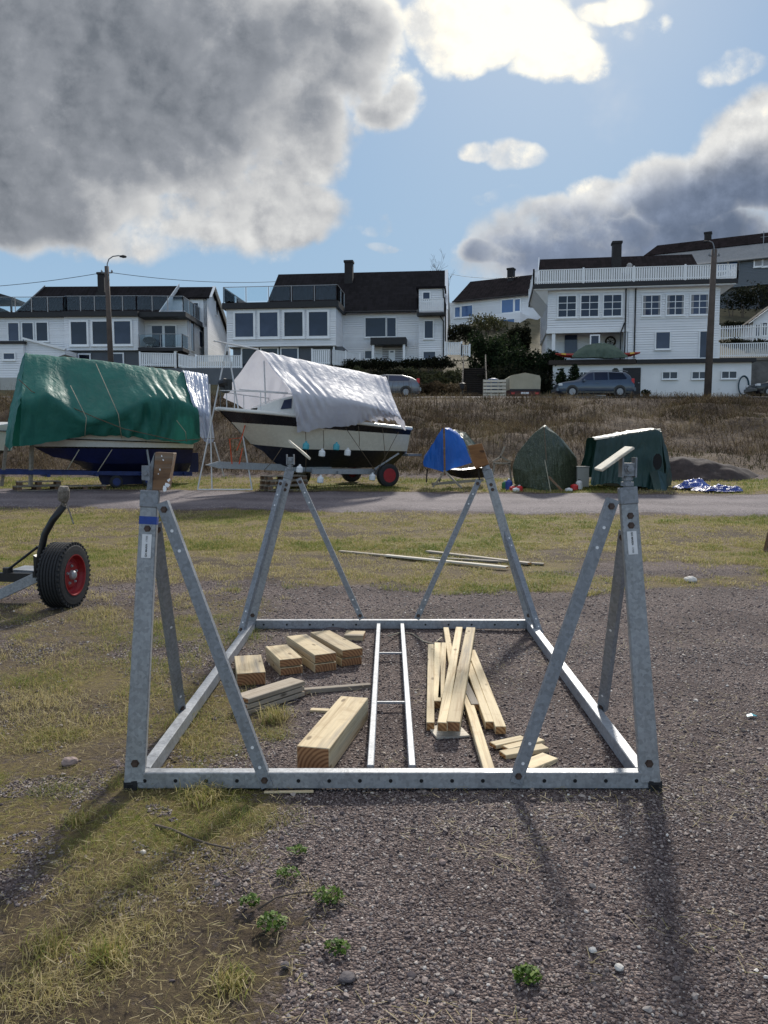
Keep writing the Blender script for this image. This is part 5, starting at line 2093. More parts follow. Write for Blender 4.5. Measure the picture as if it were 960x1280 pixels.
# dark green
dG = 22.0
dg_ = thing('covered_dinghy', 'high boat draped to the ground in a dark green sheet, right end of the row', 'boat', at(785, 614, dG))
rows = []
tops = [(746, 549), (765, 546), (785, 542), (805, 539), (820, 537), (827, 540)]
bots = [(738, 606), (758, 607), (780, 608), (800, 609), (818, 612), (832, 612)]
for i, ((x0, y0), (x1, y1)) in enumerate(zip(tops, bots)):
    d0 = dG + .1 + .08 * i
    a_, b_ = at(x0, y0, d0), at(x1, y1, d0 - .25)
    bk = a_ + Vector((.1, 1.5, .03))
    rows.append([b_ + Vector((.1, 2.1, .1)), bk + Vector((0, .25, -.5)), bk, (a_ + bk) / 2 + Z * .05, a_, a_.lerp(b_, .33), a_.lerp(b_, .66), b_])
cloth('tarp', rows, M['tarp_dgreen'], dg_, 120, 60, .06, 9, .008, 21, slope=.3, hemwave=.06)
ra = rows[-1]
er = [[ra[4], ra[5] + Vector((.03, 0, 0)), ra[6] + Vector((.06, 0, 0)), ra[7]],
      [ra[3] + Vector((.05, 0, 0)), at(833, 560, dG + 1.2), at(838, 585, dG + 1.2), at(838, 603, dG + 1.2)],
      [ra[2], ra[1] + Vector((.1, 0, -.1)), ra[0] + Vector((.15, 0, .4)), ra[0] + Vector((.1, 0, 0))]]
cloth('tarp_end', er, M['tarp_dgreen'], dg_, 40, 40, .05, 3, .01, 33)
mb = MB()
mb.prism([at(744, 550, dG + .05), at(826, 538, dG + .5), at(826, 536, dG + .55), at(744, 548, dG + .1)], (0, .12, .01))
mb.build('pale_top_strip', M['palewood'], dg_)  # pale strip laid along the cover's top edge
mb = MB()
hc = at(822, 577, dG - .12)
mb.prism([hc + Vector((math.cos(a_) * .13, 0, math.sin(a_) * .24)) for a_ in [i * .628 for i in range(10)]], (0, .02, 0))
mb.build('tarp_hole', M['hole'], dg_)
mb = MB()
mb.loft([[at(812, 590, dG + .2), at(818, 614, dG - .2)], [at(822, 588, dG + .1), at(828, 618, dG - .3)], [at(832, 592, dG + .2), at(834, 614, dG)]])
mb.build('tarp_corner', M['tarp_dgreen'], dg_)
mb = MB()
mb.loft([[at(742, 598, dG + .8), at(748, 606, dG + 1.2)], [at(780, 600, dG + .6), at(780, 609, dG + 1)], [at(826, 600, dG + .8), at(822, 609, dG + 1.2)]])
mb.build('hull', M['hull_white'], dg_)

# crumpled blue and white sheet on the grass
def heap(name, m, label, cx, cy, d, w_, dep, h_, seed, cat='tarpaulin', group=None):
    c = at(cx, cy, d)
    n_ = 70
    xs = np.linspace(-1, 1, n_)
    X, Y = np.meshgrid(xs, xs)
    r_ = np.hypot(X, Y)
    hz = np.clip(1 - r_ ** 2, 0, 1) ** .7 * (.5 + .35 * fbm2(X * 3 + seed, Y * 3, seed)) + .3 * np.abs(fbm2(X * 6, Y * 6 + seed, seed + 2, 4)) * np.clip(1.1 - r_, 0, 1)
    px_ = c.x + (X + .06 * fbm2(X * 4, Y * 4, seed + 3)) * w_ / 2
    py_ = c.y + (Y + .06 * fbm2(X * 4, Y * 4, seed + 4)) * dep / 2
    zz = terr(px_, py_) + .01 + np.clip(hz, 0, 2) * h_
    idx = np.arange(n_ * n_).reshape(n_, n_)
    q = np.stack([idx[:-1, :-1], idx[:-1, 1:], idx[1:, 1:], idx[1:, :-1]], -1)
    keep = (r_[:-1, :-1] + .1 * fbm2(X[:-1, :-1] * 3, Y[:-1, :-1] * 3, seed + 7)) < .95
    q = q[keep]
    V = np.stack([px_, py_, zz], -1).reshape(-1, 3)
    used = np.unique(q)
    rm = -np.ones(len(V), int)
    rm[used] = np.arange(len(used))
    o = npmesh(name, V[used], rm[q], m, smooth=True)
    return tag(o, label, cat, group)


heap('crumpled_tarp', M['tarp_royal'], 'crumpled blue sheet lying on the grass right of the dark green cover', 896, 612, 21.6, 1.5, 1.1, .26, 3)
heap('crumpled_tarp', tarpmat('white_and_blue_sheet', S(40, 70, 160), S(60, 88, 176), .4, .1, .5, 5, speck=S(150, 156, 180)), 'crumpled white and blue sheet lying half under the plain blue one', 868, 607, 22.2, 1.35, 1.0, .32, 8)

# soil heap behind it
def mound(name, cx, d, w_, dep, h_, m, label, seed):
    c = at(cx, 600, d)
    n_ = 50
    xs = np.linspace(-1, 1, n_)
    X, Y = np.meshgrid(xs, xs)
    r_ = np.hypot(X, Y)
    px_, py_ = c.x + X * w_ / 2, c.y + Y * dep / 2
    zz = terr(px_, py_) - .25 + (np.clip(1 - r_ ** 2, 0, 1) ** .8) * h_ * (1 + .2 * fbm2(X * 3, Y * 3, seed)) + .05 * fbm2(X * 9, Y * 9, seed + 1)
    idx = np.arange(n_ * n_).reshape(n_, n_)
    q = np.stack([idx[:-1, :-1], idx[:-1, 1:], idx[1:, 1:], idx[1:, :-1]], -1).reshape(-1, 4)
    o = npmesh(name, np.stack([px_, py_, zz], -1).reshape(-1, 3), q, m, smooth=True)
    return tag(o, label, 'soil heap')


mound('soil_heap', 868, 26.4, 4.8, 3.4, .8, M['dirt_dark'], 'dark heap of bare soil at the foot of the embankment', 4)

# odds and ends beside the olive cover
def jar(name, px, py, d, h_, r_, m, label, cat='container', lid=None):
    q = at(px, py, d)
    q.z = tz(q.x, q.y)
    root = thing(name, label, cat, q, 'odds and ends on the grass by the olive cover')
    mb = MB()
    mb.lathe(q, (0, 0, 1), [(0, r_ * .9), (.02, r_), (h_ * .7, r_), (h_ * .85, r_ * .5), (h_ * .9, r_ * .3)], 12)
    mb.build('body', m, root)
    mb = MB()
    mb.lathe(q + Z * h_ * .88, (0, 0, 1), [(0, r_ * .34), (h_ * .12, r_ * .34)], 10)
    mb.build('cap', lid or M['plastic_white'], root)


jar('canister', 636, 608, 22.5, .34, .1, M['plastic_blue'], 'dark blue canister left of the olive cover')
jar('canister', 631, 607, 22.9, .24, .09, M['plastic_green'], 'green canister left of the blue one, by the trestle')
jar('canister', 641, 612, 22.1, .16, .1, M['plastic_red'], 'red bottle left of the olive cover, in front', lid=M['plastic_white'])
jar('canister', 649, 611, 22.0, .18, .1, M['plastic_red'], 'red tub touching the left foot of the olive cover')
jar('canister', 645, 613, 21.9, .12, .1, M['plastic_white'], 'small white tub between the two red ones')
jar('canister', 718, 609, 22.3, .2, .11, M['plastic_red'], 'red jug right of the olive cover', lid=M['hull_black'])
jar('canister', 711, 611, 22.0, .1, .11, M['plastic_white'], 'low pale tub at the right foot of the olive cover')
jar('canister', 724, 608, 22.5, .3, .1, M['plastic_white'], 'white jug with a black cap at the right of the olive cover', lid=M['hull_black'])
mb = MB()
q = at(727, 597, 23.2)
q.z = tz(q.x, q.y)
mb.box(q + Z * .3, (.36, .36, .6))
mb.box(q + Z * .61, (.40, .40, .03))
tag(mb.build('plastic_crate', M['concrete'], bevel=.01), 'pale grey crate between the olive and dark green covers', 'crate', 'odds and ends on the grass by the olive cover')
mb = MB()
q = at(463, 600, 23.5)

# ================================================================== houses
class Fac:
    """vertical wall plane through pixel column px at distance d, turned by yaw; s runs to the right, out towards the viewer"""

    def __init__(s, px, d, yaw):
        p = at(px, 500, d)
        s.o = Vector((p.x, p.y, 0))
        s.yaw = yaw
        s.t = Vector((math.cos(yaw), math.sin(yaw), 0))
        s.n = Vector((math.sin(yaw), -math.cos(yaw), 0))

    def sz(s, px, py, out=0):
        r = ray(px, py)
        C = Vector((0, 0, CAMZ))
        k = ((s.o + s.n * out) - C).dot(s.n) / r.dot(s.n)
        q = C + r * k
        return (q - s.o).dot(s.t), q.z

    def P(s, a, z, out=0):
        return s.o + s.t * a + s.n * out + Vector((0, 0, z))

    def pp(s, px, py, out=0):
        a, z = s.sz(px, py, out)
        return s.P(a, z, out)

    def side(s, a, out=0):
        """the plane turning back at the right (or left) corner"""
        f = Fac(480, 10, s.yaw + math.pi / 2)
        f.o = s.P(a, 0, out)
        return f


def wbox(mb, F, a0, a1, z0, z1, out0, out1):
    mb.box(F.P((a0 + a1) / 2, (z0 + z1) / 2, (out0 + out1) / 2), (abs(a1 - a0), abs(out1 - out0), abs(z1 - z0)), (F.t, F.n, Z))


def lapped(mb, F, a0, a1, z0, z1, out, board=.17):
    """lapped boards over a wall rectangle, real relief"""
    n = max(1, round((z1 - z0) / board))
    h = (z1 - z0) / n
    for i in range(n):
        b = z0 + i * h
        b += .03
        mb.face([F.P(a0, b, out + .04), F.P(a1, b, out + .04), F.P(a1, b + h - .03, out + .02), F.P(a0, b + h - .03, out + .02)])
        mb.face([F.P(a0, b, out + .002), F.P(a1, b, out + .002), F.P(a1, b, out + .04), F.P(a0, b, out + .04)])
        mb.face([F.P(a0, b + h - .03, out + .02), F.P(a1, b + h - .03, out + .02), F.P(a1, b + h - .03, out + .002), F.P(a0, b + h - .03, out + .002)])


def wall(root, F, a0, a1, z0, z1, depth, m=None, lap=True, name='wall', corner=True):
    mb = MB()
    wbox(mb, F, a0, a1, z0, z1, 0, -depth)
    if lap: lapped(mb, F, a0, a1, z0, z1, 0)
    o = mb.build(name, m or M['siding'], root, fix=False)
    return o


def window(root, F, px0, py0, px1, py1, cols=1, rows=1, out=0, frame=.09, door=False, curtains=False, m=None):
    """frame with muntins, pane and sill laid out from the pixel box of the glass"""
    out = max(out, .045)
    a0, z1 = F.sz(px0, py0, out)
    a1, z0 = F.sz(px1, py1, out)
    mb = MB()
    o1 = out + .07
    wbox(mb, F, a0 - frame, a0, z0 - frame, z1 + frame, out, o1)
    wbox(mb, F, a1, a1 + frame, z0 - frame, z1 + frame, out, o1)
    wbox(mb, F, a0, a1, z1, z1 + frame, out, o1)
    wbox(mb, F, a0, a1, z0 - frame, z0, out, o1)
    for i in range(1, cols):
        c = a0 + (a1 - a0) * i / cols
        wbox(mb, F, c - .025, c + .025, z0, z1, out + .02, o1 - .015)
    for j in range(1, rows):
        c = z0 + (z1 - z0) * j / rows
        wbox(mb, F, a0, a1, c - .022, c + .022, out + .02, o1 - .018)
    w_ = mb.build('balcony_door' if door else 'window', M['white_paint'], root)
    mb = MB()
    wbox(mb, F, a0, a1, z0, z1, out + .01, out + .03)
    mb.build('pane', m or M['glass'], w_)
    if curtains:
        mb = MB()
        wbox(mb, F, a0 + .02, a0 + (a1 - a0) * .16, z0 + .02, z1 - .02, out + .031, out + .036)
        wbox(mb, F, a1 - (a1 - a0) * .1, a1 - .02, z0 + .02, z1 - .02, out + .031, out + .036)
        mb.build('curtain', M['curtain'], w_)
    if not door:
        mb = MB()
        wbox(mb, F, a0 - frame - .04, a1 + frame + .04, z0 - frame - .05, z0 - frame, out, out + .12)
        mb.build('sill', M['white_paint'], w_)
    return w_


def roof_slope(mb, uvs, e0, e1, r1, r0, th=.12):
    """one slope: eave e0-e1, ridge r0-r1; top face carries metres as UV"""
    e0, e1, r0, r1 = map(Vector, (e0, e1, r0, r1))
    n = (e1 - e0).cross(r0 - e0).normalized()
    if n.z < 0: n = -n
    L = (e1 - e0).length
    H = (r0 - e0).dot(((r0 - e0) - (e1 - e0) * (r0 - e0).dot(e1 - e0) / L ** 2).normalized())
    u0 = (r0 - e0).dot(e1 - e0) / L
    u1 = (r1 - e0).dot(e1 - e0) / L
    top = [e0, e1, r1, r0]
    bot = [p - n * th for p in top]
    mb.face(top)
    uvs.append([(0, 0), (L, 0), (u1, H), (u0, H)])
    mb.face(bot[::-1])
    uvs.append([(0, 0)] * 4)
    for i in range(4):
        j = (i + 1) % 4
        mb.face([top[i], bot[i], bot[j], top[j]])
        uvs.append([(0, 0)] * 4)


def build_roof(root, slopes, m, name='roof'):
    mb = MB()
    uvs = []
    for s_ in slopes: roof_slope(mb, uvs, *s_)
    o = mb.build(name, m, root, fix=False)
    uv = o.data.uv_layers.new(name='UVMap')
    flat = [c for f in uvs for c in f]
    for i, c in enumerate(flat): uv.data[i].uv = c
    return o


def verge(root, pts, w_=.2, m=None, name='barge_board', up=None, th=.05):
    for a, b in zip(pts[:-1], pts[1:]):
        MB().beam(a, b, th, w_, up=up or (0, 0, 1)).build(name, m or M['white_paint'], root)


def chimney(root, F, px0, py0, px1, py1, out, dep=.7, cowl=True):
    a0, z1 = F.sz(px0, py0, out)
    a1, z0 = F.sz(px1, py1, out)
    mb = MB()
    wbox(mb, F, a0, a1, z0 - .8, z1, out, out - dep)
    wbox(mb, F, a0 - .06, a1 + .06, z1 - .18, z1 - .02, out + .06, out - dep - .06)
    wbox(mb, F, a0 - .12, a1 + .12, z0 - .3, z0 + .02, out + .1, out - dep - .1)
    o = mb.build('chimney', M['chimney'], root)
    return o


def rail_glass(root, pts, h, panes, m_post=None, glass=True, name='terrace_railing', gm=None, pw=.05):
    """posts, top rail and glass panels along a polyline of floor points"""
    mb = MB()
    for a, b in zip(pts[:-1], pts[1:]):
        mb.beam(a + Z * h, b + Z * h, .05, .04)
    tot = []
    for (a, b), n in zip(zip(pts[:-1], pts[1:]), panes):
        for i in range(n + 1):
            q = a.lerp(b, i / n)
            mb.beam(q, q + Z * h, pw, pw, up=(0, 1, 0))
    o = mb.build(name, m_post or M['galv'], root)
    if glass:
        for (a, b), n in zip(zip(pts[:-1], pts[1:]), panes):
            for i in range(n):
                p0, p1 = a.lerp(b, (i + .06) / n), a.lerp(b, (i + .94) / n)
                MB().beam(p0 + Z * h * .53, p1 + Z * h * .53, .012, h * .86).build('glass_panel', gm or M['railglass'], o)
    return o


def picket(root_or_none, pts, h, m, name='railing', gap=.13, pw=.075, base=.08, posts=2.0, pointed=False, topr=True):
    """white picket run along floor points: pickets are one surface pattern, posts are their own parts when it is a thing"""
    mb = MB()
    for a, b in zip(pts[:-1], pts[1:]):
        d = b - a
        L = d.length
        n = max(2, int(L / gap))
        for i in range(n):
            q = a.lerp(b, (i + .5) / n)
            mb.beam(q + Z * base, q + Z * (h - (0 if pointed else .04)), pw, .022, up=Vector((d.y, -d.x, 0)))
        mb.beam(a + Z * (base + .12), b + Z * (base + .12), .045, .06)
        mb.beam(a + Z * (h - (.18 if pointed else .02)), b + Z * (h - (.18 if pointed else .02)), .07 if topr else .04, .05)
    o = mb.build(name, m, root_or_none)
    for a, b in zip(pts[:-1], pts[1:]):
        L = (b - a).length
        n = max(1, round(L / posts))
        for i in range(n + 1):
            q = a.lerp(b, i / n)
            MB().beam(q, q + Z * (h + .08), .1, .1, up=(0, 1, 0)).build('post', m, o)
    return o


def downpipe(root, pts, m=None):
    MB().tube(pts, .05, 6).build('downpipe', m or M['fascia'], root)


# ------------------------------------------------ house with the picket roof terrace (right)
F4 = Fac(790, 55.0, R(-8))
h4 = thing('house', 'white two storey house with a picket railed roof terrace above a white garage wall', 'house', F4.P(0, 7.4, 0))
zf = F4.sz(790, 450)[1]           # ground floor level, top of the garage
zu = F4.sz(735, 412)[1]           # underside of the upper storey at the left
zt = F4.sz(790, 360)[1]           # underside of the terrace fascia
aL, aM, aR = F4.sz(684, 400)[0], F4.sz(785.5, 400)[0], F4.sz(899, 400)[0]
wall(h4, F4, aM, aR, zf, zt, 8.0)
wall(h4, F4, aL, aM - .02, zu, zt, 8.0)
wall(h4, Fac(790, 55, R(-8)) if False else F4, aL + .05, aM - .02, zf - .4, zu, 0.01, lap=False, name='porch_soffit') if False else None
# recessed porch wall
mb = MB()
wbox(mb, F4, aL + .1, aM - .02, zf - .6, zu, -1.8, -7.9)
lapped(mb, F4, aL + .1, aM - .02, zf - .6, zu, -1.8)
mb.build('porch_wall', M['siding'], h4, fix=False)
# left side wall boards
S4 = F4.side(aL)
mb = MB()
for i in range(int((zt - zu) / .17)):
    b = zu + i * .17
    mb.face([F4.P(aL - .03, b, 0), F4.P(aL - .03, b, -8), F4.P(aL - .006, b + .17, -8), F4.P(aL - .006, b + .17, 0)])
mb.build('side_boards', M['siding'], h4, fix=False)
mb = MB()
wbox(mb, F4, aL - .05, aM + .1, zu - .22, zu + .02, .06, -.1)
mb.build('beam_board', M['white_paint'], h4)
for px in (692, 782):
    a = F4.sz(px, 425)[0]
    mb = MB()
    wbox(mb, F4, a - .12, a + .12, zf - .5, zu - .2, -.02, -.26)
    mb.build('porch_post', M['white_paint'], h4)
for p0, p1 in ((781.5, 360), (793.5, 360)):
    a = F4.sz(p0, 400)[0]
    downpipe(h4, [F4.P(a, zt, .1), F4.P(a, zf + .1, .1)])
a = F4.sz(781, 410)[0]
downpipe(h4, [F4.P(a - .05, zu + .4, .2), F4.P(a - .3, zu - .3, .2), F4.P(a - .3, zf, .2)])
for q in ((698.3, 370.7, 719.3, 395.7), (726.7, 370, 747.3, 395.2), (755, 369.3, 776, 394.6)): window(h4, F4, *q, 2, 3, .03)
for q in ((804, 370, 824.7, 393.6), (834, 369.5, 854, 393), (864, 368.8, 884.3, 392.4)): window(h4, F4, *q, 2, 3, .03, curtains=True)
window(h4, F4, 820.3, 415.7, 836.7, 435.5, out=.03)
window(h4, F4, 875.3, 414.7, 885.5, 447, 1, 1, out=.03, door=True)
mb = MB()
for q0, q1 in (((698, 366), (779, 366)), ((801, 365), (889, 364)), ((801, 398), (889, 397)), ((695, 399), (779, 399))):
    a0, z0_ = F4.sz(*q0)
    a1, z1_ = F4.sz(*q1)
    wbox(mb, F4, a0 - .1, a1 + .1, z0_ - .06, z0_ + .06, .03, .075)
mb.build('window_trim', M['white_paint'], h4)
# porch door, small window, wreath
a0, z1 = F4.sz(706, 419, -1.75)
a1, z0 = F4.sz(721, 441, -1.75)
mb = MB()
wbox(mb, F4, a0, a1, z0, z1, -1.74, -1.66)
mb.build('front_door', M['glass'], h4)
window(h4, F4, 739, 420, 748, 433, out=-1.76)
mb = MB()
c = F4.pp(763, 427, -1.7)
for k in range(14):
    a_ = k * 2 * math.pi / 14
    mb.tube([c + F4.t * math.cos(a_) * .34 + Z * math.sin(a_) * .34, c + F4.t * math.cos(a_ + .45) * .34 + Z * math.sin(a_ + .45) * .34], .07, 6)
    if k % 2: mb.beam(c, c + F4.t * math.cos(a_) * .34 + Z * math.sin(a_) * .34, .03, .03, up=F4.n)
mb.build('wheel_ornament', M['dark_wood'], h4)
# terrace deck, fascia, railing
T0, T1 = F4.sz(666, 360, .5)[0], F4.sz(922, 354, .5)[0]
mb = MB()
wbox(mb, F4, T0, T1, zt + .02, zt + .32, .62, -6.4)
mb.build('terrace_fascia', M['fascia'], h4)
mb = MB()
wbox(mb, F4, T0 + .1, T1 - .1, zt - .05, zt + .02, .55, -6.3)
mb.prism([F4.P(T0 + .05, zt + .02, .5), F4.P(aL, zt - 1.0, -.3), F4.P(aL, zt, .5)], F4.n * -5.6)
mb.build('soffit', M['white_paint'], h4)
picket(h4, [F4.P(T0 + .05, zt + .3, -6.3), F4.P(T0 + .05, zt + .3, .58), F4.P(T1 - .05, zt + .3, .58), F4.P(T1 - .05, zt + .3, -4)], 1.0, M['white_paint'], 'terrace_railing', gap=.155, pw=.115, base=.05, posts=3.2)
# attic and roof
ra0, rz = F4.sz(672, 323, -5)
ra1, rz1 = F4.sz(864, 318, -5)
ea0, ez = F4.sz(668, 345, -2)
ea1 = F4.sz(879, 340, -2)[0]
ez = zt + .55
rz = F4.sz(770, 321, -5.2)[1]
rf = build_roof(h4, [(F4.P(ea0 + .3, ez, -1.6), F4.P(ea1 + .2, ez, -1.6), F4.P(ra1 + .1, rz, -5.2), F4.P(ra0 + .2, rz, -5.2)), (F4.P(ea1 + .2, ez, -9), F4.P(ea0 + .3, ez, -9), F4.P(ra0 + .2, rz, -5.2), F4.P(ra1 + .1, rz, -5.2))], M['tiles_brown'])
chimney(rf, F4, 766.5, 301, 776.5, 336, -3.2)
verge(rf, [F4.P(ea0 + .2, ez, -1.6), F4.P(ra0 + .1, rz + .02, -5.2)], .3, up=F4.n)
mb = MB()
mb.prism([F4.P(ea0 + .5, ez - .1, -1.8), F4.P(ra0 + .4, rz - .15, -5.2), F4.P(ea0 + .5, ez - .1, -8.6)], F4.t * .2)
mb.prism([F4.P(ea1 - .1, ez - .1, -1.8), F4.P(ra1 - .2, rz - .15, -5.2), F4.P(ea1 - .1, ez - .1, -8.6)], F4.t * -.2)
mb.build('gable_wall', M['siding'], h4)
mb = MB()
c = F4.pp(785, 338, -1.2)
for k, (dx, r_) in enumerate(((-.3, .2), (0, .28), (.3, .22), (.1, .2))): mb.lathe(c + F4.t * dx + Z * (.3 if k == 3 else 0), (0, 0, 1), [(-r_, r_ * .3), (-r_ * .5, r_ * .9), (.1, r_), (r_, r_ * .4)], 10)
o = mb.build('laundry_heap', M['curtain'], None, smooth=True)
tag(o, 'pale covered heap on the roof terrace below the chimney of the right hand house', 'heap')

# garage wall in front
FG = Fac(790, 53.4, R(-8))
gar = thing('garage', 'long white garage wall with small windows and a dark door at the upper road', 'garage', FG.P(0, 5.2, 0))
g0, g1 = FG.sz(691, 470)[0], FG.sz(939, 470)[0]
gz0 = tz(FG.P(0, 0).x, FG.P(0, 0).y) - .6
gz1 = FG.sz(790, 455)[1]
mb = MB()
wbox(mb, FG, g0, g1, gz0, gz1, 0, -1.55)
mb.build('wall', M['render'], gar)
mb = MB()
wbox(mb, FG, g0 - .3, FG.sz(794, 450)[0], gz1, gz1 + .3, .35, -1.5)
mb.build('porch_deck_edge', M['dark_wood'], gar)
mb = MB()
wbox(mb, FG, FG.sz(795, 450)[0], g1 + .2, gz1, gz1 + .26, .3, -1.5)
mb.build('roof_edge', M['fascia'], gar)
mb = MB()
a0, z1 = FG.sz(778.5, 460)
a1, z0 = FG.sz(800, 497)
wbox(mb, FG, a0, a1, z0 - .3, z1, .01, .06)
dr = mb.build('door', M['fascia'], gar)
MB().box(FG.P(a1 - .12, z0 + 1, .08), (.1, .06, .04)).build('handle', M['galv'], dr)
for q in ((828.5, 465.5, 846, 473), (865.5, 465.3, 882.5, 473), (902.5, 464.8, 920, 472.5), (725.5, 465.5, 733, 472), (744.5, 465.5, 762, 471.5)):
    w_ = window(gar, FG, *q, 2, 1, 0, .06)
mb = MB()
c = FG.pp(868 / 3 + 640, 482, .1)
for k in range(4):
    pts = [c + FG.t * math.cos(a_) * (.30 + .015 * k) + Z * (math.sin(a_) * (.6 + .02 * k)) + FG.n * .02 * k for a_ in [i * 2 * math.pi / 24 for i in range(25)]]
    mb.tube(pts, .028, 6)
o = mb.build('hose_coil', mat('blue_green_hose', S(40, 72, 84), .5, 0, .2, 10), None, smooth=True)
tag(o, 'coiled blue green garden hose hanging on the white garage wall', 'hose')
M['kayak_red'] = mat('dull_red_plastic', S(150, 48, 40), .5, 0, .2, 6)
# covered boat on the porch deck, kayak ends
c0, c1 = FG.pp(714, 447, .1), FG.pp(783, 447, .1)
rows = []
for k in np.linspace(0, 1, 9):
    m_ = c0.lerp(c1, k)
    h_ = .95 * (1 - abs(2 * k - 1) ** 2.5) * (.85 + .15 * k) + .12
    rows.append([m_ + FG.n * .5 + Z * -.05, m_ + FG.n * .45 + Z * h_ * .55, m_ + Z * h_, m_ - FG.n * .45 + Z * h_ * .6, m_ - FG.n * .5])
cv = thing('covered_rowing_boat', 'long boat under a grey green cover on the deck above the garage', 'boat', (c0 + c1) / 2)
cloth('tarp', rows, M['tarp_net'], cv, 70, 30, .05, 6, .02, 4, hemwave=.02)
for (px, py, m, lb) in ((708, 445, 'kayak_red', 'red and yellow kayak bow sticking out left of the grey green cover'), (786, 444, 'kayak_red', 'red and yellow kayak stern sticking out right of the grey green cover')):
    q = FG.pp(px, py, .1)
    k = -1 if px < 750 else 1
    root = thing('kayak', lb, 'kayak', q, 'kayak ends on the deck')
    MB().loft([[q - FG.t * k * .6 + v_ * r_ for v_, r_ in ((FG.n, .28), (Z, .16), (-FG.n, .28), (-Z, .16))], [q + FG.t * k * .1 + Z * .04 + v_ * r_ for v_, r_ in ((FG.n, .22), (Z, .14), (-FG.n, .22), (-Z, .14))], [q + FG.t * k * .75 + Z * .16 + v_ * r_ for v_, r_ in ((FG.n, .04), (Z, .05), (-FG.n, .04), (-Z, .05))]], closed=True, caps=True).build('hull', M[m], root)
    MB().loft([[q + FG.t * k * .05 + Z * .03 + v_ * r_ for v_, r_ in ((FG.n, .245), (Z, .16), (-FG.n, .245), (-Z, .05))], [q + FG.t * k * .35 + Z * .09 + v_ * r_ for v_, r_ in ((FG.n, .16), (Z, .12), (-FG.n, .16), (-Z, .03))]], closed=True, caps=True).build('bow_band', mat('yellow_plastic', S(196, 160, 60), .4, 0, .1, 8) if px < 750 else bpy.data.materials['yellow_plastic'], root)

# ------------------------------------------------ middle house
F2 = Fac(490, 60.0, R(-6))
h2 = thing('house', 'white house with a steep dark roof and a square glazed terrace block at its left', 'house', F2.P(0, 8.6, 0))
zb = F2.sz(490, 449)[1]
ze = F2.sz(490, 390)[1]
a0, a1 = F2.sz(427, 420)[0], F2.sz(557, 420)[0]
wall(h2, F2, a0, a1, zb - .6, ze + .1, 9)
rr0, rz = F2.sz(348, 343, -5)
rr1, _ = F2.sz(557.5, 338, -5)
e0, e1 = F2.sz(333, 391, .5)[0], F2.sz(557.5, 389, .5)[0]
rf = build_roof(h2, [(F2.P(e0 - .3, ze, .45), F2.P(e1, ze, .45), F2.P(rr1, rz, -5), F2.P(rr0, rz, -5)), (F2.P(e1, ze, -10.4), F2.P(e0 - .3, ze, -10.4), F2.P(rr0, rz, -5), F2.P(rr1, rz, -5))], M['tiles'])
chimney(rf, F2, 430.5, 325, 440.5, 356, -3.4)
verge(rf, [F2.P(e1 + .04, ze, .45), F2.P(rr1 + .04, rz + .02, -5), F2.P(e1 + .04, ze, -10.4)], .25, up=F2.t)
mb = MB()
mb.tube([F2.P(a0, ze - .05, .5), F2.P(e1 - .2, ze - .05, .5)], .07, 8)
mb.build('gutter', M['fascia'], rf)
mb = MB()
mb.prism([F2.P(a1 - .01, ze, -.1), F2.P(a1 - .01, rz - .3, -5), F2.P(a1 - .01, ze, -9)], F2.t * -.15)
mb.prism([F2.P(a0 + .3, ze, -.1), F2.P(a0 + .3, rz - .3, -5), F2.P(a0 + .3, ze, -9)], F2.t * .15)
mb.build('gable_wall', M['siding'], h2)
window(h2, F2, 457, 397.8, 482, 420.6, 1, 1, .03)
window(h2, F2, 484, 397.8, 494.6, 420.6, 1, 1, .03)
window(h2, F2, 456.5, 439, 464.5, 448, 1, 1, .03)
# entrance canopy, and a flat grey panel painting in the recess's shade
a_0, z_1 = F2.sz(465.5, 425)
a_1, z_0 = F2.sz(509, 433)
mb = MB()
wbox(mb, F2, a_0, a_1, z_0, z_1, 0, 1.3)
mb.build('porch_roof', M['fascia'], h2)
q0, q1 = F2.sz(478, 440)[0], F2.sz(507, 440)[0]
mb = MB()
wbox(mb, F2, q0, q1, zb - .4, z_0, .01, .035)
mb.build('porch_shade_panel', M['curtain'], h2)
mb = MB()
wbox(mb, F2, F2.sz(486, 440)[0], F2.sz(494, 440)[0], zb - .4, z_0 - .25, .035, .08)
dr = mb.build('front_door', M['white_paint'], h2)
mb = MB()
wbox(mb, F2, F2.sz(488, 440)[0], F2.sz(492, 440)[0], zb + .6, z_0 - .45, .08, .09)
mb.build('door_pane', M['glass'], dr)
for px in (468.5, 506.5):
    a = F2.sz(px, 440)[0]
    mb = MB()
    wbox(mb, F2, a - .09, a + .09, zb - .4, z_0, 1.0, 1.18)
    mb.build('porch_post', M['white_paint'], h2)
# bay at the right end with its little balcony
zc = F2.sz(540, 396)[1]
b0, b1 = F2.sz(524, 420)[0], F2.sz(555.5, 420)[0]
zt2 = F2.sz(540, 363)[1]
wall(h2, F2, b0, b1, zb - .6, zt2, 1.0, name='bay_wall').location += F2.n * .6
FB = Fac(490, 60, R(-6))
FB.o = F2.o + F2.n * .6
window(h2, FB, 529, 366, 537, 376, 1, 1, .03)
window(h2, FB, 531, 401.5, 541, 422.5, 1, 1, .03)
window(h2, FB, 529.5, 440, 544, 448, 1, 1, .03)
mb = MB()
wbox(mb, FB, b0 - .1, b1 + .1, zc - .1, zc + .05, .0, 1.0)
mb.build('balcony_slab', M['fascia'], h2)
picket(h2, [FB.P(b0, zc + .05, .0), FB.P(b0, zc + .05, .95), FB.P(b1 + .05, zc + .05, .95), FB.P(b1 + .05, zc + .05, .0)], 1.0, M['white_paint'], 'balcony_railing', gap=.14, pw=.11, posts=2.4)
verge(h2, [FB.P(b0 - .1, zt2 - 1.7, .1), FB.P(b0 + .1, zt2 + .25, -.9)], .2, up=F2.n)
mb = MB()
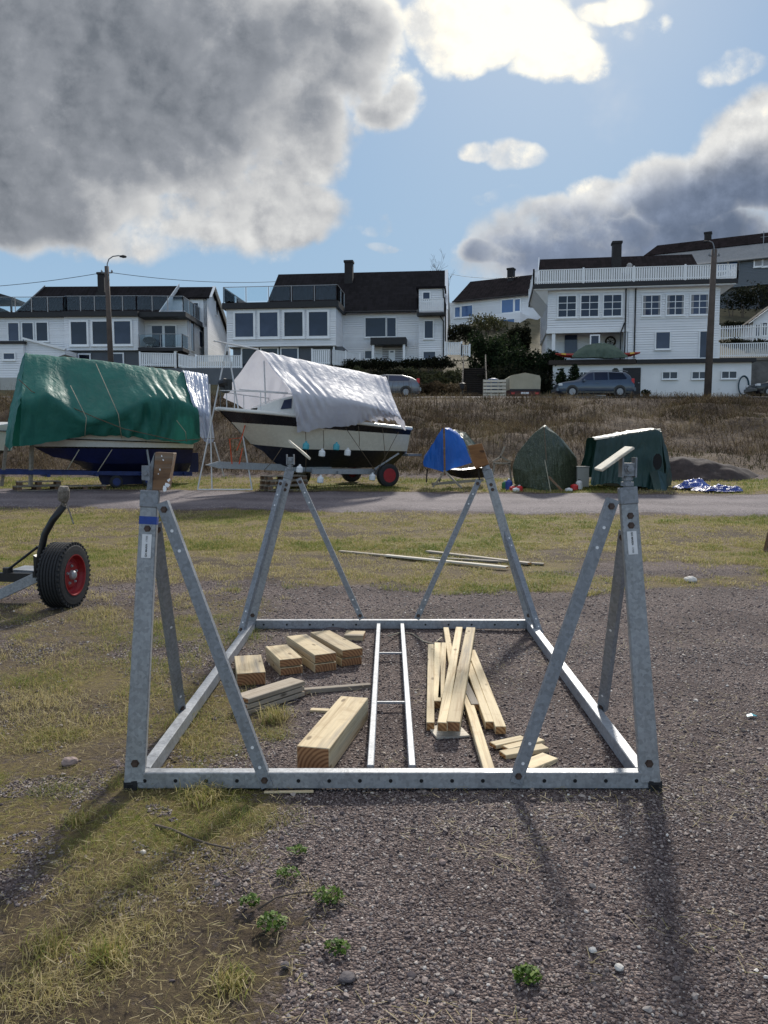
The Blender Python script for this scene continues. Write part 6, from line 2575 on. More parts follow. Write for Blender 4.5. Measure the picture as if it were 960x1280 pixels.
wbox(mb, FB, b0 - .2, b1 + .1, zt2, zt2 + .15, .2, -2)
mb.build('bay_roof', M['tiles'], h2)
downpipe(h2, [FB.P(b1 - .1, zt2, .15), FB.P(b1 - .05, zt2 - .8, .15), FB.P(b1 + .1, zt2 - 1.2, .15), FB.P(b1 + .1, zb, .15)])
downpipe(h2, [FB.P(b1 - .3, zc - .1, .15), FB.P(b1 - .05, zc - .5, .15), FB.P(b1 - .05, zb, .15)])
# glazed block with roof terrace
FT = Fac(350, 57.6, R(-6))
zt_ = FT.sz(350, 385.5)[1]
zm = FT.sz(350, 433)[1]
t0, t1 = FT.sz(283.5, 410)[0], FT.sz(420, 410)[0]
wall(h2, FT, t0, t1, zm, zt_, 6.5, name='terrace_block')
mb = MB()
wbox(mb, FT, t0 - .25, t1 + .25, zt_, zt_ + .42, .3, -6.6)
mb.build('terrace_fascia', M['fascia'], h2)
for q in ((294, 391.8, 317, 421), (324.7, 391, 347.3, 420.6), (355.5, 390.6, 378.5, 420.2), (386.2, 390.3, 409.5, 419.8)): window(h2, FT, *q, 1, 1, .03, .16)
zz = zt_ + .42
rail_glass(h2, [FT.P(t0 - .15, zz, -6), FT.P(t0 - .15, zz, .2), FT.P(t1 + .15, zz, .2), FT.P(t1 + .15, zz, -3)], 1.15, [2, 5, 2])
# lower storey under the block
wall(h2, FT, t0 + .3, t1 + .4, zm - 2.6, zm, 5.8, m=M['grey_render'], lap=False, name='basement_wall').location += FT.n * -.5
FT2 = Fac(350, 57.6, R(-6))
FT2.o = FT.o + FT.n * -.5
for q in ((303, 436, 322, 460), (327, 436, 347, 460), (352, 436, 372, 460)): window(h2, FT2, *q, 1, 1, .0, .1, door=True)
MB().tube([FT.P(t1 - .2, zm - 2.4, -.2), FT.P(t1 - .2, zm, -.2)], .07, 8).build('porch_post', M['white_paint'], h2)
picket(h2, [FT.pp(390, 457, .6), FT.pp(414, 457, .6), FT.P(FT.sz(414, 457, .6)[0] + 1.8, FT.sz(414, 457, .6)[1], -1.6)], 1.15, M['white_paint'], 'deck_railing', gap=.14, pw=.11, posts=1.8)
# gate and steps of the house, right side
picket_o = picket(None, [at(556, 445, 58.4), at(577, 445, 57.8)], 1.0, M['white_paint'], 'picket_fence', gap=.14, pw=.11, posts=1.6)
tag(picket_o, 'short white picket fence beside the balcony end of the middle house', 'fence')
picket_o = picket(None, [at(577, 446, 57.8), at(587, 446, 57.4)], .85, M['white_paint'], 'picket_fence', gap=.14, pw=.11, posts=1.6)
tag(picket_o, 'short white gate of pickets at the top of the dark stairs', 'fence')

# ------------------------------------------------ left house
F1 = Fac(120, 58.5, R(-1.5))
h1 = thing('house', 'white house at the left with a glass railed terrace before its dark roof', 'house', F1.P(0, 8.0, 0))
zt_ = F1.sz(120, 396)[1]
zm = F1.sz(120, 438)[1]
a0, a1 = F1.sz(-40, 420)[0], F1.sz(173, 420)[0]
asplit = F1.sz(81, 420)[0]
wall(h1, F1, asplit, a1, zm, zt_, 8)
wall(h1, F1, a0, asplit - .02, zm - 1.2, zt_, 8, name='wall').location += F1.n * -.25
FL = Fac(120, 58.5, R(-1.5))
FL.o = F1.o + F1.n * -.25
for q in ((10.5, 404, 24, 426), (28, 404, 42, 426), (45.7, 403.5, 60, 426)): window(h1, FL, *q, 1, 1, .03)
for q in ((88.7, 402.6, 109, 430.5), (115.7, 402.2, 135.7, 430.2), (142.7, 401.8, 163.7, 430)): window(h1, F1, *q, 1, 1, .03, .14)
# recessed balcony part and the right side wall
aR = F1.sz(228, 420)[0]
FRc = Fac(120, 58.5, R(-1.5))
FRc.o = F1.o + F1.n * -1.4
wall(h1, FRc, a1 + .02, aR, zm, zt_, 6, name='recess_wall')
window(h1, FRc, 190, 407.5, 203.5, 434, 1, 1, .0, .1, door=True)
window(h1, FRc, 206, 407.5, 220, 434, 1, 1, .0, .1, door=True)
zd = F1.sz(200, 435)[1]
mb = MB()
wbox(mb, F1, a1 + .05, aR + .1, zd - .25, zd, .3, -1.5)
mb.build('balcony_slab', M['fascia'], h1)
rail_glass(h1, [F1.P(a1 + .1, zd, .25), F1.P(aR + .05, zd, .25), F1.P(aR + .05, zd, -1.3)], 1.0, [2, 1], name='balcony_railing')
mb = MB()
c = F1.P(F1.sz(183, 428)[0], zd + .5, -.7)
mb.lathe(c, (.2, -.6, .8), [(0, .1), (.08, .4), (.2, .48), (.24, .46), (.1, .35), (.04, .05)], 14)
for k in range(3): mb.tube([c, c + Vector((math.cos(k * 2.1) * .3, math.sin(k * 2.1) * .3, -.48))], .02, 5)
tag(mb.build('garden_chair', M['dark_wood']), 'dark round garden chair on the recessed balcony of the left house', 'chair')
for px in (220.5,):
    a = F1.sz(px, 450)[0]
    mb = MB()
    wbox(mb, F1, a - .12, a + .12, zm - 3, zd - .25, .2, 0)
    mb.build('porch_post', M['white_paint'], h1)
# lower storey
wall(h1, F1, asplit, F1.sz(175, 450)[0], zm - 2.8, zm - .03, 7, m=M['grey_render'], lap=False, name='basement_wall').location += F1.n * -.3
FBs = Fac(120, 58.5, R(-1.5))
FBs.o = F1.o + F1.n * -.3
for q in ((99, 443.5, 112.5, 460), (142, 442.5, 154, 460)): window(h1, FBs, *q, 1, 1, .0, .1)
wall(h1, FRc, a1 + .02, aR, zm - 2.8, zm - .03, 5, m=M['grey_render'], lap=False, name='basement_wall')
mb = MB()
q0, z1 = FRc.sz(190, 443)
q1, z0 = FRc.sz(203, 462)
wbox(mb, FRc, q0, q1, z0, z1, .0, .05)
mb.build('basement_door', M['white_paint'], h1)
# right side: long wall running back
yS = R(-1.5) + math.pi / 2
SD = F1.side(aR, -1.4)
Ls = 13.5
ztop = F1.sz(228, 395, -1.4)[1]
mb = MB()
mb.face([SD.P(0, zm - .5, 0), SD.P(5.8, zm - .5, 0), SD.P(5.8, ztop, 0), SD.P(0, ztop, 0)])
for i in range(int((ztop - zm + .5) / .17)):
    b = zm - .5 + i * .17
    mb.face([SD.P(0, b, .03), SD.P(5.8, b, .03), SD.P(5.8, b + .17, .006), SD.P(0, b + .17, .006)])
mb.build('side_wall', M['siding'], h1, fix=False)
mb = MB()
mb.face([SD.P(0, zm - 3, .02), SD.P(5.8, zm - 3, .02), SD.P(5.8, zm - .5, .02), SD.P(0, zm - .5, .02)])
mb.build('side_basement', M['grey_render'], h1, fix=False)
for s0, s1, z0_, z1_ in ((.7, 1.6, zm + .3, zm + 2.5), (3.2, 4.0, zm + .9, zm + 2.1)):
    mb = MB()
    wbox(mb, SD, s0 - .1, s1 + .1, z0_ - .1, z1_ + .1, .03, .08)
    w_ = mb.build('window', M['white_paint'], h1)
    mb = MB()
    wbox(mb, SD, s0, s1, z0_, z1_, .08, .09)
    mb.build('pane', M['glass'], w_)
# terrace
mb = MB()
wbox(mb, F1, a0, asplit, zt_, zt_ + .36, .1, -5)
wbox(mb, F1, asplit, a1 + .1, zt_, zt_ + .36, .35, -5)
wbox(mb, F1, a1 + .1, aR + .3, zt_ - .02, zt_ + .33, .1, -7.3)
mb.build('terrace_fascia', M['fascia'], h1)
zz = zt_ + .36
rail_glass(h1, [F1.P(a0, zz, 0), F1.P(asplit, zz, .0), F1.P(asplit + .3, zz, .25), F1.P(a1, zz, .25), F1.P(aR + .1, zz, 0), F1.P(aR + .1, zz, -6.5)], 1.12, [6, 1, 5, 3, 4])
# main roof
r0, rz = F1.sz(52, 356, -4.5)
r1, _ = F1.sz(220, 353, -4.5)
e0, _ = F1.sz(18, 390, -1.8)
e1, _ = F1.sz(198, 391, -1.8)
ze = zt_ + .5
rf = build_roof(h1, [(F1.P(e0, ze, -1.8), F1.P(e1, ze, -1.8), F1.P(r1, rz, -5.2), F1.P(r0, rz, -5.2)), (F1.P(e1, ze, -9), F1.P(e0, ze, -9), F1.P(r0, rz, -5.2), F1.P(r1, rz, -5.2))], M['tiles'])
chimney(rf, F1, 121.5, 340, 130.5, 366, -3.8)
verge(rf, [F1.P(e1 + .05, ze, -1.8), F1.P(r1 + .05, rz + .02, -5.2)], .35, up=F1.n)
verge(rf, [F1.P(e0 - .05, ze, -1.8), F1.P(r0 - .05, rz + .02, -5.2)], .2, up=F1.n, m=M['galv'])
mb = MB()
mb.prism([F1.P(e1 - .1, ze - .4, -2), F1.P(r1 - .1, rz - .2, -5.2), F1.P(e1 - .1, ze - .4, -8.6)], F1.t * -.2)
mb.build('gable_wall', M['siding'], h1)
# second, lower roof with its gable at the right side
g0, gz = F1.sz(218, 358.5, -7)
g1, _ = F1.sz(263, 358.5, -7)
q0, qz = F1.sz(212, 372, -4.6)
q1, _ = F1.sz(258, 372, -4.6)
qz = F1.sz(240, 372, -4.6)[1]
gz = F1.sz(240, 358.7, -6)[1]
bk = -13.0
build_roof(h1, [(F1.P(q0 - 3, qz, -4.5), F1.P(q1 + .2, qz, -4.5), F1.P(q1 + .2, gz, -6), F1.P(q0 - 3, gz, -6)), (F1.P(q1 + .2, gz - 3.6, bk), F1.P(q0 - 3, gz - 3.6, bk), F1.P(q0 - 3, gz, -6), F1.P(q1 + .2, gz, -6))], M['tiles'], 'lower_roof')
mb = MB()
wbox(mb, F1, q0 - 2, q1, zt_, qz, -4.8, -5.2)
mb.build('upper_wall', M['siding'], h1)
FU = Fac(120, 58.5, R(-1.5))
FU.o = F1.o + F1.n * -4.8
window(h1, FU, 238, 379, 248, 395, 1, 1, 0, .08, door=True)
SG = F1.side(q1, -4.8)
mb = MB()
mb.prism([SG.P(0, zm - 2.5, 0), SG.P(0, qz, 0), SG.P(1.3, gz - .15, 0), SG.P(8.1, gz - 3.6, 0), SG.P(8.1, zm - 2.5, 0)], SG.n * -.3)
mb.build('gable_wall', M['siding'], h1)
verge(h1, [SG.P(-.1, qz + .05, .25), SG.P(1.3, gz + .05, .25), SG.P(8.3, gz - 3.65, .25)], .3, up=SG.n)
mb = MB()
wbox(mb, SG, 2.6, 3.4, qz - .9, qz + .6, .0, .06)
w_ = mb.build('window', M['white_paint'], h1)
mb = MB()
wbox(mb, SG, 2.7, 3.3, qz - .8, qz + .5, .06, .07)
mb.build('pane', M['glass'], w_)
mb = MB()
wbox(mb, SG, 6.2, 7.2, zm - 1.0, zm + 1.4, .0, .05)
mb.build('side_door', M['fascia'], h1)
# gazebo on the terrace at the far left
gzb = thing('gazebo', 'dark roofed garden shelter at the left edge, on the terrace of the left house', 'gazebo', F1.P(a0 + 1, zz, -1))
q = F1.pp(14, 375, -1.0)
mb = MB()
mb.prism([F1.pp(-40, 355, -1), F1.pp(14, 371, -1), F1.pp(14, 375, -1), F1.pp(-40, 375, -1)], F1.n * -2.6)
mb.build('roof', M['fascia'], gzb)
a, z_ = F1.sz(13, 375, -1)
for o_ in (-1.1, -3.4):
    MB().beam(F1.P(a, zz, o_), F1.P(a, z_, o_), .12, .12, up=(0, 1, 0)).build('post', M['dark_wood'], gzb)
tag(MB().prism([F1.pp(-30, 376, -2.5), F1.pp(1, 385, -2.5), F1.pp(14, 391, -2.5), F1.pp(-30, 392, -2.5)], F1.n * -.5).build('roof_slope', M['greysiding'], gzb), None)

# low wing at the far left with a sloping roof edge
FW = Fac(40, 55.5, R(-1.5))
wg = thing('annex', 'low white annex with a small window at the left edge, below the left house', 'annex', FW.P(0, 7, 0))
x0, x1 = FW.sz(-50, 450)[0], FW.sz(30, 450)[0]
z1 = FW.sz(20, 430)[1]
z0 = FW.sz(20, 473)[1]
wall(wg, FW, x0, x1, z0, z1, 3)
mb = MB()
wbox(mb, FW, x0, x1 + .1, z1, z1 + .2, .15, -3)
mb.build('roof_edge', M['fascia'], wg)
window(wg, FW, 5, 442, 18.5, 449, 1, 1, .03)
mb = MB()
mb.prism([FW.pp(30, 424, -.3), FW.pp(81, 437, -.3), FW.pp(81, 443, -.3), FW.pp(30, 460, -.3)], FW.n * -2)
mb.build('sloping_wall', M['siding'], wg)
MB().beam(FW.pp(29, 423, -.2), FW.pp(82, 437, -.2), .3, .14).build('coping', M['white_paint'], wg)
mb = MB()
wbox(mb, FW, x0, FW.sz(85, 480)[0], FW.sz(20, 500)[1], FW.sz(20, 473.5)[1], .9, .4)
mb.build('retaining_wall', M['concrete'], wg)

# fences and walls between the left and middle houses
o = picket(None, [at(175, 459, 56.8), at(222, 460, 56.6), at(245, 465, 55.9)], 1.05, M['white_paint'], 'picket_fence', gap=.14, pw=.1, posts=2.2)
tag(o, 'white picket fence on the wall in front of the left house', 'fence')
o = picket(None, [at(245, 462, 56), at(302, 462, 55.6)], 1.0, M['white_paint'], 'picket_fence', gap=.14, pw=.1, posts=2.6)
tag(o, 'white picket fence between the left and middle houses', 'fence')
mb = MB()
p0, p1 = at(60, 485, 56.2), at(470, 485, 55.2)
mb.prism([at(85, 490, 55.9), at(420, 490, 55.3), at(420, 460, 55.3), at(85, 460, 55.9)], (0, .4, 0))
tag(mb.build('retaining_wall', M['grey_render']), 'long grey retaining wall behind the covered boats', 'wall')

# ------------------------------------------------ house behind, turned away
F3 = Fac(600, 80.0, R(-28))
h3 = thing('house', 'small white house behind the middle one, with brown roof and blue reflecting windows', 'house', F3.P(0, 14, 0))
z0, z1 = F3.sz(600, 412)[1], F3.sz(566, 378)[1]
x0, x1 = F3.sz(560, 400)[0], F3.sz(672, 390)[0]
wall(h3, F3, x0, x1, z0 - 1.5, z1, 5.5)
r0, rz = F3.sz(588, 352, -2.7)
rz = F3.sz(588, 352, -2.7)[1]
r1, _ = F3.sz(668, 341, -2.7)
e0, e1 = F3.sz(565.5, 379, .4)[0], F3.sz(668, 370, .4)[0]
rf = build_roof(h3, [(F3.P(e0, z1, .4), F3.P(max(e1, r1), z1, .4), F3.P(r1, rz, -2.7), F3.P(r0, rz, -2.7)), (F3.P(e1, z1, -6), F3.P(e0, z1, -6), F3.P(r0, rz, -2.7), F3.P(r1, rz, -2.7))], M['tiles_brown'])
chimney(rf, F3, 634, 335, 641, 353, -2)
MB().tube([F3.P(e0, z1 - .04, .45), F3.P(e1, z1 - .04, .45)], .08, 6).build('gutter', M['fascia'], rf)
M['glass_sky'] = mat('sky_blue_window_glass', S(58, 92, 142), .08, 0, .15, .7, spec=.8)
for q in ((569, 384.5, 575, 396), (577.5, 383, 590.5, 395), (627.5, 375.5, 641.5, 390), (644, 374.5, 650, 388.5)): window(h3, F3, *q, 1, 1, 0, .12, m=M['glass_sky'])
mb = MB()
q0, q1 = F3.sz(606, 402)[0], F3.sz(660, 400)[0]
wbox(mb, F3, q0, q1, F3.sz(615, 412)[1] - 1, F3.sz(615, 399)[1], 0, 2.5)
ex = mb.build('veranda', M['siding'], h3)
FV = Fac(600, 80, R(-28))
FV.o = F3.o + F3.n * 2.5
window(h3, FV, 616, 401, 643, 407, 3, 1, 0, .08, m=M['glass_sky'])

# ------------------------------------------------ grey house at the right edge, up the hill
F5 = Fac(880, 84.0, R(-27))
h5 = thing('house', 'grey house with a dark roof up the hill, at the right edge', 'house', F5.P(0, 18, 0))
z0, z1 = F5.sz(900, 357)[1], F5.sz(900, 330)[1]
x0, x1 = F5.sz(838, 340)[0], F5.sz(1010, 340)[0]
wall(h5, F5, x0, x1, z0 - .3, z1 + .3, 9, m=M['greysiding'])
wall(h5, F5, x0 + 1, x1, z0 - 3.2, z0 - .3, 8, m=M['grey_render'], lap=False, name='basement_wall').location += F5.n * -.8
ez = F5.sz(900, 329)[1]
mz = F5.sz(880, 312, -3.5)[1]
rz = F5.sz(880, 303, -5.5)[1]
rz = F5.sz(880, 300, -4.6)[1]
x2, x3 = F5.sz(815, 330, .3)[0], x1 + 1
build_roof(h5, [(F5.P(x2 + 1, ez, .5), F5.P(x3, ez, .5), F5.P(x3, mz, -3.5), F5.P(x2 - .3, mz, -3.5))], M['metal_roof'], 'lower_roof')
xr = F5.sz(818, 317, -4.6)[0]
rf = build_roof(h5, [(F5.P(xr - 1.0, mz + .05, -3.4), F5.P(x3, mz + .05, -3.4), F5.P(x3, rz, -4.6), F5.P(xr + .3, rz, -4.6)), (F5.P(x3, mz, -8), F5.P(xr - 1, mz, -8), F5.P(xr + .3, rz, -4.6), F5.P(x3, rz, -4.6))], M['tiles_brown'])
chimney(rf, F5, 880.5, 290, 888.5, 311, -5)
for q in ((897, 328, 908.5, 337.5), (911, 327, 922, 336)): window(h5, F5, *q, 1, 1, 0, .13, m=M['glass_sky'])
for q in ((944, 323.5, 952, 332), (954.5, 323, 966, 331.5)): window(h5, F5, *q, 1, 1, 0, .14, m=M['curtain'])
mb = MB()
wbox(mb, F5, F5.sz(950, 360)[0], F5.sz(966, 360)[0], z0 - 2.9, z0 - .4, -.79, -.74)
mb.build('basement_door', M['hole'], h5)
mb = MB()
q = F5.pp(954, 312, -1)
mb.tube([q, q + Z * 1.9], .04, 6)
mb.beam(q + Z * 1.7 - F5.t * .3, q + Z * 1.7 + F5.t * .5, .03, .03)
mb.beam(q + Z * 1.3 - F5.t * .3, q + Z * 1.3 + F5.t * .5, .03, .03)
mb.build('roof_ladder_mast', M['galv'], h5)

# small white garden house at the right edge
F6 = Fac(950, 62.0, R(-10))
sh = thing('garden_house', 'small white gabled garden house at the right edge, behind the picket fence', 'garden house', F6.P(0, 9, 0))
z0, z1 = F6.sz(950, 420)[1], F6.sz(940, 402)[1]
x0, x1 = F6.sz(941, 410)[0], F6.sz(1000, 410)[0]
wall(sh, F6, x0, x1, z0 - .5, z1, 3)
xm = (x0 + x1) / 2
gz = F6.sz(970, 379)[1]
mb = MB()
mb.prism([F6.P(x0, z1, .0), F6.P(xm, gz, .0), F6.P(x1, z1, 0)], F6.n * -.2)
mb.build('gable_wall', M['siding'], sh)
verge(sh, [F6.P(x0 - .4, z1 - .2, .3), F6.P(xm, gz + .1, .3), F6.P(x1 + .4, z1 - .2, .3)], .28, up=F6.n, m=M['white_paint'])
build_roof(sh, [(F6.P(x0 - .4, z1 - .1, .25), F6.P(x0 - .4, z1 - .1, -3.2), F6.P(xm, gz + .2, -3.2), F6.P(xm, gz + .2, .25)), (F6.P(x1 + .4, z1 - .1, -3.2), F6.P(x1 + .4, z1 - .1, .25), F6.P(xm, gz + .2, .25), F6.P(xm, gz + .2, -3.2))], M['tiles'])
for q in ((945, 406, 949.5, 420), (953, 404, 958, 419)): window(sh, F6, *q, 1, 1, 0, .06, door=True)
o = picket(None, [at(899, 425, 57.5), at(975, 422, 56)], 1.0, M['white_paint'], 'picket_fence', gap=.15, pw=.08, posts=4.3, pointed=True, base=.02)
tag(o, 'upper white picket fence at the right edge, in front of the garden house', 'fence')
o = picket(None, [at(898, 448, 54.6), at(975, 446.5, 53.4)], 1.02, M['white_paint'], 'picket_fence', gap=.125, pw=.06, posts=4.0, base=.05)
tag(o, 'lower white railing with fine balusters at the right edge, above the stone wall', 'fence')
mb = MB()
mb.prism([at(939, 500, 54.6), at(1000, 500, 53.8), at(1000, 450, 53.8), at(900, 450, 55.0), at(900, 500, 55.0)], (0, .5, 0))
mb.prism([at(897, 450, 54.95), at(1000, 450, 53.7), at(1000, 447, 53.7), at(897, 447, 54.95)], (0, 1.5, 0))
tag(mb.build('retaining_wall', M['stone_wall']), 'grey stone retaining wall at the right edge, below the fine white railing', 'wall')

# ================================================================== plants on the slope
def leaves(name, blobs_, n, size, m, parent, seed=0, shell=.55, flat=1.0):
    """crown: leaf quads through uneven lobes, thinner towards the inside, with gaps"""
    rng = np.random.default_rng(seed)
    vol = np.array([r[0] * r[1] * r[2] for _, r in blobs_])
    cnt = rng.multinomial(n, vol ** .75 / (vol ** .75).sum())
    PP = []
    for (c, r), k in zip(blobs_, cnt):
        d = rng.normal(0, 1, (k * 2, 3))
        d /= np.linalg.norm(d, axis=1, keepdims=True)
        rad = (shell + (1 - shell) * rng.uniform(0, 1, (k * 2, 1))) * (1 + .16 * np.sin(d[:, :1] * 5 + seed) + .14 * np.sin(d[:, 1:2] * 7 + d[:, 2:] * 6 + seed * 2))
        p = np.array(c) + d * rad * np.array(r)
        g = fbm2(p[:, 0] * 2.4 + p[:, 2] * 2, p[:, 1] * 2.4 - p[:, 2] * 1.7, seed + 3)
        p = p[g + rng.normal(0, .35, len(p)) > -.35][:k]
        PP.append(p)
    P = np.concatenate(PP)
    k = len(P)
    a = rng.normal(0, 1, (k, 3))
    a /= np.linalg.norm(a, axis=1, keepdims=True)
    b = np.cross(a, rng.normal(0, 1, (k, 3)))
    b /= np.linalg.norm(b, axis=1, keepdims=True)
    s = size * rng.uniform(.5, 1.4, (k, 1))
    V = np.stack([P - a * s, P + b * s * .55, P + a * s, P - b * s * .55], 1).reshape(-1, 3)
    return npmesh(name, V, (np.arange(k) * 4)[:, None] + np.arange(4)[None], m, parent)


def shrub(name, px0, py0, px1, py1, d, m, label, cat, seed, group=None, lobes=7, n=2600, size=.09, depth=None, stems=True, pts=None):
    """bush filling a pixel box at distance d"""
    a, b = at(px0, py1, d), at(px1, py0, d)
    w_, h_ = b.x - a.x, b.z - a.z
    dep = depth or w_ * .7
    base = Vector(((a.x + b.x) / 2, d, a.z))
    root = thing(name, label, cat, base, group)
    r = random.Random(seed)
    bl_ = []
    for i in range(lobes):
        f = (i + .5) / lobes
        bl_.append(((a.x + w_ * (.12 + .76 * f) + r.uniform(-.05, .05) * w_, d + r.uniform(-.3, .3) * dep, a.z + h_ * r.uniform(.35, .62)), (w_ * r.uniform(.16, .28) + .12, dep * r.uniform(.3, .5), h_ * r.uniform(.3, .46))))
    leaves('crown', bl_, n, size, m, root, seed)
    st = MB()
    for i in range(5):
        x = base.x + r.uniform(-.3, .3) * w_
        st.tube([(x, d, a.z - .3), (x + r.uniform(-.1, .1) * w_, d, a.z + h_ * .4), (x + r.uniform(-.2, .2) * w_, d + r.uniform(-.2, .2), a.z + h_ * .75)], [.05, .035, .015], 5)
    st.build('trunk', M['bark'], root)
    return root


def conifer(name, px, pyb, pyt, d, wpx, label, seed, group=None, m=None):
    b, t_ = at(px, pyb, d), at(px, pyt, d)
    h_ = t_.z - b.z
    w_ = wpx * d / F / 2
    root = thing(name, label, 'conifer', b, group)
    bl_ = [((b.x, d, b.z + h_ * f), (w_ * (1 - f) ** .6 * 1.15 + .06, w_ * (1 - f) ** .6 * 1.15 + .06, h_ * .13)) for f in (.12, .26, .4, .54, .68, .8, .91)]
    leaves('crown', bl_, 2400, .075, m or M['ever'], root, seed, .35)
    MB().tube([b - Z * .3, b + Z * h_ * .8], [.06, .02], 6).build('trunk', M['bark'], root)
    return root


SH = 'shrubs on the slope below the houses'
shrub('hedge', 418, 447, 500, 463, 57.6, M['hedge'], 'clipped dark hedge in front of the middle house, left half', 'hedge', 1, None, 12, 4200, .08, .9)
shrub('hedge', 498, 446, 572, 462, 57.4, M['hedge'], 'clipped dark hedge in front of the middle house, right half', 'hedge', 2, None, 12, 4200, .08, .9)
shrub('shrub', 420, 460, 470, 486, 55.6, M['olive'], 'olive shrub behind the white tarpaulin of the cruiser', 'shrub', 3, SH)
shrub('shrub', 463, 460, 508, 484, 55.0, M['hedge'], 'dark shrub behind the roof of the silver car', 'shrub', 4, SH)
shrub('shrub', 500, 459, 545, 487, 55.4, M['olive'], 'olive shrub right of the silver car, below the hedge', 'shrub', 5, SH)
shrub('shrub', 538, 461, 578, 489, 55.0, M['olive'], 'olive shrub touching the left side of the dark stairs', 'shrub', 6, SH)
shrub('shrub', 510, 476, 578, 494, 53.0, M['brush'], 'low brown shrub along the upper road, left of the dark stairs', 'shrub', 7, SH)
TG = 'dark evergreens between the middle and right houses'
shrub('evergreen_tree', 588, 412, 632, 478, 58.5, M['ever'], 'tall dark clipped evergreen just right of the dark stairs', 'tree', 11, TG, 9, 5200, .11, 2.2)
shrub('evergreen_tree', 612, 410, 650, 470, 60.5, M['ever'], 'dark evergreen behind the canvas covered trailer', 'tree', 12, TG, 8, 4200, .11, 2.2)
shrub('evergreen_tree', 634, 404, 664, 450, 64.0, M['hedge'], 'dark evergreen at the left wall of the right house, below its terrace', 'tree', 13, TG, 8, 4200, .12, 2.4)
shrub('evergreen_shrub', 628, 430, 690, 478, 56.0, M['ever'], 'wide dark evergreen shrub above the covered trailer', 'shrub', 14, TG, 9, 5200, .10, 2.0)
shrub('evergreen_shrub', 600, 456, 690, 494, 54.4, M['hedge'], 'long dark shrub behind the pallet screen and the covered trailer', 'shrub', 15, TG, 12, 5600, .10, 1.4)
shrub('evergreen_shrub', 672, 437, 706, 466, 54.6, M['ever'], 'dark evergreen shrub at the left end of the porch of the right house', 'shrub', 16, TG, 6, 3000, .09, 1.4)
shrub('shrub', 586, 392, 634, 416, 72.0, M['olive'], 'thin olive shrub in front of the small house behind', 'shrub', 17, None, 7, 2200, .1)
shrub('shrub', 556, 402, 598, 428, 66.0, M['hedge'], 'dark shrub at the left corner of the small house behind', 'shrub', 18, None, 6, 2400, .1)
shrub('hedge', 898, 400, 965, 414, 66.0, M['hedge'], 'dark hedge behind the upper picket fence at the right edge', 'hedge', 19, None, 9, 3600, .1, 1.0)
shrub('shrub', 898, 422, 965, 436, 55.6, M['hedge'], 'dark low planting between the two white fences at the right edge', 'shrub', 20, None, 9, 2600, .08, .8)
shrub('shrub', 900, 356, 960, 392, 76.0, M['hedge'], 'dark scrub on the slope below the grey house', 'shrub', 21, None, 8, 2200, .12)
conifer('conifer', 701, 493, 461, 52.0, 22, 'small round topped conifer left of the parked estate car', 31, 'small conifers at the garage wall')
conifer('conifer', 718, 490, 455, 52.3, 24, 'pointed conifer behind the bonnet of the parked estate car', 32, 'small conifers at the garage wall')
conifer('conifer', 769, 476, 461, 52.4, 13, 'narrow conifer top behind the roof of the parked estate car', 33, 'small conifers at the garage wall')
shrub('pot_plant', 803, 486, 812, 497, 52.4, M['ever'], 'round plant at the foot of the garage wall, right of the dark door', 'plant', 34, None, 3, 700, .06)


# bare trees
def bare_tree(name, px, pyb, pyt, d, label, seed, spread=.5, r0=.16, m=None):
    r = random.Random(seed)
    b, t_ = at(px, pyb, d), at(px, pyt, d)
    H_ = t_.z - b.z
    root = thing(name, label, 'tree', b)
    tr_ = MB()
    br = MB()

    def grow(p, dir_, ln, rad, depth, mb):
        pts = [p]
        rs = [rad]
        q = p.copy()
        d_ = dir_.copy()
        for i in range(3):
            d_ = (d_ + Vector((r.uniform(-.2, .2), r.uniform(-.2, .2), r.uniform(-.05, .15)))).normalized()
            q = q + d_ * ln / 3
            pts.append(q.copy())
            rs.append(max(.008, rad * (1 - .5 * (i + 1) / 3)))
        mb.tube(pts, rs, 5 if depth else 7)
        if depth < 4:
            for k in range(3 if depth else 5):
                i = r.choice([1, 2, 3, 3])
                nd = (d_ + Vector((r.uniform(-1, 1), r.uniform(-1, 1), r.uniform(-.2, .7))) * (.8 if depth else spread * 1.6)).normalized()
                grow(pts[i], nd, ln * r.uniform(.5, .75), rs[i] * .6, depth + 1, br)

    grow(b, Vector((0, 0, 1)), H_ * .55, r0, 0, tr_)
    tr_.build('trunk', m or M['bark'], root)
    br.build('crown', m or M['bark'], root)
    return root


bare_tree('bare_tree', 548, 400, 322, 78, 'leafless tree rising behind the right end of the middle house', 5)
bare_tree('bare_tree', 845, 402, 362, 72, 'leafless crooked tree below the grey house, right of the white house', 8, 1.1, .14, M['dark_wood'])

# ================================================================== stairs, screen, poles
st0 = at(593, 493, 52.2)
st = thing('garden_stairs', 'dark wooden stairs with side rails climbing from the upper road to the middle house', 'stairs', st0)
top = at(593, 461, 56.4)
N = 14
wd = 27 * 53 / F
mb = MB()
for i in range(N):
    q = st0.lerp(top, i / (N - 1))
    MB().box(q, (wd, .3, .05)).build('step', M['dark_wood'], st)
    mb.box(q - Z * .1 + Vector((0, .14, 0)), (wd, .03, .17))
mb.build('riser', M['fascia'], st)
for s_ in (-1, 1):
    o_ = Vector((s_ * (wd / 2 + .05), 0, 0))
    MB().beam(st0 + o_ - Z * .1, top + o_ - Z * .1, .06, .3).build('stringer', M['dark_wood'], st)
    for k in (0, .33, .66, 1):
        q = st0.lerp(top, k) + o_
        MB().beam(q, q + Z * 1.05, .08, .08, up=(0, 1, 0)).build('post', M['greywood'] if k in (0, 1) else M['dark_wood'], st)
    MB().beam(st0 + o_ + Z, top + o_ + Z, .06, .1).build('handrail', M['dark_wood'], st)
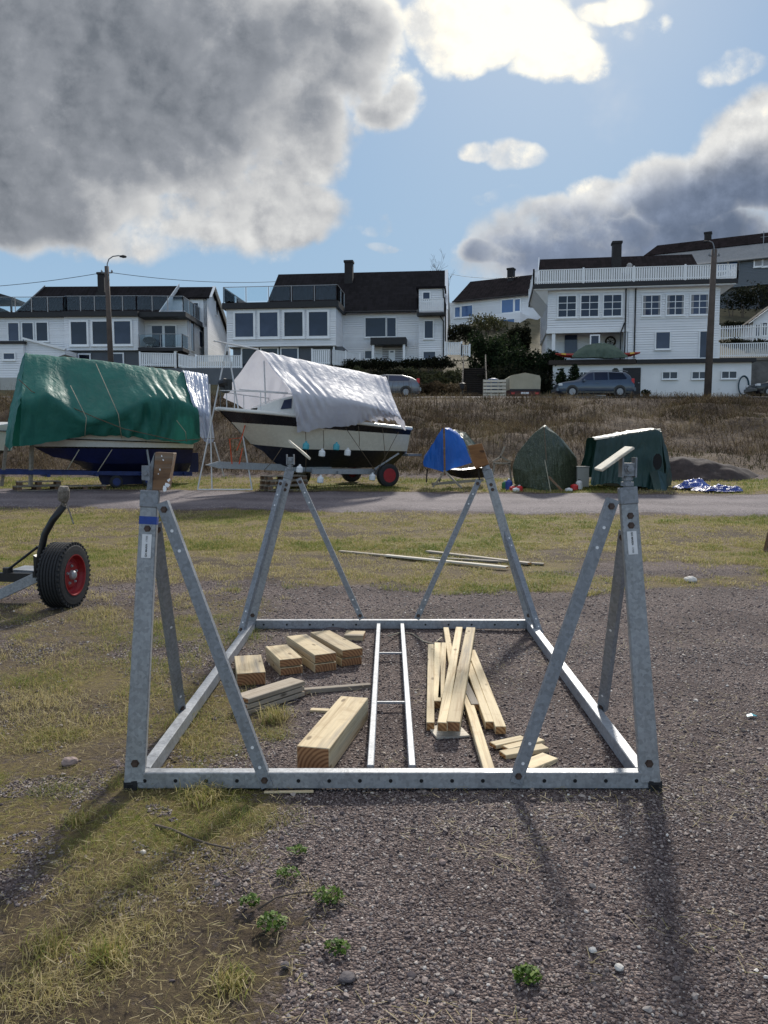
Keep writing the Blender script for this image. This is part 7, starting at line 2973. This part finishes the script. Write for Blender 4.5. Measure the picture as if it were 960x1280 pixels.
lp = thing('garden_lamp', 'small dark lantern on a post beside the foot of the dark stairs', 'lamp', at(578, 497, 51.6))
MB().tube([at(578, 499, 51.6), at(578, 486, 51.6)], .03, 6).build('post', M['fascia'], lp)
MB().lathe(at(578, 487, 51.6), (0, 0, 1), [(0, .1), (.05, .16), (.35, .2), (.38, .24), (.5, .03)], 8).build('lantern', M['fascia'], lp)

ps = thing('pallet_screen', 'upright pale pallet screen of horizontal slats at the roadside, left of the covered trailer', 'pallet', at(618, 500, 49.0))
a, b = at(604, 500, 49), at(632.5, 474, 49)
w_, h_ = b.x - a.x, b.z - a.z
for i in range(6):
    z_ = a.z + h_ * (i + .5) / 6
    MB().box(((a.x + b.x) / 2, 49, z_), (w_, .03, h_ / 6 * .68)).build('slat', M['palewood'], ps)
for f in (.02, .35, .66, .98):
    MB().box((a.x + w_ * f, 49.06, a.z + h_ / 2), (.1, .08, h_)).build('upright', M['greywood'], ps)
for k in range(2):
    MB().box((a.x + w_ * .5, 49.3, a.z + h_ * (.2 + .6 * k)), (w_ * .95, .04, .1)).build('rear_slat', M['greywood'], ps)
mb = MB()
c = at(616.5, 474, 49.6)
mb.lathe(c - Z * .7, (0, 0, 1), [(0, .4), (.45, .42), (.62, .4), (.7, .32), (.76, .1)], 20)
tag(mb.build('covered_tub', mat('dull_blue_cover', S(44, 78, 124), .6, 0, .15, 4), smooth=True), 'round blue cover showing above the pallet screen', 'tub')

# covered trailer
dV = 49.6
cv = thing('covered_trailer', 'small roadside trailer under a pale canvas hood, with red rear lamps', 'trailer', at(656, 497, dV))
a, b = at(636.5, 487, dV), at(676, 466, dV)
w_ = b.x - a.x
zs = [a.z, a.z + (b.z - a.z) * .72]
rows = []
for y_ in np.linspace(0, 3.0, 6):
    x0, x1, zt = a.x, b.x, b.z
    rows.append([(x0 + .02, dV + y_, a.z), (x0, dV + y_, zs[1] - .1), (x0 + .08, dV + y_, zs[1] + .12), (x0 + w_ * .25, dV + y_, zt - .09), (x0 + w_ * .5, dV + y_, zt), (x0 + w_ * .75, dV + y_, zt - .09), (x1 - .08, dV + y_, zs[1] + .12), (x1, dV + y_, zs[1] - .1), (x1 - .02, dV + y_, a.z)])
cloth('canvas_hood', rows, M['tarp_beige'], cv, 40, 60, .012, 5, .006, 3, hemwave=.02, flat_top=0)
mb = MB()
r0 = rows[0]
mb.face([Vector(p) + Vector((0, -.015, 0)) for p in r0])
o = mb.build('canvas_end', M['tarp_beige'], cv)
mb = MB()
mb.bb(a.x + .02, b.x - .02, dV, dV + 3, a.z - .38, a.z - .02)
bd = mb.build('body', mat('dark_red_trailer_body', S(74, 34, 34), .6, .1, .2, 5), cv)
mb = MB()
mb.bb(a.x + .03, b.x - .03, dV - .02, dV, a.z - .08, a.z + .04)
mb.build('hem_band', M['fascia'], cv)
for f in (.12, .88):
    c = Vector((a.x + w_ * f, dV - .02, a.z - .24))
    MB().box(c, (.22, .04, .12)).build('rear_lamp', M['plastic_red'], bd)
MB().box(((a.x + b.x) / 2, dV - .015, a.z - .22), (.5, .02, .12)).build('number_plate', M['sticker'], bd)
for s_ in (-1, 1):
    x_ = (a.x + b.x) / 2 + s_ * w_ * .46
    wheel_obj(cv, Vector((x_, dV + 1.4, a.z - .42)), (s_, 0, 0), .31, .09)
mb = MB()
mb.beam(((a.x + b.x) / 2, dV + 2.9, a.z - .35), ((a.x + b.x) / 2, dV + 4.3, a.z - .3), .08, .08)
mb.tube([((a.x + b.x) / 2, dV + .1, a.z - .4), ((a.x + b.x) / 2 - .0, dV - .05, a.z - .75)], .04, 6)
mb.build('drawbar', M['galv'], cv)


# lamp posts
def lamp_post(px_b, py_b, px_t, py_t, d, arm, label, r=.14, k=1.0):
    b, t_ = at(px_b, py_b, d), at(px_t, py_t, d)
    root = thing('street_lamp', label, 'street lamp', b)
    MB().tube([b - Z * .5, b.lerp(t_, .5), t_], [r * 1.15, r, r * .8], 10).build('pole', M['brown_pole'], root, smooth=True)
    pts = [at(x, y, d - .12) for x, y in arm]
    o = MB().tube(pts, .032, 8).build('arm', M['galv_dark'], root, smooth=True)
    e = pts[-1]
    u = (pts[-1] - pts[-2]).normalized()
    u = Vector((u.x, u.y, u.z * .3)).normalized()
    MB().lathe(e - u * .1, u, [(0, .05), (.1 * k, .09 * k), (.3 * k, .14 * k), (.55 * k, .1 * k), (.62 * k, .03)], 10).build('lamp_head', M['fascia'], root, smooth=True)
    mb = MB()
    mb.tube([t_ - Z * .35 + Vector((-.3, 0, 0)), t_ - Z * .35 + Vector((.3, 0, 0))], .03, 6)
    for s_ in (-.28, .28): mb.lathe(t_ - Z * .35 + Vector((s_, 0, 0)), (0, 0, 1), [(0, .04), (.05, .06), (.12, .05), (.16, .02)], 8)
    mb.build('insulator', M['galv_dark'], root)
    return t_ - Z * .3


LA = lamp_post(140.5, 500, 133.3, 333, 43.5, [(134.5, 352, ), (134, 330), (136, 324), (141, 320.5), (148, 319.5), (152, 320.5)], 'tall wooden street lamp with a curved arm in front of the left house', .15, .6)
LB = lamp_post(884, 499, 893, 312, 45.0, [(893, 322), (892.5, 308), (890.5, 303), (887, 301.5), (884, 302)], 'tall dark wooden street lamp in front of the right house and garage wall', .19, .5)
wire = MB()
far_l, far_r = at(-60, 361, 44), LB + Vector((0, 0, .0))
def sag(a, b, s, n=24): return [a.lerp(b, k / n) - Z * s * 4 * (k / n) * (1 - k / n) for k in range(n + 1)]
o = MB().tube(sag(far_l, LA, .15), .016, 5).build('overhead_wire', M['fascia'])
tag(o, 'overhead wire running from the left street lamp out of the picture at the left', 'wire')
o = MB().tube(sag(LA, at(345, 352, 54), .25), .016, 5).build('overhead_wire', M['fascia'])
tag(o, 'overhead wire running from the left street lamp to the roof of the middle house', 'wire')
o = MB().tube(sag(at(565, 343, 66), at(650, 346, 62), .2), .014, 5).build('overhead_wire', M['fascia'])
tag(o, 'overhead wire crossing the gap behind the middle house to the small house', 'wire')
# small post in the brush with a chain of cans
o = MB().tube([at(578.5, 500, 40.2), at(578.8, 545, 38.5)], .03, 6).build('marker_post', M['galv_dark'])
tag(o, 'thin grey marker post standing in the brush below the dark stairs', 'post')


# ================================================================== cars
def car(name, px0, px1, pyb, d, height, label, paint, prof, wins, facing=-1, yaw=0, wheels=(.18, .80), wr=.34, width=1.78, rear=True, group='cars parked on the upper road', rails=True):
    """side-on car: prof = outline (fraction along from the nose, height m); wins = window outlines in the same measure"""
    a, b = at(px0, pyb, d), at(px1, pyb, d)
    L = (b - a).length
    c = (a + b) / 2
    root = thing(name, label, 'car', c, group)
    t_ = Vector((math.cos(yaw), math.sin(yaw), 0)) * (1 if facing < 0 else -1)       # from nose to tail
    n_ = Vector((math.sin(yaw), -math.cos(yaw), 0))
    o_ = c - t_ * L / 2

    def P(f, z, w): return o_ + t_ * f * L + n_ * w + Z * z
    hw = width / 2

    def half(z, f):
        k = np.interp(z, [.2, .5, .85, 1.0, height], [.93, 1.0, .98, .93, .74])
        e = 1 - .16 * max(0, (.1 - f) / .1) ** 2 - .1 * max(0, (f - .93) / .07) ** 2
        return hw * k * e
    # body as vertical slices following the outline
    fs = sorted(set([p[0] for p in prof] + list(np.linspace(0, 1, 40))))
    topf = [p[0] for p in prof]
    topz = [p[1] for p in prof]
    mb = MB()
    secs = []
    for f in fs:
        zt = float(np.interp(f, topf, topz))
        z0 = .24 if .04 < f < .96 else .34
        zz_ = [z0 + (zt - z0) * q for q in (0, .15, .35, .5, .65, .8, .92, 1)]
        near = [P(f, z, half(z, f)) for z in zz_]
        farr = [P(f, z, -half(z, f)) for z in zz_][::-1]
        rnd = half(zt, f) * .86
        secs.append(near[:-1] + [P(f, zt - .02, half(zt, f) * .97), P(f, zt, rnd), P(f, zt, -rnd), P(f, zt - .02, -half(zt, f) * .97)] + farr[1:])
    mb.loft(secs, closed=True, caps=True)
    body = mb.build('body', paint, root, smooth=True)
    me = body.data
    for s_ in (1, -1):
        for q in wins:
            pts = [P(f, z, s_ * (half(z, f) + .012)) for f, z in q]
            mb = MB()
            mb.prism(pts, n_ * s_ * .008)
            mb.build('side_window', M['glass'], root)
    # wheel arches and wheels
    for f in wheels:
        for s_ in (1, -1):
            cc = P(f, wr, s_ * (hw - .1))
            mb = MB()
            mb.lathe(P(f, wr + .02, s_ * (hw - .03)), n_ * s_, [(-.1, wr * 1.18), (.035, wr * 1.18), (.035, wr * 1.02)], 24)
            mb.build('wheel_arch', M['hull_black'], root)
            wheel_obj(root, P(f, wr, s_ * (hw - .07)), n_ * s_, wr, .115, rimmat=M['galv'])
    mb = MB()
    for s_ in (1, -1): mb.beam(P(.05, .3, s_ * hw * .99), P(.95, .3, s_ * hw * .99), .03, .12)
    mb.build('sill_trim', M['hull_black'], root)
    mb = MB()
    mb.box(P(-.005, .46, 0), (.16, width * .9, .22), (t_, n_, Z))
    mb.build('bumper', paint, root, bevel=.03)
    mb = MB()
    mb.box(P(1.003, .48, 0), (.14, width * .9, .24), (t_, n_, Z))
    mb.build('bumper', paint, root, bevel=.03)
    for s_ in (1, -1):
        MB().box(P(.03, .76, s_ * hw * .78), (.22, .34, .15), (t_, n_, Z)).build('headlight', M['plastic_white'], root, bevel=.02)
        MB().box(P(.975, .98, s_ * hw * .82), (.18, .2, .3), (t_, n_, Z)).build('tail_light', M['plastic_red'], root, bevel=.02)
        MB().box(P(.33, 1.0, s_ * (hw + .08)), (.12, .2, .14), (t_, n_, Z)).build('wing_mirror', paint, root, bevel=.03)
        if rails: MB().tube([P(.42, height + .01, s_ * hw * .62), P(.5, height + .06, s_ * hw * .62), P(.85, height + .06, s_ * hw * .62), P(.92, height - .02, s_ * hw * .62)], .02, 6).build('roof_rail', M['galv_dark'], root)
        mb = MB()
        for f in (.335, .545, .74): mb.beam(P(f, .42, s_ * (half(.42, f) + .004)), P(f, .95, s_ * (half(.95, f) + .006)), .012, .006, up=n_)
        mb.build('door_gap', M['hull_black'], root)
        MB().beam(P(.49, .86, s_ * (half(.86, .5) + .015)), P(.525, .86, s_ * (half(.86, .5) + .015)), .03, .03).build('door_handle', paint, root)
    return root


def carpaint(name, c):
    m, t, b = newmat(name)
    n = t.noise(coords(t), 3, 4)
    t.l.new(t.ramp(n, [(.3, mulc(c, .92)), (.7, mulc(c, 1.06))]), b.inputs['Base Color'])
    b.inputs['Metallic'].default_value = .35
    b.inputs['Roughness'].default_value = .35
    b.inputs['Coat Weight'].default_value = .6
    b.inputs['Coat Roughness'].default_value = .08
    return m


SUVP = [(0, .72), (.02, .86), (.1, .95), (.24, 1.04), (.28, 1.1), (.385, 1.5), (.46, 1.58), (.7, 1.6), (.88, 1.55), (.94, 1.35), (.975, 1.0), (1, .75)]
SUVW = [[(.30, 1.07), (.395, 1.45), (.455, 1.5), (.455, 1.04)], [(.475, 1.04), (.475, 1.51), (.645, 1.52), (.645, 1.06)], [(.665, 1.07), (.665, 1.52), (.845, 1.48), (.895, 1.16), (.88, 1.1)]]
car('parked_car', 694, 788, 497.5, 48.6, 1.6, 'blue grey estate car parked side on in front of the garage wall', carpaint('blue_grey_car_paint', S(62, 76, 94)), SUVP, SUVW, wr=.33)
HP = [(0, .68), (.03, .83), (.2, .95), (.27, 1.0), (.42, 1.33), (.52, 1.38), (.75, 1.35), (.88, 1.2), (.97, 1.0), (1, .7)]
HW = [[(.30, .98), (.43, 1.27), (.54, 1.3), (.54, .98)], [(.56, .98), (.56, 1.3), (.74, 1.27), (.86, 1.1), (.84, 1.0)]]
car('parked_car', 438, 524, 498, 47.0, 1.38, 'silver hatchback half hidden behind the white tarpaulin of the cruiser', carpaint('silver_car_paint', S(106, 110, 118)), HP, HW, wr=.31, rails=False)
car('parked_car', 938, 1018, 497, 50.5, 1.5, 'black car cut off by the right edge, below the stone wall', carpaint('black_car_paint', S(26, 28, 34)), HP, HW, wr=.32, rails=False)

# ------------------------------------------------------------------ sky, sun, render settings
SUN_AZ = R(11.5)      # clockwise from straight ahead
SUN_EL = R(34.0)
w = bpy.data.worlds.new("World")
SC.world = w
w.use_nodes = True
w.cycles.sampling_method = 'MANUAL'
w.cycles.sample_map_resolution = 512
t = NT(w)
bg = t.n['Background']
sky = t.new('ShaderNodeTexSky', sky_type='NISHITA')
sky.sun_disc = False
sky.sun_elevation = SUN_EL
sky.sun_rotation = SUN_AZ
sky.air_density = 1.0
sky.dust_density = .6
sky.ozone_density = 1.6
STR = .12
bg.inputs['Strength'].default_value = STR
tc = t.new('ShaderNodeTexCoord')
D = tc.outputs['Generated']
sep = t.new('ShaderNodeSeparateXYZ')
t.l.new(D, sep.inputs[0])
dy = t.math('MAXIMUM', sep.outputs[1], .12)
U = t.math('DIVIDE', sep.outputs[0], dy)
W = t.math('DIVIDE', sep.outputs[2], dy)
cu = t.new('ShaderNodeCombineXYZ')
t.l.new(U, cu.inputs[0])
t.l.new(W, cu.inputs[1])
UW = cu.outputs[0]


def uw(px, py):
    r = ray(px, py)
    return r.x / r.y, r.z / r.y


warp = t.new('ShaderNodeTexNoise')
t.l.new(UW, warp.inputs['Vector'])
warp.inputs['Scale'].default_value = 5
warp.inputs['Detail'].default_value = 5
wv = t.new('ShaderNodeVectorMath', operation='MULTIPLY_ADD')
sub = t.new('ShaderNodeVectorMath', operation='SUBTRACT')
t.l.new(warp.outputs['Color'], sub.inputs[0])
sub.inputs[1].default_value = (.5, .5, .5)
t.l.new(sub.outputs[0], wv.inputs[0])
wv.inputs[1].default_value = (.13, .10, 0)
t.l.new(UW, wv.inputs[2])
PW = wv.outputs[0]


def blobs(vec, lst):
    """union of soft ellipses in direction space"""
    acc = None
    for px, py, rx, ry, wt in lst:
        c = uw(px, py)
        a = t.new('ShaderNodeVectorMath', operation='SUBTRACT')
        t.l.new(vec, a.inputs[0])
        a.inputs[1].default_value = (c[0], c[1], 0)
        b = t.new('ShaderNodeVectorMath', operation='MULTIPLY')
        t.l.new(a.outputs[0], b.inputs[0])
        b.inputs[1].default_value = (F / rx, F / ry, 0)
        l = t.new('ShaderNodeVectorMath', operation='LENGTH')
        t.l.new(b.outputs[0], l.inputs[0])
        v = t.smooth(l.outputs['Value'], 1.25, .45, 0, wt)
        acc = v if acc is None else t.math('MAXIMUM', acc, v)
    return acc


COVER = [(60, 60, 420, 230, 1.15), (200, 190, 170, 90, 1.15), (330, 60, 190, 130, 1), (430, 60, 105, 110, 1), (320, 170, 150, 95, 1), (280, 265, 190, 78, .95), (50, 250, 170, 95, 1), (180, 305, 160, 34, .72), (460, 120, 75, 60, .8),
         (620, 25, 150, 62, .98), (690, 62, 95, 48, .9), (560, 40, 80, 60, .9), (770, 0, 70, 24, .7), (640, 190, 62, 27, .78), (588, 188, 42, 18, .72),
         (690, 285, 130, 58, .95), (740, 250, 80, 46, .95), (860, 235, 120, 70, 1), (960, 190, 110, 90, 1), (800, 320, 260, 80, .95), (620, 315, 60, 30, .8),
         (470, 275, 44, 30, .56), (905, 82, 60, 26, .55), (800, 20, 60, 26, .5), (620, 238, 60, 18, .5), (480, 310, 40, 12, .5), (400, 312, 60, 14, .5)]
cov = blobs(PW, COVER)
def fbm(vec, steps=((10, .22), (24, .12), (55, .06))):
    """broad swirls plus cauliflower billows"""
    x = t.new('ShaderNodeTexNoise')
    t.l.new(vec, x.inputs['Vector'])
    x.inputs['Scale'].default_value = 4.5
    x.inputs['Detail'].default_value = 12
    x.inputs['Roughness'].default_value = .64
    out = t.math('MULTIPLY', x.outputs[0], .8)
    wp = t.new('ShaderNodeVectorMath', operation='MULTIPLY_ADD')
    sb = t.new('ShaderNodeVectorMath', operation='SUBTRACT')
    t.l.new(x.outputs[1], sb.inputs[0])
    sb.inputs[1].default_value = (.5, .5, .5)
    t.l.new(sb.outputs[0], wp.inputs[0])
    wp.inputs[1].default_value = (.12, .12, 0)
    t.l.new(vec, wp.inputs[2])
    for sc_, w_ in steps:
        v_ = t.new('ShaderNodeTexVoronoi', feature='F1')
        t.l.new(wp.outputs[0], v_.inputs['Vector'])
        v_.inputs['Scale'].default_value = sc_
        out = t.math('ADD', out, t.math('MULTIPLY', t.math('SUBTRACT', .62, v_.outputs['Distance']), w_))
    return out


n1 = fbm(UW)
# the same field a little nearer the sun: the difference lights the billows
sunp = (math.tan(SUN_AZ), math.tan(SUN_EL) / math.cos(SUN_AZ))
ts = t.new('ShaderNodeVectorMath', operation='SUBTRACT')
ts.inputs[0].default_value = (sunp[0], sunp[1], 0)
t.l.new(UW, ts.inputs[1])
tn_ = t.new('ShaderNodeVectorMath', operation='NORMALIZE')
t.l.new(ts.outputs[0], tn_.inputs[0])
tm = t.new('ShaderNodeVectorMath', operation='MULTIPLY_ADD')
t.l.new(tn_.outputs[0], tm.inputs[0])
tm.inputs[1].default_value = (.016, .016, 0)
t.l.new(UW, tm.inputs[2])
n2 = fbm(tm.outputs[0], ((10, .22), (24, .12)))
lit = t.math('SUBTRACT', n1, n2)
dens = t.math('ADD', cov, t.math('MULTIPLY', t.math('SUBTRACT', n1, .5), 1.5))
alpha = t.smooth(dens, .34, .70)
thick = t.smooth(dens, .48, .9)
DARK = [(60, 90, 380, 180, .92), (390, 75, 150, 110, 1.0), (20, 260, 130, 100, .85), (735, 306, 205, 58, 1.1), (925, 274, 165, 84, 1.15), (690, 310, 110, 34, .75), (840, 325, 240, 44, .85), (180, 180, 170, 60, .5)]
dk = blobs(PW, DARK)
shade = t.math('MULTIPLY', t.math('MULTIPLY', thick, dk), 1.0)
base = t.math('ADD', t.math('MULTIPLY_ADD', shade, -.47, .60), t.math('MULTIPLY', lit, 1.6))
base = t.math('ADD', base, t.math('MULTIPLY', t.math('SUBTRACT', n1, .42), -.3))
# brighter round the hidden sun
sd = t.new('ShaderNodeVectorMath', operation='DISTANCE')
t.l.new(UW, sd.inputs[0])
sd.inputs[1].default_value = (sunp[0], sunp[1], 0)
near = t.smooth(sd.outputs['Value'], .5, .05)
base = t.math('ADD', base, t.math('MULTIPLY', near, .55))
EXPO = .48
k = 1 / STR / 2 ** EXPO
ccol = t.ramp(t.math('MULTIPLY', base, 1.0, clamp=True), [(.0, (.16 * k, .18 * k, .21 * k, 1)), (.28, (.29 * k, .31 * k, .345 * k, 1)), (.52, (.52 * k, .53 * k, .545 * k, 1)), (.8, (.82 * k, .82 * k, .8 * k, 1)), (1, (1.25 * k, 1.17 * k, .98 * k, 1))])
blue_ = blobs(PW, [(760, 312, 230, 60, 1), (925, 285, 190, 90, 1)])
ccol = t.mix(t.math('MULTIPLY', t.math('MULTIPLY', blue_, thick), .75), ccol, t.mix(1.0, ccol, (.72, .88, 1.18, 1), 'MULTIPLY'))
# clear sky: deeper away from the horizon
fwd = t.smooth(sep.outputs[1], .0, .25)
grad = t.ramp(t.math('MULTIPLY', W, 1.0, clamp=True), [(0, (.46 * k, .61 * k, .73 * k, 1)), (.22, (.35 * k, .52 * k, .71 * k, 1)), (.45, (.25 * k, .42 * k, .66 * k, 1)), (.75, (.19 * k, .34 * k, .58 * k, 1))])
halo = t.math('POWER', t.smooth(sd.outputs['Value'], .75, .0), 1.6)
grad = t.mix(t.math('MULTIPLY', halo, .5), grad, (.85 * k, .88 * k, .9 * k, 1))
skyc = t.mix(fwd, sky.outputs[0], t.mix(1.0, sky.outputs[0], grad, 'DARKEN'))
# broken bright cloud overhead and a thinner veil behind the viewer
nb = t.noise(D, 2.6, 6, .6)
over = t.smooth(t.math('ADD', t.math('MULTIPLY', t.math('SUBTRACT', nb, .5), 1.6), sep.outputs[2]), .45, .85)
skyc = t.mix(t.math('MULTIPLY', over, .8), skyc, (.80 * k, .80 * k, .80 * k, 1))
up = t.smooth(sep.outputs[2], -.02, .02)
a2 = t.math('MULTIPLY', t.math('MULTIPLY', alpha, fwd), up)
t.l.new(t.mix(a2, skyc, ccol), bg.inputs['Color'])

sun = bpy.data.lights.new('sun', 'SUN')
sun.energy = 3.1
sun.angle = R(4.5)
sun.color = (1.0, .94, .85)
so = bpy.data.objects.new('sun', sun)
COL.objects.link(so)
dvec = Vector((math.sin(SUN_AZ) * math.cos(SUN_EL), math.cos(SUN_AZ) * math.cos(SUN_EL), math.sin(SUN_EL)))
so.rotation_euler = dvec.to_track_quat('Z', 'Y').to_euler()
so.location = dvec * 60
SC.view_settings.view_transform = 'Standard'
SC.view_settings.look = 'None'
SC.view_settings.exposure = EXPO
SC.view_settings.gamma = 1.0
SC.view_settings.use_curve_mapping = False
SC.cycles.use_denoising = True
try:
    SC.cycles.denoiser = 'OPENIMAGEDENOISE'
except Exception:
    pass
SC.cycles.max_bounces = 6
SC.cycles.diffuse_bounces = 3
SC.cycles.glossy_bounces = 3
SC.cycles.transmission_bounces = 4
SC.cycles.transparent_max_bounces = 8
SC.cycles.caustics_reflective = False
SC.cycles.caustics_refractive = False
